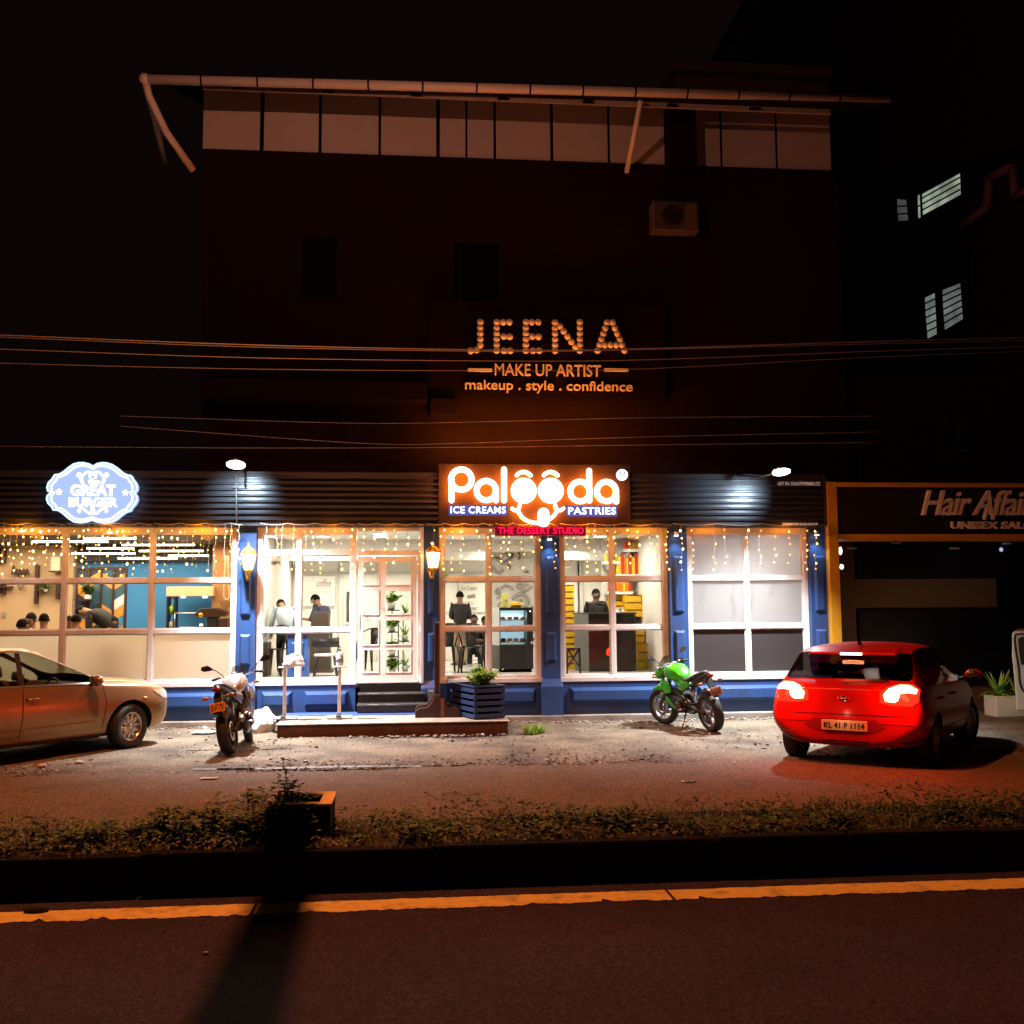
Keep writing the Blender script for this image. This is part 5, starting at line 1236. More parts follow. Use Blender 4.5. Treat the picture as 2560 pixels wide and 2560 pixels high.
# pale blue shirt, bending forward
pose = dict(STAND, chest=(0,.10,1.25), neck=(0,.19,1.38), hl=(0,.26,1.41), hm=(0,.32,1.44), ht=(0,.37,1.48), sL=(-.175,.15,1.35), sR=(.175,.15,1.35), eL=(-.24,.14,1.08), wL=(-.2,.3,.90), eR=(.24,.14,1.08), wR=(.2,.3,.90), look=(0,.6,-.8))
place('person in a pale blue shirt bending forward near the left edge of the door window', 702, 1512, 20.4, rad(25), pose, tBLU, tDRK, .98, sleeve=.8, face=False)
pose = dict(SEAT, neck=(0,.10,1.01), hl=(0,.15,1.07), hm=(0,.19,1.13), ht=(0,.21,1.20), look=(0,1,-.6))
place('person in a dark navy top leaning over behind the brown podium', 788, 1500, 21.6, rad(60), pose, mat('navy_top', (.05,.055,.11), .85), tDRK, 1.05)
# burger shop customers
sb = dict(SEAT, look=(0,1,-.4))
place('customer in black with bowed head, lowest at the left of the burger shop', 57, 1564, 19.0, rad(-25), sb, tBLK, tDRK, 1.12)
place('customer with thick hair facing the street between two bowed heads', 77, 1550, 19.7, R180-.2, sb, tBLK, tDRK, 1.1, hair=1.8)
place('customer in a white shirt seen from behind in the burger shop', 110, 1549, 19.0, rad(15), sb, tWHT, tDRK, 1.02)
place('customer half hidden by the white window post in the burger shop', 172, 1556, 19.4, R180+.6, sb, tRED, tDRK, 1.1)
place('customer in a plaid shirt seen from behind below the bending waiter', 190, 1551, 19.0, rad(10), sb, tPLD, tDRK, 1.0)
place('young customer facing the street beside the chevron screen', 284, 1556, 20.2, R180+.3, sb, mat('blue_tshirt', (.08,.16,.30), .85), tDRK, 1.05)
pose = dict(STAND, waist=(0,.06,1.05), chest=(0,.24,1.17), neck=(0,.40,1.25), hl=(0,.48,1.25), hm=(0,.56,1.25), ht=(0,.63,1.27), sL=(-.175,.33,1.22), sR=(.175,.33,1.22), eL=(-.24,.30,.96), wL=(-.2,.46,.80), eR=(.26,.26,.98), wR=(.22,.42,.80), look=(0,.5,-1))
place('waiter in a black tee bending over the tables in the burger shop', 205, 1530, 20.3, rad(78), pose, tBLK, tDRK, 1.12, face=False)
# ================================================================ dessert shop interior
def ceil_light(px, py, zc, r, pw, label, col=(1,.90,.76), Yc=None):
    c = G(px, py, zc-.01) if Yc is None else Vector((P(px,py,Yc).x, Yc, zc-.01)); t = thing('ceiling_light', label, 'ceiling light', c, group='ceiling lights of the shops')
    b = MB(); b.lathe([(r,0),(r+.025,0),(r+.02,-.03),(r,-.03)], c, (0,0,1), 20, closed=True); b.build('trim', mWHITE, t)
    b = MB(); b.lathe([(.001,-.012),(r-.002,-.012),(r-.002,-.03),(.001,-.035)], c, (0,0,1), 20); b.build('lens', emis('ceiling_lens', (1,.94,.85), 14, False), t)
    lamp('AREA', 'ceiling_lamp', c-Vector((0,0,.06)), pw, col, t, sx=.5, target=c-Vector((0,0,2)))
zc = ZT+.02
for px, py, lab in ((672,1338,'ceiling light nearest the burger shop, front row'),(808,1338,'ceiling light over the window left of the door, front row'),(950,1337,'ceiling light just inside the door, front row'),(1232,1336,'ceiling light over the window beside the gold lantern'),(1500,1338,'ceiling light over the cashier'),
                    (795,1364,'ceiling light at the back, left of the door'),(944,1364,'ceiling light at the back, seen through the door'),(1252,1364,'ceiling light at the back, above the cake display'),(1403,1364,'ceiling light at the back, left of the cashier')):
    ceil_light(px, py, zc, .13, (36 if px < 850 else 50) if py < 1350 else (36 if px < 850 else 44), lab)
ceil_light(1775, 1337, zc, .10, 22, 'ceiling light behind the left pane of the frosted window', (1,.97,.92), 19.1); ceil_light(1885, 1337, zc, .10, 27, 'ceiling light behind the right pane of the frosted window', (1,.95,.88), 18.75)
# --- metal cafe chair
mCH = mat('gunmetal_chair', (.030,.025,.024), .4, metal=.5, var=.15)
def cafe_chair(label, x, y, rz, z=ZFL, s=1.0):
    t = thing('cafe_chair', label, 'chair', (x,y,z), rz, 'metal cafe chairs'); t.scale = (s,)*3
    b = MB(); b.loft([[(-.17,-.17,.44),(.17,-.17,.44),(.19,.19,.44),(-.19,.19,.44)],[(-.18,-.18,.455),(.18,-.18,.455),(.20,.20,.455),(-.20,.20,.455)]]); b.build('seat', mCH, t, local=True, bevel=.01)
    for sx in (-1,1):
        for sy in (-1,1):
            b = MB(); b.loft([[(sx*.14,sy*.14,.44),(sx*.19,sy*.14,.44),(sx*.19,sy*.19,.44),(sx*.14,sy*.19,.44)],[(sx*.20,sy*.20,0),(sx*.225,sy*.20,0),(sx*.225,sy*.225,0),(sx*.20,sy*.225,0)]]); b.build('leg', mCH, t, local=True)
    b = MB(); b.tube(spl([(-.19,.16,.44),(-.22,.05,.62),(-.20,-.16,.78),(0,-.22,.84),(.20,-.16,.78),(.22,.05,.62),(.19,.16,.44)], 5), .013, 7); b.build('back_frame', mCH, t, local=True)
    b = MB(); b.loft([[(-.07,-.185,.455),(.07,-.185,.455),(.07,-.175,.455),(-.07,-.175,.455)],[(-.09,-.225,.835),(.09,-.225,.835),(.09,-.215,.835),(-.09,-.215,.835)]]); b.build('back_splat', mCH, t, local=True)
    return t
def at(px, Y): return xf(px, 1600, Y)
cafe_chair('black metal cafe chair seen through the left side of the door', at(922,21.0), 21.0, rad(150))
cafe_chair('black metal cafe chair behind the menu board, left of the striped back', at(1116,20.0), 20.0, rad(14), s=1.12)
cafe_chair('black metal cafe chair with its back to the window beside the shrub', at(1180,19.9), 19.9, rad(-10), s=1.12)
cafe_chair('black metal cafe chair partly behind the cake display case', at(1352,21.0), 21.0, rad(60))
cafe_chair('dark chair behind the window left of the door, next to the bent person', at(690,19.7), 19.7, rad(160), s=1.1)
# table of the seated man
t = thing('table', 'small reddish wooden cafe table before the seated man', 'table', (at(1185,22.4), 22.4, ZFL))
b = MB(); x = at(1185,22.4); b.box(x-.42, x+.42, 22.1, 22.7, ZFL+.71, ZFL+.75); b.build('table_top', mat('red_wood', (.34,.10,.05), .4, var=.25, vscale=10), t, bevel=.008)
for dx in (-.34,.34):
    for dy in (22.16,22.64): b = MB(); b.box(x+dx-.03, x+dx+.03, dy-.03, dy+.03, ZFL, ZFL+.71); b.build('leg', mat('red_wood'), t)
# bar chair and podium left of the door
mPOD = mat('brown_podium', (.085,.060,.045), .6, var=.3, vscale=14)
x0, x1 = at(775,20.6), at(826,20.6)
t = thing('podium', 'tall dark brown podium behind the window left of the door', 'podium', ((x0+x1)/2, 20.6, ZFL))
b = MB(); b.loft([[(x0-.05,20.4,ZFL+.02),(x1+.02,20.4,ZFL+.02),(x1+.02,20.8,ZFL+.02),(x0-.05,20.8,ZFL+.02)],[(x0+.05,20.4,zf(1527,20.6)),(x1-.03,20.4,zf(1527,20.6)),(x1-.03,20.75,zf(1527,20.6)),(x0+.05,20.75,zf(1527,20.6))]]); b.build('body', mPOD, t, bevel=.01, smooth=False)
b = MB(); b.box(x0-.10, x1+.06, 20.36, 20.86, ZFL, ZFL+.06); b.build('foot', mPOD, t)
xc = at(815,19.3)
t = thing('bar_chair', 'black bar chair with curved backrest and pale seat left of the door', 'chair', (xc, 19.3, ZFL))
zs = zf(1636,19.3)
b = MB(); b.lathe([(.001,0),(.21,0),(.22,.02),(.21,.045),(.001,.05)], (xc,19.3,zs), (0,0,1), 20); b.build('seat', mat('pale_seat', (.62,.58,.50), .5), t)
b = MB()
za, zb2 = zs+.17, zs+.34; secs = []
for k in range(15):
    a = rad(200+10*k); r = .25; c = Vector((xc+r*math.cos(a), 19.3+.02+r*.8*math.sin(a)*1.0, 0)); d = Vector((math.cos(a), math.sin(a), 0))*.014
    secs.append([(c.x-d.x, c.y-d.y, za), (c.x+d.x, c.y+d.y, za), (c.x+d.x, c.y+d.y, zb2), (c.x-d.x, c.y-d.y, zb2)])
b.loft(secs); b.build('backrest', mPLAST, t, smooth=True)
for sx in (-1,1):
    for sy in (-1,1): b = MB(); b.tube([(xc+sx*.15,19.3+sy*.12,zs),(xc+sx*.21,19.3+sy*.17,ZFL)], .014, 7); b.build('leg', mPLAST, t)
for sx in (-1,1): b = MB(); b.tube([(xc+sx*.2,19.28,zs),(xc+sx*.235,19.25,za+.05)], .012, 6); b.build('back_support', mPLAST, t)
b = MB(); b.tube([(xc-.18,19.16,zs-.35),(xc+.18,19.16,zs-.35)], .01, 6); b.build('foot_rail', mPLAST, t)
# low blue counter, made up to stand for a double image of the pillar
x0, x1 = at(717,18.55), at(776,18.55)
t = thing('added_counter', 'made-up small blue counter with dark top where a pillar ghost shows left of the door', 'counter', ((x0+x1)/2, 18.5, ZFL))
b = MB(); b.box(x0+.03, x1-.03, 18.42, 18.75, ZFL, zf(1584,18.5)); raised(b, x0+.09, x1-.09, ZFL+.18, zf(1600,18.5), 18.42, .03, .03); b.build('body', mBLUE, t, bevel=.004)
b = MB(); b.box(x0-.02, x1+.02, 18.38, 18.78, zf(1584,18.5)+.001, zf(1577,18.5)); b.build('top', mDWOOD, t, bevel=.006)
# low cabinet at far left
x0, x1 = at(650,19.6), at(673,19.6)
t = thing('cabinet', 'dark low cabinet at the left edge of the window left of the door', 'cabinet', (x0, 19.6, ZFL)); b = MB(); b.box(x0-.2, x1, 19.4, 19.9, ZFL, zf(1600,19.6)); b.build('carcass', mPOD, t, bevel=.01); b = MB(); b.box(x0-.18, x1-.02, 19.38, 19.398, ZFL+.4, ZFL+.42); b.build('door_edge', mBLACK, t)
# coffee poster and ice cream poster
mPOST = mat('poster_paper', (.68,.66,.59), .7, var=.03); mINK = mat('grey_ink', (.22,.20,.19), .7, var=.05); mINK2 = mat('faint_ink', (.50,.48,.44), .7, var=.05)
def poster(label, px0, py0, px1, py1, Y):
    a, q = P(px0,py1,Y), P(px1,py0,Y); t = thing('poster', label, 'poster', ((a.x+q.x)/2, Y, a.z)); b = MB(); b.box(a.x, q.x, Y-.02, Y-.001, a.z, q.z); b.build('board', mPOST, t, bevel=.004); return t
Y = 24.26
t = poster('pale wall poster reading coffee behind the window left of the door', 757, 1440, 838, 1516, Y)
a, q = P(792,1467,Y), P(828,1448,Y); b = MB(); text_fit(b, 'coffee', a.x, q.x, a.z, q.z, Y-.028, .006, shear=.35); b.build('lettering', mINK, t)
b = MB()
for y_, x0_, x1_ in ((1472,770,826),(1480,768,830),(1495,775,800),(1502,775,805)): a, q = P(x0_,y_+1.2,Y), P(x1_,y_-1.2,Y); b.box(a.x, q.x, Y-.026, Y-.021, a.z, q.z)
b.build('small_print', mINK2, t)
t = poster('pale ice cream wall poster behind the standing man', 1148, 1440, 1196, 1519, Y)
a, q = P(1153,1476,Y), P(1191,1464,Y); b = MB(); text_fit(b, 'Ice Cream', a.x, q.x, a.z, q.z, Y-.028, .006, shear=.2); b.build('lettering', mINK, t)
b = MB(); a, q = P(1168,1497,Y), P(1190,1488,Y); b.prism([(a.x,a.z),(q.x,a.z+.03),(q.x-.03,(a.z+q.z)/2+.02),(q.x,q.z+.03),(a.x,q.z)], Y-.03, Y-.021); b.build('ribbon', mINK, t)
b = MB()
for y_ in (1450,1458,1505,1511): a, q = P(1160,y_+1.5,Y), P(1185,y_-1.5,Y); b.box(a.x, q.x, Y-.026, Y-.021, a.z, q.z)
b.build('small_print', mINK2, t)
t = poster('pale poster of little cups at the left edge of the window left of the door', 655, 1450, 700, 1516, Y)
b = MB()
for px, py in ((672,1470),(667,1495),(684,1503)): c = P(px,py,Y-.03); b.tube([c+Vector((-.05,0,.02)), c+Vector((-.03,0,.06)), c+Vector((.03,0,.06)), c+Vector((.05,0,0)), c+Vector((0,0,-.03))], .014, 5)
b.build('drawing', mat('red_brown_ink', (.35,.16,.10), .7), t)
# hanging sign by the left edge
t = thing('hanging_sign', 'small white notice hanging behind the window left of the door', 'sign', P(693,1412,19.2)); a, q = P(678,1413,19.2), P(702,1402,19.2); b = MB(); b.box(a.x, q.x, 19.19, 19.2, a.z, q.z); b.build('board', mWHITE, t)
b = MB(); b.box(a.x+.03, q.x-.03, 19.183, 19.189, (a.z+q.z)/2-.012, (a.z+q.z)/2+.012); b.build('print', mINK, t); b = MB(); b.tube([(q.x-.02,19.195,q.z),(q.x-.02,19.195,ZT)], .004, 4); b.build('cord', mINK, t)
# --- plant stand seen through the door
YPs = 20.0
t = thing('plant_stand', 'black tiered metal plant stand just inside the door', 'plant stand', (at(998,YPs), YPs, ZFL))
b = MB()
for px, y0_, y1_ in ((980,1522,1680),(996,1545,1680),(1008,1540,1680)): b.tube([P(px,y0_,YPs), (P(px,1600,YPs).x, YPs, ZFL)], .011, 6)
b.tube([P(996,1546,YPs), P(1023,1546,YPs)], .01, 6); b.build('frame', mPLAST, t)
tiers = ((968,1000,1523),(969,996,1577),(969,997,1638),(968,1024,1678),(1000,1024,1600))
for a_, c_, y_ in tiers:
    b = MB(); z = zf(y_,YPs); b.box(at(a_,YPs), at(c_,YPs), YPs-.12, YPs+.12, z-.022, z); b.build('shelf', mPLAST, t, bevel=.003)
def potted(px, ypot, pw, ph, kind, label, Y=YPs, seed=1):
    x = at(px,Y); z = zf(ypot,Y)+.001; w = pw/2560*Y/2; h = ph/2560*Y
    u = thing('plant_pot', 'white pot ' + label, 'plant pot', (x,Y,z)); b = MB(); b.lathe([(.001,0),(w*.78,0),(w,h*.9),(w,h),(w*.9,h),(w*.88,h*.85),(.001,h*.84)], (x,Y,z), (0,0,1), 18); b.build('pot', mPOT, u)
    random.seed(seed)
    if kind == 's': strap('potted_plant', 'spiky plant ' + label, (x,Y,z+h*.85), .30, 26, seed, w=.030)
    else: shrub('potted_plant', 'leafy plant ' + label, (x,Y,z+h*.85), .14, .12, .24, 260, SPM, lw=(.035,.055), ll=(.06,.10), seed=seed, cat='plant')
potted(978, 1523, 22, 18, 'l', 'on the topmost tier of the stand', seed=3); potted(1013, 1546, 20, 15, 's', 'on the bar at the upper right of the stand', seed=5)
potted(980, 1577, 18, 8, 'l', 'on the second tier of the stand', seed=6); potted(1012, 1600, 17, 14, 's', 'on the small right tier of the stand', seed=7)
potted(980, 1638, 18, 14, 'l', 'on the third tier of the stand', seed=9); potted(981, 1678, 18, 8, 'l', 'at the bottom left of the stand', seed=10); potted(1013, 1678, 18, 16, 's', 'at the bottom right of the stand', seed=12)
# --- swirl mural panel
YMu = 22.4
a, q = P(1224,1700,YMu), P(1350,1330,YMu)
t = thing('mural_panel', 'cream wall panel painted with large grey swirls behind the cake display', 'mural', ((a.x+q.x)/2, YMu, ZFL))
b = MB(); b.box(a.x, q.x, YMu, YMu+.08, ZFL, ZT); b.build('panel', mat('mural_cream', (.70,.67,.60), .7, var=.05), t)
mSW = mat('mural_grey', (.40,.39,.36), .7, var=.1); mSW2 = mat('mural_brown', (.24,.17,.12), .7, var=.1)
def cm7(x, y): return P(1100+x*.1863, 1360+y*.1863, YMu-.012)
def swirl(pts, r): b.tube(spl([cm7(*p) for p in pts], 8), r, 6, squash=(1,0,0))
b = MB()
def spiral(cx, cy, R, turns, a0, r, sgn=1):
    n = int(30*turns); pts = []; rs_ = []
    for i in range(n+1):
        k = i/n; a = a0+sgn*2*math.pi*turns*k; rr_ = R*(1-.85*k); p = cm7(cx+rr_*math.cos(a), cy-rr_*math.sin(a)); pts.append(p); rs_.append(r*(1-.6*k)+.004)
    b.tube(pts, rs_, 6)
spiral(1090,780,120,1.4,math.pi*.9,.045,-1); spiral(1070,580,65,1.2,-1.2,.03,1); spiral(900,130,60,1.2,2.6,.03,-1); spiral(780,640,40,1,2.5,.022,1)
swirl([(820,600),(880,560),(960,590),(980,620)], .03); swirl([(760,730),(800,700),(790,650),(770,590)], .03); swirl([(1120,640),(1180,620),(1240,570)], .025); swirl([(700,290),(740,360),(800,390),(850,340)], .035); swirl([(700,190),(760,210),(860,260),(960,200)], .035)
swirl([(780,850),(800,800),(850,770),(860,700)], .025); swirl([(1230,820),(1260,880),(1255,960),(1275,1040)], .03); swirl([(1130,560),(1160,545),(1190,560)], .02); swirl([(1250,1200),(1290,1150),(1300,1230),(1255,1290)], .025)
b.build('swirls', mSW, t)
b = MB(); swirl([(760,180),(850,240),(950,190),(980,120)], .028); swirl([(1040,110),(1070,140),(1060,190),(1050,210)], .02); swirl([(905,280),(940,300),(930,340)], .02); swirl([(1130,380),(1170,370),(1190,385)], .02); b.build('dark_swirls', mSW2, t)
# --- cake display case
YD = 19.75; xD0, xD1 = at(1249,YD), at(1333,YD); zD1 = zf(1519,YD)
t = thing('cake_display', 'black refrigerated cake display case with lit glass front and chrome shelves', 'display case', ((xD0+xD1)/2, YD, ZFL))
D_ = .62; zg0, zg1 = zf(1614,YD), zf(1527,YD); xg0, xg1 = xD0+.02, at(1318,YD)
b = MB(); b.box(xD0, xD1, YD, YD+D_, ZFL+.06, zg0-.001); b.box(xD0, xD1, YD, YD+D_, zg1+.001, zD1); b.box(xg1+.001, xD1, YD, YD+D_, zg0, zg1); b.box(xD0, xg0-.001, YD, YD+.03, zg0, zg1); b.box(xg0, xg1, YD+D_-.03, YD+D_, zg0, zg1)
b.build('cabinet', mBLACK, t, bevel=.008)
# left flank is stainless and angled toward the street
b = MB(); b.add([(xD0-.004,YD,ZFL+.06),(xD0-.20,YD+D_,ZFL+.06),(xD0-.20,YD+D_,zg0),(xD0-.004,YD,zg0)], [(0,1,2,3)]); b.build('lower_flank', mat('dark_flank', (.05,.045,.045), .4), t)
b = MB(); b.add([(xD0-.004,YD,zg0+.002),(xD0-.20,YD+D_,zg0+.002),(xD0-.20,YD+D_,zD1),(xD0-.004,YD,zD1)], [(0,1,2,3)]); b.build('glass_flank', mat('flank_steel', (.55,.57,.58), .25, metal=.2), t)
b = MB(); b.box(xg0+.005, xg1-.005, YD+D_-.06, YD+D_-.032, zg0, zg1); b.build('back_lining', mat('glowing_lining', (.60,.80,.86), .3, var=.15, vscale=5, emit=(.55,.85,1.0), estr=.6), t)  # lining glows by itself, standing in for light inside the case
for i in range(3):
    z = zg0+(zg1-zg0)*(.06+.32*i); b = MB(); b.box(xg0+.01, xg1-.01, YD+.06, YD+D_-.07, z, z+.014); s_ = b.build('shelf', mat('shelf_glass', (.7,.85,.88), .15), t)
    b = MB(); b.tube([(xg0+.01,YD+.05,z+.02),(xg1-.01,YD+.05,z+.02)], .008, 6); b.build('rail', mCHROME, s_)
for i in range(3):
    for k in range(4):
        z = zg0+(zg1-zg0)*(.06+.32*i)+.0145; x = xg0+.07+(xg1-xg0-.14)*k/3; r2 = random.Random(i*7+k); u = MB(); u.lathe([(.001,0),(.055,0),(.055,.06),(.03,.075),(.001,.08)], (x,YD+.2,z), (0,0,1), 12)
        o = u.build('cake', mat(('cake_cream','cake_choc','cake_pink')[r2.randrange(3)], ((.7,.62,.5),(.12,.05,.03),(.6,.25,.3))[r2.randrange(3)], .6), None); tag(o, f"small round cake on the {('bottom','middle','top')[i]} shelf of the display case, {('leftmost','second from the left','third from the left','rightmost')[k]}", 'cake')
b = MB(); b.box(xg0, xg1, YD+.002, YD+.008, zg0+.002, zg1-.002); b.build('front_glass', mGLASS, t)
lamp('AREA', 'case_lamp', ((xg0+xg1)/2, YD+.25, zg1-.03), 5, (.8,.95,1), t, sx=.4, sy=.1, target=((xg0+xg1)/2, YD+.25, 0))
for px, py in ((1326,1529),(1329,1607)):
    b = MB(); c = P(px,py,YD-.012); b.lathe([(.001,-.01),(.018,-.01),(.018,.01),(.001,.01)], c, (0,1,0), 10); b.build('knob', mCHROME, t)
b = MB(); b.box(xD0+.03, xD1-.03, YD+.03, YD+D_-.03, ZFL, ZFL+.059); b.build('kick_base', mDARK, t)
u = thing('drink_carton', 'tall lime yellow carton standing on top of the cake display', 'carton', (at(1262,YD+.3), YD+.3, zD1)); x = at(1262,YD+.3); b = MB(); b.box(x-.055, x+.055, YD+.25, YD+.36, zD1+.001, zf(1485,YD+.3)); b.build('body', mat('lime_carton', (.62,.66,.14), .5, var=.15), u, bevel=.006); b = MB(); b.lathe([(.001,0),(.02,0),(.02,.03),(.001,.03)], (x+.03,YD+.244,zD1+.14), (0,1,0), 10); b.build('badge', mat('red_badge', (.6,.05,.03), .5), u)
u = thing('fruit_basket', 'yellow basket of sweets on top of the cake display', 'basket', (at(1290,YD+.3), YD+.3, zD1)); x = at(1290,YD+.3); b = MB(); b.lathe([(.001,0),(.09,0),(.14,.06),(.13,.065),(.08,.02),(.001,.02)], (x,YD+.3,zD1+.001), (0,0,1), 16); b.build('bowl', mYEL, u)
b = MB(); r2 = random.Random(3)
for i in range(8): b.ball((x+r2.uniform(-.09,.09), YD+.3+r2.uniform(-.07,.07), zD1+.065+r2.uniform(0,.03)), .03, 8)
b.build('sweets', mat('orange_sweet', (.75,.35,.02), .4), u)
# --- cashier counter
YC = 19.65; x0, x1 = at(1472,YC), at(1590,YC); zC = zf(1534,YC)
t = thing('counter', 'black fronted cash counter with a grey side panel', 'counter', ((x0+x1)/2, YC, ZFL))
b = MB(); b.box(x0, x1, YC, YC+.55, ZFL, zC-.03); b.build('front', mat('counter_black', (.020,.016,.016), .18, var=.2), t, bevel=.006)
b = MB(); b.add([(x0-.004,YC,ZFL),(x0-.20,YC+.5,ZFL),(x0-.20,YC+.5,zC-.03),(x0-.004,YC,zC-.03)], [(0,1,2,3)]); b.build('side_panel', mat('counter_grey', (.16,.155,.15), .4), t)
b = MB(); b.prism([(x0-.22,0),(x0,-.0),(x1+.02,0),(x1+.02,1),(x0-.22,1)], 0, 1, to=lambda X, y, z: (X, YC-.02+z*.6 + (.5 if X < x0-.1 and z < .5 else 0), zC-.028+y*.03)); b.build('top', mat('counter_top', (.08,.075,.07), .25), t)
b = MB(); b.box((x0+x1)/2+.02, (x0+x1)/2+.028, YC-.004, YC-.001, ZFL+.02, zC-.05); b.build('seam', mDARK, t)
# pot plant reflected near the counter foot is left out; dark stool left of it
x = at(1433,19.1)
t = thing('folding_stool', 'dark folding stool left of the cash counter', 'stool', (x,19.1,ZFL)); zt_ = zf(1622,19.1)
b = MB(); b.box(x-.12, x+.12, 19.0, 19.2, zt_-.03, zt_); b.build('seat', mDWOOD, t)
b = MB()
for sy in (19.03,19.17): b.tube([(x-.11,sy,zt_-.02),(x+.11,sy,ZFL+.13)], .01, 5); b.tube([(x+.11,sy,zt_-.02),(x-.11,sy,ZFL+.13)], .01, 5); b.tube([(x-.115,sy,zt_-.02),(x-.125,sy,ZFL)], .012, 5); b.tube([(x+.115,sy,zt_-.02),(x+.125,sy,ZFL)], .012, 5)
b.build('frame', mDWOOD, t)
# --- yellow cartons
ORD = ['topmost','second from the top','third from the top','fourth from the top','fifth from the top','sixth from the top','seventh from the top','eighth from the top','ninth from the top','tenth from the top','eleventh from the top','twelfth from the top','thirteenth from the top','lowest']
mGAP = mat('carton_slot', (.06,.03,.01), .7)
def carton(x0, x1, y0, y1, z0, z1, label, group):
    t = thing('carton', label, 'carton', ((x0+x1)/2, y0, z0), group=group); b = MB(); b.box(x0, x1, y0, y1, z0, z1-.022); b.build('body', mYEL, t, bevel=.004)
    b = MB(); b.box(x0-.004, x1+.004, y0-.004, y1+.004, z1-.0215, z1-.002); b.build('lid', mat('carton_lid', (.72,.40,.01), .6), t)
    b = MB(); b.box(x0+.02, x1-.01, y0-.0065, y0-.0045, z1-.020, z1-.004); b.build('slot', mGAP, t)
def stack(px0, px1, py0, py1, Y, n, where, jit=0, dep=.3):
    x0, x1 = at(px0,Y), at(px1,Y); z1, z0 = zf(py0,Y), max(ZFL+.001, zf(py1,Y)); h = (z1-z0)/n; r2 = random.Random(px0)
    for i in range(n):
        dx = r2.uniform(-jit,jit); zz_ = z1-h*(i+1); o = ORD[i] if i < n-1 else ORD[-1]
        carton(x0+dx, x1+dx, Y, Y+dep, zz_, zz_+h-.001, f'yellow carton, {o} of the stack {where}', 'yellow cartons stacked in the shop')
stack(1408, 1437, 1463, 1700, 20.5, 13, 'left of the cash counter', .008)
stack(1566, 1606, 1489, 1545, 20.6, 3, 'right of the cashier', .01)
stack(1527, 1563, 1487, 1545, 20.95, 4, 'directly behind the cashier', .02)
stack(1590, 1611, 1572, 1610, 20.3, 2, 'just right of the counter front', .0); stack(1594, 1630, 1612, 1700, 20.2, 3, 'on the floor right of the counter', .01)
c = at(1540,20.9)
for i, px in enumerate((1543,1562)):
    x = at(px,20.9); u = thing('tub', ('white tub left of the counter end, behind the cashier','white tub beside the right hand carton stack')[i], 'tub', (x,20.9,zf(1534,20.9))); z = zf(1545,20.9); b = MB(); b.lathe([(.001,0),(.07,0),(.08,.16),(.001,.16)], (x,20.9,z), (0,0,1), 14); b.build('tub', mWHITE, u); b = MB(); b.lathe([(.001,.161),(.084,.161),(.084,.18),(.001,.18)], (x,20.9,z), (0,0,1), 14); b.build('lid', mWHITE, u)
b = MB(); x = at(1545,21.3); z = zf(1546,21.3); b.box(x-.45, x+.2, 20.75, 21.2, z-.04, z-.001); b.box(x-.43, x+.18, 20.8, 21.15, ZFL, z-.041); tag(b.build('back_shelf', mWHITE, None), 'white low back shelf behind the cash counter', 'shelf')
# --- wall shelves with packets
YSh = 20.95
cols = [mat('packet_yellow', (.80,.50,.02), .4, var=.2, vscale=20), mat('packet_orange', (.75,.20,.01), .4, var=.2, vscale=20), mat('packet_red', (.55,.03,.02), .4, var=.2, vscale=20), mat('packet_olive', (.40,.36,.05), .4, var=.2)]
CN = ['yellow','orange','red','olive']
# a wall stub carrying the shelves
xs0, xs1 = P(1505,1400,YSh+.3).x, XC1-.035
def wshelf(px0, px1, py, label, hpk, n, seed, wts):
    a, q = P(px0,py,YSh), P(px1,py,YSh); z = a.z
    t = thing('wall_shelf', label, 'shelf', ((a.x+q.x)/2, YSh, z)); b = MB(); b.box(a.x, q.x, YSh-.12, YSh+.29, z-.06, z); b.build('board', mWHITE, t, bevel=.004)
    b = MB(); b.box(a.x+.1, a.x+.14, YSh-.05, YSh+.29, z-.16, z-.061); b.box(q.x-.14, q.x-.1, YSh-.05, YSh+.29, z-.16, z-.061); b.build('bracket', mWHITE, t)
    r2 = random.Random(seed); x = a.x+.02
    while x < q.x-.06:
        w = r2.uniform(.035,.075); i = r2.choices(range(4), wts)[0]; h = hpk*r2.uniform(.75,1.05)
        b = MB(); b.box(x, x+w-.004, YSh-.10, YSh+.04, z+.001, z+h); o = b.build('packet', cols[i], None, bevel=.006); tag(o, f'{CN[i]} packet standing on the {label.split(",")[0]}', 'packet', 'packets on the wall shelves'); x += w
b = MB(); b.box(xs0, xs1, YSh+.33, YSh+.43, ZFL, ZT+.019); b.build('shelf_wall', mCREAM, BLD)
wshelf(1538, 1625, 1436, 'middle white wall shelf, right of the cashier', .42, 22, 4, (5,3,2,1)); wshelf(1556, 1612, 1373, 'upper white wall shelf, under the ceiling', .16, 6, 5, (1,1,3,1)); wshelf(1517, 1580, 1479, 'lower white wall shelf, behind the cashier', .20, 14, 6, (2,4,3,0)); wshelf(1508, 1548, 1404, 'short left white wall shelf, above the others', .18, 6, 7, (2,1,1,4))
u = thing('store_box', 'white box standing on the upper white wall shelf', 'box', P(1607,1360,YSh)); a, q = P(1595,1366,YSh), P(1622,1343,YSh); b = MB(); b.box(a.x, q.x, YSh-.1, YSh+.2, a.z+.0, q.z); b.build('body', mWHITE, u, bevel=.006); b = MB(); b.box(a.x-.006, q.x+.006, YSh-.106, YSh+.206, q.z+.001, q.z+.03); b.build('lid', mWHITE, u)
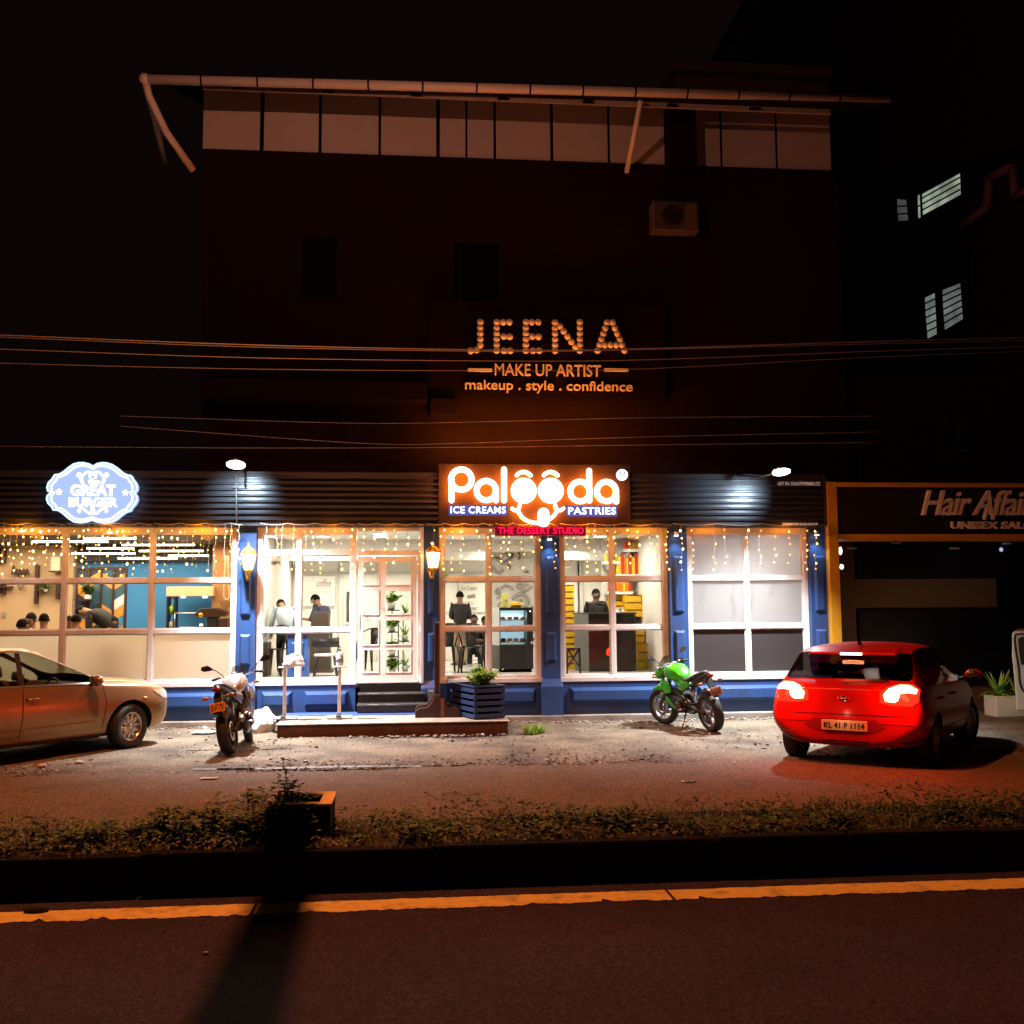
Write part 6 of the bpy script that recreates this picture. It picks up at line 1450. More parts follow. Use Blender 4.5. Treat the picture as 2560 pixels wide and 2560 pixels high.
c = P(1408,1392,23.9); u = thing('wall_disc', 'pale pink round wall sign left of the cashier', 'wall sign', c); b = MB(); b.lathe([(.001,-.03),(.26,-.03),(.26,0),(.001,0)], c, (0,1,0), 30); b.build('disc', mat('pale_pink', (.66,.50,.46), .6), u); b = MB(); b.lathe([(.262,-.035),(.29,-.035),(.29,.01),(.262,.01)], c, (0,1,0), 30, closed=True); b.build('rim', mFRAME, u)
potted(1104, 1460, 8, 6, 'l', 'on the wall by the lantern pillar', Y=23.9, seed=14)
# ================================================================ burger shop interior
tz = [(920,1135,655,20.4),(630,1025,683,19.8),(240,815,707,19.4),(920,1470,732,20.9),(655,1010,757,20.2),(1050,1535,777,19.9),(540,1020,797,19.3),(1270,1575,813,20.6),(890,1340,832,19.6)]
eTUBE = emis('tube_warm', (1,.86,.62), 7, True)
DEPTHW = ['topmost','second highest','third highest, longest on the left','fourth highest','fifth highest','sixth highest','seventh highest','second lowest','lowest']
for i, (xa_, xb_2, yy, Y) in enumerate(tz):
    a, q = P(xa_*.33126, 1120+yy*.33126, Y), P(xb_2*.33126, 1120+yy*.33126, Y); z = (a.z+q.z)/2
    u = thing('tube_light', f'slim hanging tube light in the burger shop, {DEPTHW[i]}', 'tube light', ((a.x+q.x)/2, Y, z), group='hanging tube lights'); b = MB(); b.tube([(a.x,Y,z),(q.x,Y,z)], .017, 8); b.build('tube', eTUBE, u)
    b = MB(); 
    for x in (a.x+.1, q.x-.1): b.tube([(x,Y,z+.018),(x,Y,ZT-.02)], .004, 4)
    b.build('wire', mPLAST, u)
lamp('AREA', 'burger_ceiling_lamp', (-6.0, 20.4, ZT-.1), 340, (1,.80,.56), None, sx=5.5, sy=2.6, target=(-6.0, 20.4, 0)).name = 'burger_ceiling_lamp'
# chevron screen
YH = 21.2
a, q = P(185,1700,YH), P(316,1422,YH)
t = thing('chevron_screen', 'folding screen of orange white and blue chevron slats in the burger shop', 'screen', ((a.x+q.x)/2, YH, ZFL))
mOR = mat('chevron_orange', (.72,.30,.05), .6, var=.1); mTE = mat('chevron_teal', (.03,.10,.14), .6); mWH = mat('chevron_white', (.7,.7,.7), .6); mBU = mat('chevron_blue', (.06,.25,.50), .6); mDT = mat('chevron_dark', (.03,.035,.04), .6)
w3 = (q.x-a.x)/4; pal = [[mDT,mTE,mOR,mDT,mTE,mOR,mDT],[mDT,mOR,mTE,mTE,mDT,mOR,mDT],[mTE,mOR,mTE,mTE,mOR,mTE,mTE],[mDT,mOR,mTE,mWH,mOR,mBU,mOR,mWH]]
for c_ in range(4):
    b = MB(); xa_, xb_2 = a.x+w3*c_, a.x+w3*(c_+1); b.box(xa_-.018, xa_+.018, YH-.04, YH+.04, ZFL, q.z); b.build('upright', mDWOOD, t)
    n = 10; hh = (q.z-ZFL)/n; s = 1 if c_ % 2 else -1; sk = .13
    for k in range(-1, n):
        z0 = ZFL+hh*k+(.05 if c_ == 1 else 0); b = MB(); zl, zr_ = z0+sk*.5-sk*.5*s, z0+sk*.5+sk*.5*s
        def cl(v): return min(max(v, ZFL), q.z)
        pz = [cl(zl), cl(zr_), cl(zr_+hh*.96), cl(zl+hh*.96)]
        if pz[2]-pz[1] < .02 and pz[3]-pz[0] < .02: continue
        b.prism([(xa_+.02,pz[0]),(xb_2-.02,pz[1]),(xb_2-.02,pz[2]),(xa_+.02,pz[3])], YH-.012, YH+.012); p_ = pal[c_]; b.build('chevron_slat', p_[(n-1-k) % len(p_)], t)
b = MB(); b.box(a.x-.02, q.x+.02, YH-.04, YH+.04, q.z+.002, q.z+.04); b.build('top_rail', mDWOOD, t); b = MB(); b.box(q.x-.018, q.x+.018, YH-.04, YH+.04, ZFL, q.z); b.build('upright', mDWOOD, t)
# wall frames with little shelves
YWf = 22.1
def wall_frame(px0, px1, py0, py1, label, shelf=None):
    a, q = P(px0,py1,YWf), P(px1,py0,YWf); u = thing('wall_frame', label, 'wall frame', ((a.x+q.x)/2, YWf, a.z)); b = MB(); w = .03
    b.box(a.x, a.x+w, YWf, YWf+.12, a.z, q.z); b.box(q.x-w, q.x, YWf, YWf+.12, a.z, q.z); b.box(a.x+w, q.x-w, YWf, YWf+.12, a.z, a.z+w); b.box(a.x+w, q.x-w, YWf, YWf+.12, q.z-w, q.z); b.build('frame', mDWOOD, u)
    if shelf: s0, s1 = P(shelf[0],shelf[2],YWf), P(shelf[1],shelf[2],YWf); b = MB(); b.box(s0.x, s1.x, YWf-.06, YWf+.12, s0.z-.02, s0.z+.01); b.build('shelf', mDWOOD, u)
wall_frame(84, 95, 1410, 1510, 'tall narrow brown wall frame with one shelf in the burger shop', (95, 117, 1474)); wall_frame(138, 147, 1455, 1498, 'short brown wall frame nearest the white window post', (147, 158, 1482)); wall_frame(-2, 11, 1455, 1486, 'brown wall frame at the left edge of the photo', (-6, 28, 1467)); wall_frame(-8, 12, 1368, 1408, 'dark brown box frame under the fairy lights at the left edge')
c = P(51,1462,YWf); u = thing('wall_bracket', 'pointed grey wall ornament between two brown wall frames', 'ornament', c); b = MB(); b.lathe([(.001,-.12),(.03,-.1),(.07,.05),(.001,.06)], c, (0,0,1), 12); b.build('body', mat('grey_ornament', (.22,.18,.15), .6), u)
b = MB(); b.tube(spl([P(30+4.2*i, 1437-(14 if i % 2 else 0)-(8 if i == 1 else 0), YWf) for i in range(11)], 6), .022, 6); tag(b.build('wall_script', mDWOOD), 'dark scribbled script ornament on the beige burger shop wall', 'ornament')
u = thing('wall_unit', 'pale beige wall mounted unit under the fairy lights', 'wall unit', P(145,1400,22)); a, q = P(128,1427,22), P(152,1392,22); b = MB(); b.box(a.x, q.x, 21.95, 22.2, a.z, q.z); b.build('body', mat('beige_unit', (.60,.48,.34), .6), u, bevel=.01); b = MB(); b.box(a.x-.02, q.x+.02, 21.9, 22.2, a.z-.03, a.z-.002); b.build('shelf', mDWOOD, u)
potted(110, 1474, 9, 7, 'l', 'on the shelf of the tall brown wall frame', Y=22.0, seed=20)
u = thing('switch_plate', 'small grey switch plate on the beige wall', 'switch', P(7,1537,22.2)); a, q = P(2,1543,22.2), P(13,1531,22.2); b = MB(); b.box(a.x, q.x, 22.22, 22.249, a.z, q.z); b.build('plate', mat('switch_grey', (.3,.28,.26), .5), u)
# kitchen pass with hood, rack, coffee machine
YK = 21.7
a, q = P(415,1491,YK), P(534,1466,YK)
u = thing('extractor_hood', 'long beige hood above the service counter of the burger shop', 'hood', ((a.x+q.x)/2, YK, a.z)); b = MB(); b.box(a.x, q.x, YK, YK+.5, a.z, q.z); b.build('hood', mat('hood_beige', (.66,.47,.26), .6, var=.05), u, bevel=.01)
for px in (457,511): c = P(px,1491,YK-.01); b = MB(); b.lathe([(.001,0),(.045,0),(.05,.03),(.001,.03)], c+Vector((0,.04,-.03)), (0,0,1), 12); b.build('spot_lens', emis('hood_spot', (1,.93,.8), 6), u)
u = thing('rack', 'black upright rack with jars left of the service counter', 'rack', P(425,1570,YK)); xa_, xb_2 = P(415,1530,YK).x, P(437,1530,YK).x; zt_ = P(425,1491,YK).z
b = MB()
for x in (xa_, xb_2-.03): b.box(x, x+.03, YK+.02, YK+.3, ZFL, zt_-.004)
b.build('upright', mBLACK, u)
for i in range(5): b = MB(); z = ZFL+.15+(zt_-ZFL-.2)*i/4; b.box(xa_+.031, xb_2-.031, YK+.03, YK+.3, z, z+.03); b.build('shelf', mBLACK, u)
for i, c_ in ((2,'clear'),(3,'green')):
    z = ZFL+.15+(zt_-ZFL-.2)*i/4+.031; x = (xa_+xb_2)/2; v = thing('jar', f'{"jar of green leaves" if c_ == "green" else "pale jar"} on the black rack', 'jar', (x,YK+.12,z)); b = MB(); b.lathe([(.001,0),(.05,0),(.055,.12),(.04,.15),(.001,.15)], (x,YK+.12,z), (0,0,1), 12); b.build('jar', mat('jar_'+c_, (.30,.55,.05) if c_ == 'green' else (.55,.5,.42), .3), v); b = MB(); b.lathe([(.001,.151),(.042,.151),(.042,.17),(.001,.17)], (x,YK+.12,z), (0,0,1), 12); b.build('lid', mSTEEL, v)
zk = P(470,1571,YK).z-.02
u = thing('service_counter', 'service counter of the burger shop behind the frosted panes', 'counter', P(490,1600,20.8)); x0, x1 = P(440,1570,20.9).x, P(588,1570,20.9).x; b = MB(); b.box(x0, x1, 20.7, 21.3, ZFL, zk-.05); b.build('front', mat('counter_wood', (.3,.17,.08), .5), u); b = MB(); b.box(x0-.03, x1+.03, 20.66, 21.33, zk-.049, zk-.005); b.build('top', mat('counter_stone', (.5,.45,.4), .3), u)
b = MB(); b.tube([P(436,1533,21.5), P(500,1533,21.5)], .016, 6); b.tube([P(437,1533,21.5), P(437,1570,21.5)], .012, 6); tag(b.build('rail', mSTEEL), 'slim steel rail over the service counter', 'rail')
xk = P(530,1550,21).x; s = 21/2560
u = thing('coffee_machine', 'dark coffee machine with grinder at the right of the service counter', 'coffee machine', (xk,21,zk))
def K(px, py, Y=21): return P(px, py, Y)
b = MB(); pf = [K(488,1538),(0,0)]; pr = [(486,1537),(498,1528),(505,1521),(545,1519),(570,1528),(566,1541),(500,1543)]; b.prism([(K(*p).x, K(*p).z) for p in pr], 20.85, 21.2); b.build('body', mat('machine_brown', (.045,.022,.016), .25, var=.2), u, bevel=.012)
b = MB(); a, q = K(520,1572), K(546,1541); b.box(a.x, q.x, 20.9, 21.2, zk, q.z-.004); b.build('column', mBLACK, u)
b = MB(); a, q = K(549,1572), K(572,1545); b.box(a.x, q.x, 20.85, 21.2, zk, q.z); b.build('grinder', mat('machine_brown'), u, bevel=.015)
b = MB(); a, q = K(552,1527), K(574,1503); b.loft([[(a.x+.06,20.95,a.z),(q.x-.06,20.95,a.z),(q.x-.06,21.1,a.z),(a.x+.06,21.1,a.z)],[(a.x-.02,20.9,q.z),(q.x+.02,20.9,q.z),(q.x+.02,21.15,q.z),(a.x-.02,21.15,q.z)]]); b.build('hopper', mat('hopper_amber', (.35,.20,.09), .2), u, smooth=False)
b = MB(); c = K(502,1538,20.84); b.lathe([(.001,-.01),(.05,-.01),(.05,.01),(.001,.01)], c, (0,1,0), 14); b.build('gauge', mGOLD, u)
b = MB(); a, q = K(497,1571,20.9), K(512,1555,20.9); b.lathe([(.001,0),(.06,0),(.055,q.z-a.z),(.001,q.z-a.z)], ((a.x+q.x)/2,20.9,zk), (0,0,1), 14); b.build('jug', mSTEEL, u)
for i, px in enumerate((455,463,471,479,487)):
    c = P(px,1568,21.0); v = thing('cup', f'white cup on the service counter, {("leftmost of five","second from the left","in the middle of five","fourth from the left","nearest the steel jug")[i]}', 'cup', (c.x,21,zk), group='cups on the service counter'); b = MB(); b.lathe([(.001,0),(.03,0),(.042,.06),(.038,.06),(.028,.01),(.001,.01)], (c.x,21,zk+.001), (0,0,1), 12); b.build('bowl', mPOT, v); b = MB(); b.tube(spl([(c.x+.04,21,zk+.05),(c.x+.062,21,zk+.04),(c.x+.035,21,zk+.015)], 4), .005, 5); b.build('handle', mPOT, v)
b = MB(); b.tube(spl([P(565,1390,20.5), P(561,1450,20.5), P(560,1490,20.5), P(567,1500,20.5), P(574,1488,20.5), P(571,1450,20.5), P(570,1390,20.5)], 6), .018, 6); tag(b.build('hose_loop', mat('pale_hose', (.62,.48,.30), .5)), 'pale cable loop hanging beside the ochre column', 'cable loop')
u = thing('planter_box', 'white box with a leafy plant on the chevron screen', 'planter', P(221,1490,21)); a, q = P(215,1498,21.0), P(225,1487,21.0); b = MB(); b.box(a.x, q.x, 20.9, 21.1, a.z, q.z); b.build('box', mPOT, u, bevel=.005); b = MB(); b.box(a.x-.2, q.x+.02, 20.85, 21.15, a.z-.025, a.z-.002); b.build('ledge', mDWOOD, u)
shrub('potted_plant', 'leafy plant in the white box on the chevron screen', P(219,1488,21), .14, .1, .24, 240, leaf_mats('weed', {'olive': (.085,.095,.020), 'green': (.06,.105,.022)}), lw=(.03,.05), ll=(.05,.09), seed=31, cat='plant')
t = thing('cafe_table', 'cafe table of the burger shop behind the frosted panes', 'table', (-6.3,19.6,ZFL)); b = MB(); b.box(-7.6,-4.9,19.3,20.0,ZFL+.70,ZFL+.74); b.build('table_top', mWOOD, t); 
for x in (-7.4,-5.1): b = MB(); b.box(x-.05,x+.05,19.5,19.8,ZFL,ZFL+.70); b.build('leg', mDWOOD, t)
cafe_chair('dark chair showing as a shadow behind the frosted pane', at(290,18.5), 18.5, rad(10))
# ================================================================ vehicles
def paint(name, col, metal=.3, rough=.28, coat=.12, spec=.5):
    m = mat(name, col, rough, metal=metal, var=.05, vscale=2, coat=coat, spec=spec, dirt=tuple(c*.6+.02 for c in col), dscale=3, damt=.12); return m
mSILV = paint('champagne_paint', (.36,.215,.105), .5, .27); mREDP = paint('red_paint', (.55,.012,.010), .1, .3, .0, .3)
mTINT = glass('tinted_glass', (.72,.78,.74), .9, .02, 1.5); mTINTD = glass('dark_tinted_glass', (.22,.20,.20), 1.0, .02, 1.5)
mINT = mat('car_interior', (.10,.085,.07), .8, var=.2); mINTD = mat('car_interior_dark', (.02,.018,.018), .8, var=.2)
mARCH = mat('wheel_arch', (.006,.006,.006), .9, var=0)
mALLOY = mat('alloy', (.60,.55,.48), .28, metal=.85, var=.08); mGAPM = mat('panel_gap', (.012,.009,.008), .7, var=0)
def car_body(t, stations, paintm, glassm, axles, wr, wtrack, side_rng, wind_rng, rear_rng, pillars, wide=False):
    """stations: (x, ws, zb, zs, wm, zm, wm2, zm2, wb, zbelt, wt, zt, dz, zc); returns bvh of the body in local coordinates"""
    rows = []
    for s in stations:
        x, ws, zb, zs, wm, zm, wm2, zm2, wb, zbe, wt, zt, dz, zc = s
        half = [(0,zb),(ws*.8,zb),(ws,zs),(wm,zm),(wm2,zm2),(wb,zbe),(wt,zt),(wt*.84,zt+dz),(wt*.45,zt+dz+(zc-zt-dz)*.8),(0,zc)]
        ring = [(x,y,z) for y, z in half]+[(x,-y,z) for y, z in half[-2:0:-1]]
        rows.append(ring)
    n = len(rows[0]); v = [p for r in rows for p in r]; f = []; mi = []; half_n = 10
    X = [s[0] for s in stations]
    def inr(a, b, rng): return any(lo-1e-4 <= min(a,b) and max(a,b) <= hi+1e-4 for lo, hi in rng)
    for i in range(len(rows)-1):
        for k in range(n):
            f.append((i*n+k, i*n+(k+1) % n, (i+1)*n+(k+1) % n, (i+1)*n+k)); m = 0
            kk = k if k < half_n-1 else n-1-k          # row index 0..8 from the underside up
            if kk == 5 and inr(X[i], X[i+1], side_rng): m = 1
            if kk in (7,8) and inr(X[i], X[i+1], wind_rng): m = 2
            if kk in ((6,7,8) if wide else (7,8)) and inr(X[i], X[i+1], rear_rng): m = 3
            mi.append(m)
    f.append(tuple(range(n))[::-1]); mi.append(0); f.append(tuple((len(rows)-1)*n+k for k in range(n))); mi.append(0)
    me = bpy.data.meshes.new('b'); me.from_pydata(v, [], f)
    for m in (paintm, mat('tmp_side'), mat('tmp_front'), mat('tmp_back'), mARCH): me.materials.append(m)
    for p, m in zip(me.polygons, mi): p.material_index = m; p.use_smooth = True
    bm = bmesh.new(); bm.from_mesh(me); bmesh.ops.recalc_face_normals(bm, faces=bm.faces)
    cl = bm.edges.layers.float.get('crease_edge') or bm.edges.layers.float.new('crease_edge')
    for e in bm.edges:
        ms = {fc.material_index for fc in e.link_faces}
        if len(ms) > 1: e[cl] = .55
        elif len(e.link_faces) == 2 and any(len(fc.verts) > 4 for fc in e.link_faces): e[cl] = .5
        elif all(vv.index % n in (5, n-5) for vv in e.verts) or all(vv.index % n in (2, n-2) for vv in e.verts): e[cl] = .45
    bm.to_mesh(me); bm.free()
    o = bpy.data.objects.new('b', me); COL.objects.link(o); sb = o.modifiers.new('s', 'SUBSURF'); sb.levels = sb.render_levels = 3
    cutters = []
    for ax in axles:
        for sgn in (1,-1):
            c = MB(); c.cyl((ax, sgn*(wtrack-.20), wr+.01), (ax, sgn*1.2, wr+.01), wr*1.16, wr*1.16, 40); q = c.build('cut', mARCH); q.data.materials.clear(); q.data.materials.append(mARCH)
            bo = o.modifiers.new('c', 'BOOLEAN'); bo.operation = 'DIFFERENCE'; bo.object = q; bo.solver = 'EXACT'; bo.material_mode = 'TRANSFER'; cutters.append(q)
    dg = bpy.context.evaluated_depsgraph_get(); dg.update()
    res = bpy.data.meshes.new_from_object(o.evaluated_get(dg))
    bpy.data.objects.remove(o)
    for q in cutters: bpy.data.objects.remove(q)
    bm = bmesh.new(); bm.from_mesh(res); bm.faces.ensure_lookup_table()
    bvh = BVHTree.FromBMesh(bm)
    mats_ = list(res.materials)
    groups = {0: [], 1: [], 2: [], 3: [], 4: []}; sideL, sideR = [], []
    for fc in bm.faces:
        g = fc.material_index; nm = mats_[g].name if g < len(mats_) and mats_[g] else ''; g = {'tmp_side': 1, 'tmp_front': 2, 'tmp_back': 3, 'wheel_arch': 4}.get(nm, 0)
        if g == 4: groups[4].append(fc)
        elif g == 1: (sideL if fc.calc_center_median().y > 0 else sideR).append(fc)
        else: groups[g].append(fc)
    def out(name, fs, m, thick=0):
        b = MB(); idx = {}
        for fc in fs:
            ids = []
            for vv in fc.verts:
                if vv.index not in idx: idx[vv.index] = len(b.v); b.v.append(tuple(vv.co))
                ids.append(idx[vv.index])
            b.f.append(ids); b.m.append(0); b.sm.append(True)
        ob = b.build(name, m, t, local=True, fix=False)
        return ob
    body = out('body', groups[0], paintm)
    for sx_ in (1,-1):
        for sy_ in (1,-1):
            gg = [fc for fc in groups[4] if fc.calc_center_median().x*sx_ > 0 and fc.calc_center_median().y*sy_ > 0]
            if gg: out('wheel_arch', gg, mARCH)
    out('side_window', sideL, glassm); out('side_window', sideR, glassm); out('windscreen', groups[2], glassm); out('rear_window', groups[3], glassm)
    bm.free(); bpy.data.meshes.remove(res)
    return bvh, body
def project(bvh, p, d, off):
    h = bvh.ray_cast(Vector(p), Vector(d))
    if h[0] is None: return None
    n = h[1] if h[1].dot(Vector(d)) < 0 else -h[1]
    return h[0]+n*off
def patch(b, bvh, poly, to3, d, off=.006, cuts=3):
    """polygon in 2d, laid on the body along d"""
    bm = bmesh.new(); vs = [bm.verts.new((x, y, 0)) for x, y in poly]; bm.faces.new(vs); bmesh.ops.triangulate(bm, faces=bm.faces)
    for _ in range(cuts): bmesh.ops.subdivide_edges(bm, edges=bm.edges, cuts=1, use_grid_fill=True); bmesh.ops.triangulate(bm, faces=bm.faces)
    ok = {}; P_ = []
    for vv in bm.verts:
        q = project(bvh, to3(vv.co.x, vv.co.y), d, off)
        if q is not None: ok[vv] = len(P_); P_.append(q)
    fs = [[ok[vv] for vv in fc.verts] for fc in bm.faces if all(vv in ok for vv in fc.verts)]
    bm.free(); b.add(P_, fs, True)
def strip(b, bvh, line, to3, d, w=.006, off=.003, n=8):
    pts = []
    for (a, c) in zip(line, line[1:]):
        for i in range(n): pts.append((a[0]+(c[0]-a[0])*i/n, a[1]+(c[1]-a[1])*i/n))
    pts.append(line[-1]); L_ = []
    for i, p in enumerate(pts):
        q = pts[min(i+1, len(pts)-1)]; o = pts[max(i-1, 0)]; tx, ty = q[0]-o[0], q[1]-o[1]; l = math.hypot(tx, ty) or 1; nx, ny = -ty/l*w, tx/l*w
        L_.append((project(bvh, to3(p[0]-nx,p[1]-ny), d, off), project(bvh, to3(p[0]+nx,p[1]+ny), d, off)))
    for (a, c), (e, f) in zip(L_, L_[1:]):
        if None in (a, c, e, f): continue
        b.add([a, c, f, e], [(0,1,2,3)], True)
def wheel(t, x, y, r, w, side, spokes, steer=0, rimr=.64, alloy=None):
    """side +1 left, -1 right; local coordinates of the vehicle"""
    alloy = alloy or mALLOY
    wl = bpy.data.objects.new('wheel', None)
    R = Matrix.Rotation(steer, 3, 'Z'); c = Vector((x, y, r)); ax = R @ Vector((0, side, 0)); hw = w/2
    b = MB(); b.lathe([(r*rimr,-hw*.9),(r*.90,-hw),(r*.985,-hw*.8),(r,-hw*.35),(r,hw*.35),(r*.985,hw*.8),(r*.90,hw),(r*rimr,hw*.9)], c, ax, 36, closed=True)
    ty = b.build('wheel', mRUB, t, local=True)
    b = MB(); b.lathe([(r*rimr+.001,hw*.88),(r*rimr-.02,hw*.80),(r*rimr-.035,hw*.2),(r*rimr-.03,-hw*.8),(r*rimr+.001,-hw*.8)], c, ax, 32, closed=True)
    b.lathe([(.001,hw*.62),(.05,hw*.66),(.055,hw*.45),(.001,hw*.45)], c, ax, 16)
    u = ax.orthogonal().normalized(); v = ax.cross(u)
    for k in range(spokes):
        a = 2*math.pi*k/spokes; d = u*math.cos(a)+v*math.sin(a); s = ax.cross(d); r0, r1 = .03, r*rimr-.018
        z0, z1 = ax*hw*.62, ax*hw*.70
        b.loft([[c+d*r0-s*.020+z0, c+d*r0+s*.020+z0, c+d*r0+s*.020+z0*.5, c+d*r0-s*.020+z0*.5],[c+d*r1-s*.034+z1, c+d*r1+s*.034+z1, c+d*r1+s*.034+z1*.5, c+d*r1-s*.034+z1*.5]])
    b.build('rim', alloy, ty, local=True, smooth=None)
    b = MB(); b.lathe([(.001,-.01),(r*rimr*.72,-.01),(r*rimr*.72,.0),(.001,.0)], c-ax*.02, ax, 24); b.build('brake_disc', mSTEEL, ty, local=True)
    b = MB(); b.lathe([(.001,-hw*.7),(r*rimr-.032,-hw*.7),(r*rimr-.032,-hw*.6),(.001,-hw*.6)], c, ax, 24); b.build('back_plate', mARCH, ty, local=True)
    return ty
def az(a): return math.pi/2-a          # azimuth from +y (clockwise) to blender z rotation of an object facing +x
# ---------------------------------------------------------------- champagne saloon, seen from its right side
SED = [
 (-2.26,.45,.30,.40,.66,.50,.66,.62,.62,.74,.50,.80,.02,.82),
 (-2.18,.60,.24,.34,.78,.48,.79,.66,.74,.84,.62,.93,.02,.95),
 (-1.95,.74,.20,.30,.85,.48,.86,.68,.80,.92,.66,1.02,.015,1.04),
 (-1.75,.78,.19,.28,.87,.48,.875,.70,.82,.95,.64,1.04,.02,1.07),
 (-1.15,.80,.18,.26,.88,.48,.88,.72,.84,.98,.575,1.36,.03,1.41),
 (-.85,.81,.17,.25,.88,.48,.88,.72,.84,.975,.575,1.405,.03,1.455),
 (-.30,.81,.17,.25,.88,.48,.88,.72,.84,.96,.585,1.43,.03,1.48),
 (.02,.81,.17,.25,.88,.48,.88,.72,.84,.95,.575,1.405,.03,1.46),
 (.85,.81,.17,.25,.88,.48,.88,.71,.83,.925,.70,1.00,.015,1.06),
 (1.00,.81,.17,.25,.88,.48,.88,.71,.82,.905,.70,.975,.015,1.02),
 (1.45,.80,.18,.26,.88,.48,.875,.70,.82,.875,.71,.945,.015,.98),
 (1.78,.78,.19,.28,.87,.46,.87,.67,.81,.84,.68,.90,.015,.93),
 (1.97,.68,.20,.30,.80,.44,.80,.63,.75,.78,.62,.84,.01,.865),
 (2.05,.46,.24,.32,.62,.44,.62,.58,.56,.69,.46,.735,.01,.75)]
HS = rad(41)
wc = G(312, 1874); Rz = Matrix.Rotation(az(HS), 3, 'Z')
root = Vector((wc.x, wc.y+.10, 0)) - Rz @ Vector((1.30, -.78, 0))
CAR = thing('silver_car', 'champagne silver saloon car parked at the left edge with no lamps lit', 'car', root, az(HS))
bvh, body = car_body(CAR, SED, mSILV, mTINT, (-1.30, 1.30), .315, .76, [(-1.75,-.30),(-.30,.85)], [(.02,.85)], [(-1.75,-1.15)], ())
for x, sd, st in ((-1.3,1,0),(-1.3,-1,0),(1.3,1,rad(12)),(1.3,-1,rad(12))): wheel(CAR, x, sd*.77, .315, .205, sd, 10 if sd < 0 else 8, st)
R_ = lambda x, z: (x, -2, z)     # right side view plane
dR = (0,1,0)
b = MB()
for ln in ([(.86,.95),(.90,.72),(.86,.34)], [(-.29,.97),(-.30,.60),(-.32,.30)], [(-1.05,.98),(-1.0,.75),(-.92,.45)]): strip(b, bvh, ln, R_, dR, .005)
strip(b, bvh, [(1.95,.66),(1.78,.60),(1.68,.52)], R_, dR, .004)
b.build('door_gap', mGAPM, CAR, local=True, fix=False)
b = MB(); strip(b, bvh, [(-.26,1.40),(-.30,.985)], R_, dR, .035, .004); strip(b, bvh, [(-1.12,1.33),(-1.28,1.0)], R_, dR, .03, .004); b.build('pillar_trim', mBLACK, CAR, local=True, fix=False)
b = MB(); strip(b, bvh, [(.80,.955),(.30,.965),(-.3,.975),(-1.4,.985)], R_, dR, .010, .006, 10); b.build('belt_trim', mat('dull_chrome', (.5,.48,.45), .3, metal=.8), CAR, local=True, fix=False)
b = MB(); strip(b, bvh, [(.72,.42),(-.27,.40)], R_, dR, .022, .014, 8); strip(b, bvh, [(-.33,.40),(-.92,.39)], R_, dR, .022, .014, 8); b.build('side_moulding', mSILV, CAR, local=True, fix=False)
b = MB(); strip(b, bvh, [(.93,.22),(-.95,.22)], R_, dR, .03, .012, 10); b.build('sill_trim', mSILV, CAR, local=True, fix=False)
for x in (-.17,-1.0):
    p = project(bvh, (x,-2,.80), dR, .012); h = MB(); h.tube([p+Vector((-.085,.012,0)), p+Vector((-.06,-.022,.006)), p+Vector((.06,-.022,.006)), p+Vector((.085,.012,0))], .014, 8); h.build('door_handle', mSILV, CAR, local=True)
for sd in (-1,1):
    c = Vector((.66, sd*1.00, 1.00)); m_ = MB(); m_.ball(c, .10, 12, (.75,1.15,.78)); o = m_.build('wing_mirror', mSILV, CAR, local=True)
    m_ = MB(); m_.tube([c+Vector((0,-sd*.09,-.04)), c+Vector((.03,-sd*.20,-.07))], .03, 8); m_.build('mirror_foot', mBLACK, o, local=True); m_ = MB(); m_.lathe([(.001,0),(.07,0),(.07,.004),(.001,.004)], c+Vector((-.075,0,0)), (1,0,0), 14); m_.build('mirror_glass', mMIR, o, local=True)
F_ = lambda y, z: (3.2, y, z)
mHL = mat('headlamp_lens', (.55,.52,.48), .08, metal=.3, var=.2)
for sd in (-1,1):
    b = MB(); patch(b, bvh, [(x, z) for x, z in ((1.66,.80),(1.88,.80),(2.03,.73),(2.04,.64),(1.84,.68))], (lambda x, z: (x, -2*1, z)) if sd < 0 else (lambda x, z: (x, 2, z)), (0,1,0) if sd < 0 else (0,-1,0), .008); b.build('headlamp', mHL, CAR, local=True, fix=False)
b = MB(); p = project(bvh, (1.52,-2,.70), dR, .01); b.ball(p, .022, 8, (1.8,.5,.8)); b.build('side_repeater', mat('amber_lens', (.7,.3,.05), .2), CAR, local=True)
b = MB(); patch(b, bvh, [(-.55,.30),(.55,.30),(.5,.44),(-.5,.44)], F_, (-1,0,0), .006); b.build('grille', mBLACK, CAR, local=True, fix=False)
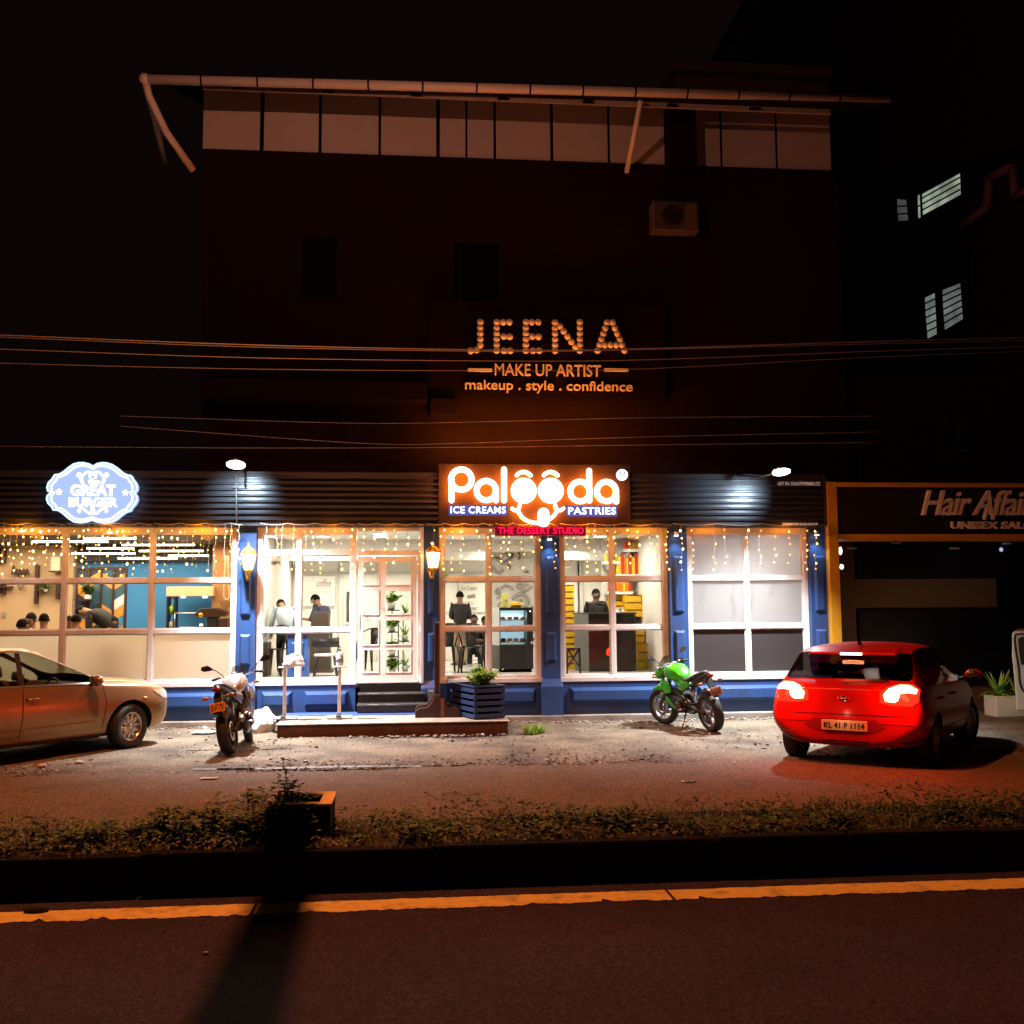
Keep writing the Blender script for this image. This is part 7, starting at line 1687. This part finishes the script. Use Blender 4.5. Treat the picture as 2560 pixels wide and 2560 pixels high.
# cabin
b = MB(); b.box(-1.7,1.0,-.72,.72,.22,.30); b.build('cabin_floor', mINTD, CAR, local=True)
b = MB(); b.loft([[(.50,-.70,.30),(.50,.70,.30),(1.0,.70,.30),(1.0,-.70,.30)],[(.45,-.68,.78),(.45,.68,.78),(1.0,.68,.78),(1.0,-.68,.78)],[(.62,-.64,.95),(.62,.64,.95),(.98,.64,.95),(.98,-.64,.95)]]); b.build('dashboard', mINT, CAR, local=True, smooth=False)
def seat(x, y, w=.48):
    b = MB(); b.loft([[(x-.25,y-w/2,.30),(x+.27,y-w/2,.30),(x+.27,y+w/2,.30),(x-.25,y+w/2,.30)],[(x-.25,y-w/2,.52),(x+.27,y-w/2,.56),(x+.27,y+w/2,.56),(x-.25,y+w/2,.52)]]); s_ = b.build('seat', mINT, CAR, local=True, bevel=.03, smooth=False)
    b = MB(); b.loft([[(x-.30,y-w/2,.45),(x-.16,y-w/2,.45),(x-.16,y+w/2,.45),(x-.30,y+w/2,.45)],[(x-.48,y-w/2+.04,1.05),(x-.38,y-w/2+.04,1.05),(x-.38,y+w/2-.04,1.05),(x-.48,y+w/2-.04,1.05)]]); b.build('seat_back', mINT, s_, local=True, bevel=.03, smooth=False)
    b = MB(); b.obox((x-.46,y,1.16), (.08,.24,.16), (0,-.2,0)); b.build('headrest', mINT, s_, local=True, bevel=.03)
seat(.05,-.36); seat(.05,.36); seat(-.85,-.36,.6); seat(-.85,.36,.6)
b = MB(); c = Vector((.33,-.36,.86)); a = Vector((-.85,0,.5)).normalized(); u = a.orthogonal().normalized(); v = a.cross(u); b.tube([c+(u*math.cos(k*math.pi/10)+v*math.sin(k*math.pi/10))*.185 for k in range(20)], .015, 8, closed=True); b.tube([c-u*.18, c+u*.18], .014, 6); b.tube([c-v*.18, c], .014, 6); b.cyl(c+a*.0, c-a*.2, .035, .035, 10); b.build('steering_wheel', mPLAST, CAR, local=True)
# ---------------------------------------------------------------- red hatchback, seen from behind with brake lamps lit
HAT = [
 (-1.99,.58,.32,.42,.80,.54,.80,.66,.72,.86,.66,.94,.02,.965),
 (-1.93,.70,.27,.36,.855,.50,.86,.70,.80,.91,.725,1.00,.02,1.025),
 (-1.82,.76,.25,.34,.87,.50,.88,.72,.835,.945,.745,1.055,.018,1.08),
 (-1.42,.79,.22,.30,.885,.50,.89,.74,.835,.985,.645,1.39,.022,1.435),
 (-1.25,.80,.21,.28,.885,.50,.89,.74,.835,.99,.635,1.43,.025,1.475),
 (-.80,.80,.19,.26,.885,.50,.885,.74,.835,.985,.63,1.45,.03,1.505),
 (-.25,.80,.18,.25,.885,.50,.885,.73,.835,.965,.62,1.45,.03,1.51),
 (.15,.80,.18,.25,.885,.50,.885,.73,.83,.95,.605,1.41,.03,1.47),
 (.95,.80,.18,.25,.885,.50,.88,.72,.82,.93,.70,1.02,.015,1.07),
 (1.12,.80,.18,.25,.88,.50,.875,.71,.81,.905,.70,.985,.015,1.03),
 (1.50,.78,.19,.27,.87,.48,.865,.68,.80,.85,.68,.92,.015,.95),
 (1.80,.70,.20,.30,.82,.46,.81,.64,.74,.78,.60,.83,.01,.86),
 (1.99,.48,.24,.34,.62,.46,.62,.58,.55,.66,.45,.70,.01,.71)]
HR = rad(38)
wc = G(1995, 1893); Rz = Matrix.Rotation(az(HR), 3, 'Z')
root = Vector((wc.x+.03, wc.y+.08, 0)) - Rz @ Vector((-1.28, .76, 0))
RED = thing('red_car', 'glossy red hatchback car seen from behind with its brake lamps lit', 'car', root+Vector((.06,0,0)), az(HR)); RED.scale = (1.03,1.06,.975)
bvh, body = car_body(RED, HAT, mREDP, mTINTD, (-1.28, 1.29), .305, .75, [(-1.42,-.25),(-.25,.95)], [(.15,.95)], [(-1.82,-1.42)], (), True)
for x, sd, st in ((-1.28,1,0),(-1.28,-1,0),(1.29,1,rad(-10)),(1.29,-1,rad(-10))): wheel(RED, x, sd*.765, .305, .19, sd, 8, st)
B_ = lambda y, z: (-3.2, y, z); dB = (1,0,0)
b = MB(); b.loft([[(-1.56,-.50,1.375),(-1.56,.50,1.375),(-1.36,.54,1.42),(-1.36,-.54,1.42)],[(-1.57,-.49,1.402),(-1.57,.49,1.402),(-1.34,.53,1.462),(-1.34,-.53,1.462)]]); b.build('roof_spoiler', mREDP, RED, local=True, bevel=.012, smooth=False)
eBR = emis('brake_lens', (1.0,.28,.12), 22)
b = MB(); b.box(-1.60,-1.56,-.12,.12,1.372,1.400)
b.build('high_brake_lamp', eBR, RED, local=True)
for s in (1,-1):
    mir = (lambda y, z: (-3.2, y*s, z)); 
    b = MB(); patch(b, bvh, [(.46,.84),(.44,.92),(.50,.985),(.60,1.025),(.70,1.025),(.775,.975),(.77,.93),(.70,.945),(.62,.935),(.60,.86),(.56,.83)], mir, dB, .014, 3)
    lm = b.build('tail_lamp', eBR, RED, local=True, fix=False)
    b = MB(); patch(b, bvh, [(.40,.82),(.40,.94),(.48,1.01),(.60,1.045),(.73,1.04),(.80,.975),(.80,.84),(.74,.79),(.52,.79)], mir, dB, .007, 3); b.build('lamp_surround', mat('red_lens', (.40,.01,.012), .12, var=.1, emit=(1,.03,.01), estr=1.4), lm, local=True, fix=False)  # surround emits red itself, imitating glow round the tail lamp
    l = lamp('POINT', 'brake_light', (0,0,0), 32, (1,.03,.012), None, size=.10); l.parent = RED; l.location = (-2.13, .66*s, .94)
b = MB(); strip(b, bvh, [(-.80,.56),(0,.56),(.80,.56)], B_, dB, .004, .003, 14); b.build('bumper_gap', mGAPM, RED, local=True, fix=False)
b = MB(); strip(b, bvh, [(-.80,1.0),(-.76,.76),(-.62,.66),(.62,.66),(.76,.76),(.80,1.0)], B_, dB, .005, .003, 8); b.build('hatch_gap', mGAPM, RED, local=True, fix=False)
b = MB(); patch(b, bvh, [(-.34,.605),(.34,.605),(.46,.52),(.32,.45),(-.32,.45),(-.46,.52)], B_, dB, .004, 3); b.build('plate_recess', mat('dark_red_recess', (.25,.008,.008), .4), RED, local=True, fix=False)
xp = project(bvh, (-3.2,0,.53), dB, .012).x
b = MB(); b.box(xp-.014, xp, -.255, .255, .465, .59); pl = b.build('number_plate', mat('plate_white', (.80,.62,.34), .4, var=.05), RED, local=True, bevel=.004)
b = MB(); text_fit(b, 'KL 41 P 1114', -.225, .225, .492, .563, xp-.019, .006, offset=.012, to=lambda p: Vector((p.y, -p.x, p.z))); b.build('lettering', mat('plate_black', (.02,.02,.02), .5), pl, local=True, fix=False)
for s in (1,-1):
    b = MB(); b.ball((1.88,.58*s,.72), .09, 10, (.6,1.3,.7)); b.build('headlamp', emis('headlamp_lit', (1,.95,.85), 6, False), RED, local=True)
    l = lamp('SPOT', 'headlamp_beam', (0,0,0), 75, (1,.93,.78), None, size=.06, angle=rad(75), blend=.7); l.parent = RED; l.location = (2.05,.58*s,.72); l.rotation_euler = (0, rad(-88), 0)
lamp_pl = lamp('POINT', 'plate_light', (0,0,0), .35, (1,.8,.55), None, size=.02); lamp_pl.parent = RED; lamp_pl.location = (xp-.12, 0, .66)
b = MB(); strip(b, bvh, [(-.62,.335),(-.30,.335),(-.24,.36),(.24,.36),(.30,.335),(.62,.335)], B_, dB, .010, .010, 6); strip(b, bvh, [(-.78,.40),(-.62,.39),(-.45,.38)], B_, dB, .008, .006, 6); strip(b, bvh, [(.78,.40),(.62,.39),(.45,.38)], B_, dB, .008, .006, 6); b.build('bumper_trim', mREDP, RED, local=True, fix=False)
for s in (1,-1):
    b = MB(); mir = (lambda y, z: (-3.2, y*s, z)); patch(b, bvh, [(.60,.40),(.76,.42),(.76,.46),(.60,.44)], mir, dB, .006, 2); b.build('reflector', mat('reflector_red', (.55,.03,.03), .15), RED, local=True, fix=False)
c = project(bvh, (-3.2,0,.86), dB, .012); b = MB(); b.tube([c+Vector((0,.055*math.cos(k*math.pi/8),.032*math.sin(k*math.pi/8))) for k in range(16)], .006, 6, closed=True); b.tube([c+Vector((0,-.03,.024)), c+Vector((0,-.01,-.02))], .006, 5); b.tube([c+Vector((0,.01,.02)), c+Vector((0,.03,-.024))], .006, 5); b.tube([c+Vector((0,-.02,.002)), c+Vector((0,.02,-.002))], .006, 5); b.build('emblem', mCHROME, RED, local=True)
b = MB(); 
for k in range(6): patch(b, bvh, [(.02-k*.022,1.285),(.033-k*.022,1.285),(.033-k*.022,1.300),(.02-k*.022,1.300)], B_, dB, .007, 1)
b.build('window_sticker', mat('sticker_white', (.35,.33,.33), .5), RED, local=True, fix=False)
b = MB(); strip(b, bvh, [(.02,1.03),(-.25,1.05),(-.47,1.06)], B_, dB, .008, .02, 5); b.build('wiper', mBLACK, RED, local=True, fix=False)
b = MB(); strip(b, bvh, [(-.84,.40),(-.60,.33),(0,.315),(.60,.33),(.84,.40)], B_, dB, .020, .006, 10); b.build('lower_valance', mBLACK, RED, local=True, fix=False)
b = MB(); patch(b, bvh, [(-.42,1.055),(-.27,1.055),(-.27,1.075),(-.42,1.075)], B_, dB, .012, 1); b.build('window_label', mat('sticker_white'), RED, local=True, fix=False)
b = MB(); b.tube([(-1.15,0,1.495),(-1.18,0,1.53),(-1.32,0,1.60)], [.028,.02,.006], 8); b.build('aerial', mPLAST, RED, local=True)
R_ = lambda x, z: (x, -2, z); dR = (0,1,0); L_ = lambda x, z: (x, 2, z)
b = MB()
for ln in ([(.92,.95),(.95,.72),(.90,.34)], [(-.22,.98),(-.24,.60),(-.26,.30)], [(-1.06,1.0),(-1.0,.78),(-.88,.52)]): strip(b, bvh, ln, R_, dR, .005)
b.build('door_gap', mGAPM, RED, local=True, fix=False)
b = MB(); strip(b, bvh, [(-.20,1.42),(-.24,.99)], R_, dR, .035, .004); b.build('pillar_trim', mBLACK, RED, local=True, fix=False)
for x in (-.16,-.98):
    p = project(bvh, (x,-2,.82), dR, .012); h = MB(); h.tube([p+Vector((-.085,.012,0)), p+Vector((-.06,-.022,.006)), p+Vector((.06,-.022,.006)), p+Vector((.085,.012,0))], .013, 8); h.build('door_handle', mREDP, RED, local=True)
b = MB(); strip(b, bvh, [(.85,.40),(-.85,.40)], R_, dR, .012, .012, 10); strip(b, bvh, [(.95,.24),(-.9,.24)], R_, dR, .025, .012, 10); b.build('side_moulding', mREDP, RED, local=True, fix=False)
for sd in (-1,1):
    c = Vector((.72, sd*.99, 1.02)); m_ = MB(); m_.ball(c, .095, 12, (.75,1.2,.78)); o = m_.build('wing_mirror', mREDP, RED, local=True); m_ = MB(); m_.tube([c+Vector((0,-sd*.09,-.04)), c+Vector((.04,-sd*.20,-.08))], .03, 8); m_.build('mirror_foot', mBLACK, o, local=True); m_ = MB(); m_.lathe([(.001,0),(.07,0),(.07,.004),(.001,.004)], c+Vector((-.074,0,0)), (1,0,0), 14); m_.build('mirror_glass', mMIR, o, local=True)
b = MB(); b.box(-1.5,1.0,-.72,.72,.24,.32); b.build('cabin_floor', mINTD, RED, local=True)
CAR_, CAR = CAR, RED; mI = mINT; mINT = mINTD
seat(.10,-.36); seat(.10,.36); seat(-.80,-.36,.6); seat(-.80,.36,.6)
mINT = mI; CAR = CAR_
b = MB(); b.tube([(-1.6,-.45,.30),(-1.9,-.45,.27)], .025, 8); b.build('exhaust', mSTEEL, RED, local=True)
# ---------------------------------------------------------------- motorcycles
def ell(c, ry, rz, n=12, p=2.4):
    out = []
    for k in range(n):
        a = 2*math.pi*k/n; ca, sa = math.cos(a), math.sin(a); out.append((c[0], c[1]+ry*math.copysign(abs(ca)**(2/p), ca), c[2]+rz*math.copysign(abs(sa)**(2/p), sa)))
    return out
def moto(name, label, rear, azim, lean, tankm, accm, plate_txt, platem, steer=0.0, screen=True, big_tail=False, wheelm=None, smoke=(.35,.30,.24)):
    mEN = mat('engine_black', (.03,.027,.026), .45, metal=.4, var=.3, vscale=14); mRIM = wheelm or mat('bike_rim', (.05,.05,.052), .35, metal=.6)
    t = thing(name, label, 'motorcycle', rear, 0); 
    Rm = Matrix.Rotation(az(azim), 4, 'Z') @ Matrix.Rotation(lean, 4, 'X') @ Matrix.Translation((.70,0,0))
    t.rotation_mode = 'QUATERNION'; t.rotation_quaternion = Rm.to_quaternion(); t.location = Vector(rear)+ (Matrix.Rotation(az(azim), 3, 'Z') @ Vector((.70,0,0)))
    def bb(b, nm, m, par=None, **k): return b.build(nm, m, par or t, local=True, **k)
    rx, fx, r = -.70, .70, .305
    Rs = Matrix.Rotation(steer, 4, 'Z'); head = Vector((.46,0,.88))
    def fr(v): return head + Rs.to_3x3() @ (Vector(v)-head)     # steered front end
    def bwheel(x, w, fn):
        b = MB(); b.lathe([(.215,-w*.42),(.27,-w*.5),(.293,-w*.38),(.305,-w*.12),(.305,w*.12),(.293,w*.38),(.27,w*.5),(.215,w*.42)], (x,0,r), (0,1,0), 36, closed=True); b.v = [tuple(fn(v)) for v in b.v]; ty = bb(b, 'wheel', mRUB)
        b = MB(); b.lathe([(.217,-w*.40),(.198,-w*.36),(.19,0),(.198,w*.36),(.217,w*.40)], (x,0,r), (0,1,0), 32, closed=True)
        for k in range(5):
            a = 2*math.pi*k/5
            for da in (-.16,.16): b.tube([(x+.03*math.cos(a),0,r+.03*math.sin(a)),(x+.195*math.cos(a+da),0,r+.195*math.sin(a+da))], .012, 6)
        b.lathe([(.001,-w*.5),(.035,-w*.5),(.035,w*.5),(.001,w*.5)], (x,0,r), (0,1,0), 14); b.v = [tuple(fn(v)) for v in b.v]; bb(b, 'rim', mRIM, ty)
        b = MB(); b.lathe([(.075,-.006),(.135,-.006),(.135,.0),(.075,.0)], (x,-w*.42 if x < 0 else w*.48,r), (0,1,0), 28, closed=True); b.v = [tuple(fn(v)) for v in b.v]; bb(b, 'brake_disc', mSTEEL, ty)
        b = MB(); b.tube([(x-.26,0,r+.19),(x-.14,0,r+.29),(x,0,r+.325),(x+.14,0,r+.29)] if x > 0 else [(x-.12,0,r+.30),(x,0,r+.325),(x+.13,0,r+.29)], [.03,.055,.06,.03] if x > 0 else [.05,.07,.05], 10, squash=(0,1,0)); b.v = [tuple(fn(v)) for v in b.v]; return b
    idf = lambda v: Vector(v)
    fm = bwheel(fx, .115, fr); bb(fm, 'front_mudguard', accm); rm = bwheel(rx, .155, idf); bb(rm, 'rear_hugger', mPLAST)
    b = MB()
    for s in (-1,1): b.tube([fr((.70,.085*s,.305)), fr((.60,.085*s,.56))], .026, 8); b.tube([fr((.60,.085*s,.56)), fr((.46,.085*s,.92))], .021, 8)
    b.obox(fr((.47,0,.90)), (.07,.22,.03), (0,.35,steer)); b.obox(fr((.53,0,.74)), (.07,.22,.035), (0,.35,steer)); bb(b, 'fork', mat('fork_grey', (.22,.20,.18), .35, metal=.7))
    b = MB()
    for s in (-1,1): b.tube([(-.10,.09*s,.42),(-.40,.10*s,.36),(-.70,.105*s,.305)], .028, 8)
    b.obox((-.25,0,.40), (.12,.2,.05)); bb(b, 'swingarm', mEN)
    b = MB(); b.tube([(-.22,0,.42),(-.30,0,.70)], .04, 10); bb(b, 'shock_absorber', mSTEEL)
    b = MB()
    for s in (-1,1): b.tube([(.44,.04*s,.84),(.20,.13*s,.66),(-.12,.12*s,.52),(-.16,.11*s,.36)], .022, 7); b.tube([(-.12,.11*s,.62),(-.45,.09*s,.76),(-.78,.06*s,.84)], .016, 7); b.tube([(.40,.04*s,.76),(.30,.12*s,.45),(.12,.12*s,.30)], .018, 7)
    bb(b, 'frame', mPLAST)
    b = MB(); b.loft([ell((.32,0,.47),.10,.06), ell((.26,0,.45),.16,.15), ell((.10,0,.42),.19,.18), ell((-.08,0,.40),.18,.16), ell((-.18,0,.40),.13,.10)]); en = bb(b, 'engine', mEN)
    b = MB()
    for s in (-1,1): b.lathe([(.001,-.02),(.085,-.02),(.10,.0),(.09,.025),(.001,.03)], (-.04,.19*s,.38), (0,s,0), 18)
    for k in range(5): b.obox((.22,0,.50+.028*k), (.20,.26,.010), (0,-.25,0))
    bb(b, 'engine_cover', mat('cover_brown', (.10,.075,.055), .35, metal=.6), en)
    b = MB(); b.loft([ell((.30,0,.46),.13,.15,8), ell((.36,0,.46),.13,.15,8)]); bb(b, 'radiator', mBLACK, smooth=False)
    b = MB(); b.tube(spl([(.30,-.06,.40),(.28,-.08,.24),(.10,-.10,.20),(-.15,-.12,.24)], 5), .024, 8); b.tube([(-.15,-.13,.25),(-.30,-.17,.30),(-.62,-.20,.44)], [.035,.058,.055], 12); ex = bb(b, 'exhaust', mat('exhaust_black', (.04,.035,.033), .3, metal=.7))
    b = MB(); b.tube([(-.615,-.20,.437),(-.64,-.202,.447)], [.048,.040], 12); bb(b, 'exhaust_tip', mSTEEL, ex)
    # tank
    b = MB(); b.loft([ell((.42,0,.86),.07,.05), ell((.36,0,.88),.15,.11), ell((.22,0,.91),.195,.15), ell((.06,0,.89),.19,.145), ell((-.08,0,.83),.13,.10), ell((-.14,0,.80),.07,.05)]); tk = bb(b, 'fuel_tank', tankm, subsurf=2)
    b = MB(); b.lathe([(.001,0),(.045,0),(.04,.012),(.001,.014)], (.22,0,1.052), (0,0,1), 18); bb(b, 'filler_cap', mSTEEL, tk)
    for s in (-1,1):
        b = MB(); b.loft([[(.50,.12*s,.80),(.54,.16*s,.70),(.50,.13*s,.62),(.47,.11*s,.70)],[(.36,.20*s,.82),(.38,.225*s,.70),(.34,.20*s,.56),(.32,.17*s,.70)],[(.16,.19*s,.78),(.18,.20*s,.70),(.14,.19*s,.60),(.14,.16*s,.68)]]); bb(b, 'shroud', accm, smooth=False, bevel=.006)
        b = MB(); b.loft([[(-.08,.12*s,.80),(-.08,.15*s,.72),(-.12,.12*s,.62),(-.14,.09*s,.72)],[(-.36,.11*s,.83),(-.36,.13*s,.78),(-.38,.11*s,.72),(-.38,.08*s,.78)]]); bb(b, 'side_panel', accm, smooth=False, bevel=.006)
        b = MB(); b.loft([[(.40,.16*s,.54),(.42,.17*s,.46),(.36,.15*s,.42),(.34,.13*s,.48)],[(.14,.15*s,.36),(.14,.16*s,.30),(.06,.14*s,.27),(.06,.12*s,.32)]]); bb(b, 'belly_panel', accm, smooth=False, bevel=.006)
    mSEAT = mat('seat_vinyl', (.022,.019,.018), .55, var=.15)
    b = MB(); b.loft([ell((-.08,0,.82),.09,.03), ell((-.20,0,.80),.13,.04), ell((-.38,0,.82),.14,.045), ell((-.48,0,.86),.12,.05), ell((-.70,0,.93),.10,.045), ell((-.82,0,.95),.06,.03)]); bb(b, 'seat', mSEAT, subsurf=1)
    b = MB(); b.loft([ell((-.36,0,.77),.10,.04), ell((-.55,0,.82),.115,.06), ell((-.78,0,.90),.075,.05), ell((-.92,0,.935),.03,.02)]); tl = bb(b, 'tail', tankm if big_tail else mPLAST, subsurf=1)
    b = MB(); b.ball((-.915,0,.90), .05, 10, (.6,1.3,.6)); bb(b, 'tail_lamp', mat('tail_lens', (.25,.012,.010), .15), tl)
    b = MB(); b.loft([[(-.80,-.05,.86),(-.80,.05,.86),(-.86,.05,.86),(-.86,-.05,.86)],[(-1.00,-.06,.58),(-1.00,.06,.58),(-1.02,.06,.58),(-1.02,-.06,.58)]]); bb(b, 'plate_holder', mPLAST, smooth=False)
    b = MB(); b.obox((-1.005,0,.67), (.012,.20,.125), (0,.35,0)); npl = bb(b, 'number_plate', platem, bevel=.003)
    b = MB(); Rp = Matrix.Rotation(.35, 3, 'Y')
    for tx, z0, z1 in plate_txt: text_fit(b, tx, -.085, .085, z0, z1, 0, .004, offset=.01, to=lambda p: Vector((-1.005,0,.67)) + Rp @ Vector((p.y-.012, -p.x, p.z)))
    bb(b, 'lettering', mat('plate_black', (.02,.02,.02), .5), npl, fix=False)
    for s in (-1,1):
        b = MB(); b.tube([(-.86,.06*s,.80),(-.87,.15*s,.80)], .008, 6); b.ball((-.87,.18*s,.80), .032, 10, (.8,1.4,.75)); bb(b, 'indicator', mat('indicator_lens', (.45,.10,.03), .25))
        b = MB(); b.tube([fr((.56,.14*s,.86)), fr((.57,.22*s,.86))], .008, 6); b.ball(fr((.57,.25*s,.86)), .03, 8, (.8,1.4,.75)); bb(b, 'indicator', mat('indicator_lens'))
    # head
    b = MB(); b.loft([[fr(v) for v in ell((.72,0,.84),.05,.05)],[fr(v) for v in ell((.66,0,.86),.11,.11)],[fr(v) for v in ell((.54,0,.90),.12,.11)],[fr(v) for v in ell((.48,0,.93),.08,.05)]]); hd = bb(b, 'head_fairing', accm if not big_tail else tankm, subsurf=1)
    b = MB(); b.ball(fr((.715,0,.84)), .065, 10, (.5,1.3,.8)); bb(b, 'headlamp', mHL, hd)
    b = MB(); b.obox(fr((.50,0,.985)), (.05,.16,.09), (0,-.5,steer)); bb(b, 'instruments', mPLAST, bevel=.01)
    if screen:
        v = []; 
        for i in range(6):
            for k in range(9):
                u = -1+k/4; z = .95+.20*i/5; w = .13*(1-.05*i-.06*i*i/5); v.append(fr((.655-.16*i/5-.07*u*u, u*w, z)))
        b = MB(); b.add(v, [(i*9+k, i*9+k+1, (i+1)*9+k+1, (i+1)*9+k) for i in range(5) for k in range(8)], True); bb(b, 'windscreen', glass('smoked_screen', smoke, 1.0, .05), fix=False)
    b = MB(); b.tube(spl([fr((.30,.36,1.00)), fr((.36,.26,1.02)), fr((.44,.10,.99)), fr((.45,0,.98)), fr((.44,-.10,.99)), fr((.36,-.26,1.02)), fr((.30,-.36,1.00))], 5), .012, 8); hb = bb(b, 'handlebar', mSTEEL)
    for s in (-1,1):
        b = MB(); b.tube([fr((.30,.36*s,1.0)), fr((.355,.245*s,1.02))], .019, 8); bb(b, 'grip', mRUB, hb)
        b = MB(); b.tube([fr((.39,.22*s,1.03)), fr((.40,.30*s,1.02)), fr((.36,.38*s,1.0))], .006, 5); bb(b, 'lever', mSTEEL, hb)
        b = MB(); b.tube([fr((.38,.20*s,1.03)), fr((.42,.30*s,1.13)), fr((.40,.37*s,1.17))], .008, 6); c = fr((.40,.42*s,1.18)); b.loft([[fr((.41+dx,.42*s+y*s*1.0,1.18+z)) for y, z in ((-.085,-.012),(-.06,-.04),(.05,-.035),(.085,-.005),(.07,.04),(-.02,.045))] for dx in (-.012,.02)]); mm = bb(b, 'mirror', mPLAST, hb, smooth=False)
        b = MB(); b.tube([(-.16,.14*s,.36),(-.17,.27*s,.35)], .014, 6); bb(b, 'footpeg', mSTEEL)
        b = MB(); b.tube([(-.36,.12*s,.46),(-.40,.24*s,.50)], .012, 6); b.tube([(-.22,.10*s,.50),(-.37,.12*s,.46)], .012, 6); bb(b, 'pillion_peg', mSTEEL)
    b = MB(); e = Rm.inverted() ; b.tube([(-.10,.10,.28),(-.14,.30,.03+.30*math.tan(abs(lean))*-1)], .014, 6); b.obox((-.14,.31,.025-.30*math.tan(abs(lean))), (.07,.05,.012)); bb(b, 'side_stand', mSTEEL)
    b = MB(); b.tube(spl([fr((.42,.05,.95)), fr((.52,.12,.80)), (.40,.10,.62), (.20,.14,.55)], 6), .008, 5); b.tube(spl([fr((.42,-.05,.95)), fr((.50,-.14,.78)), fr((.62,-.10,.55)), fr((.68,-.07,.40))], 6), .007, 5); bb(b, 'cable', mRUB)
    return t
mTSIL = paint('bike_silver', (.50,.46,.42), .5, .25); mTBRN = paint('bike_bronze_grey', (.20,.15,.11), .5, .3); mGRN = paint('bike_green', (.05,.62,.01), .05, .3)
ba = G(572, 1890); moto('motorcycle', 'silver and black motorcycle seen from behind with an orange number plate', Vector((ba.x, ba.y+.14, 0)), rad(3), rad(-10), mTSIL, mTBRN, [('KL 07 BX', .010, .040), ('3717', -.045, -.004)], mat('plate_orange', (.80,.32,.05), .5, var=.05), steer=rad(10))
ba = G(1792, 1832); moto('motorcycle', 'bright green and black motorcycle leaning on its side stand by the frosted window', Vector((ba.x, ba.y+.14, 0)), rad(-14), rad(-11), mGRN, mGRN, [('KL 07 CM', .010, .040), ('4521', -.045, -.004)], mat('plate_amber', (.42,.17,.03), .5, var=.1), steer=rad(22), wheelm=mat('bike_rim_grey', (.35,.34,.36), .3, metal=.7), smoke=(.42,.30,.18))
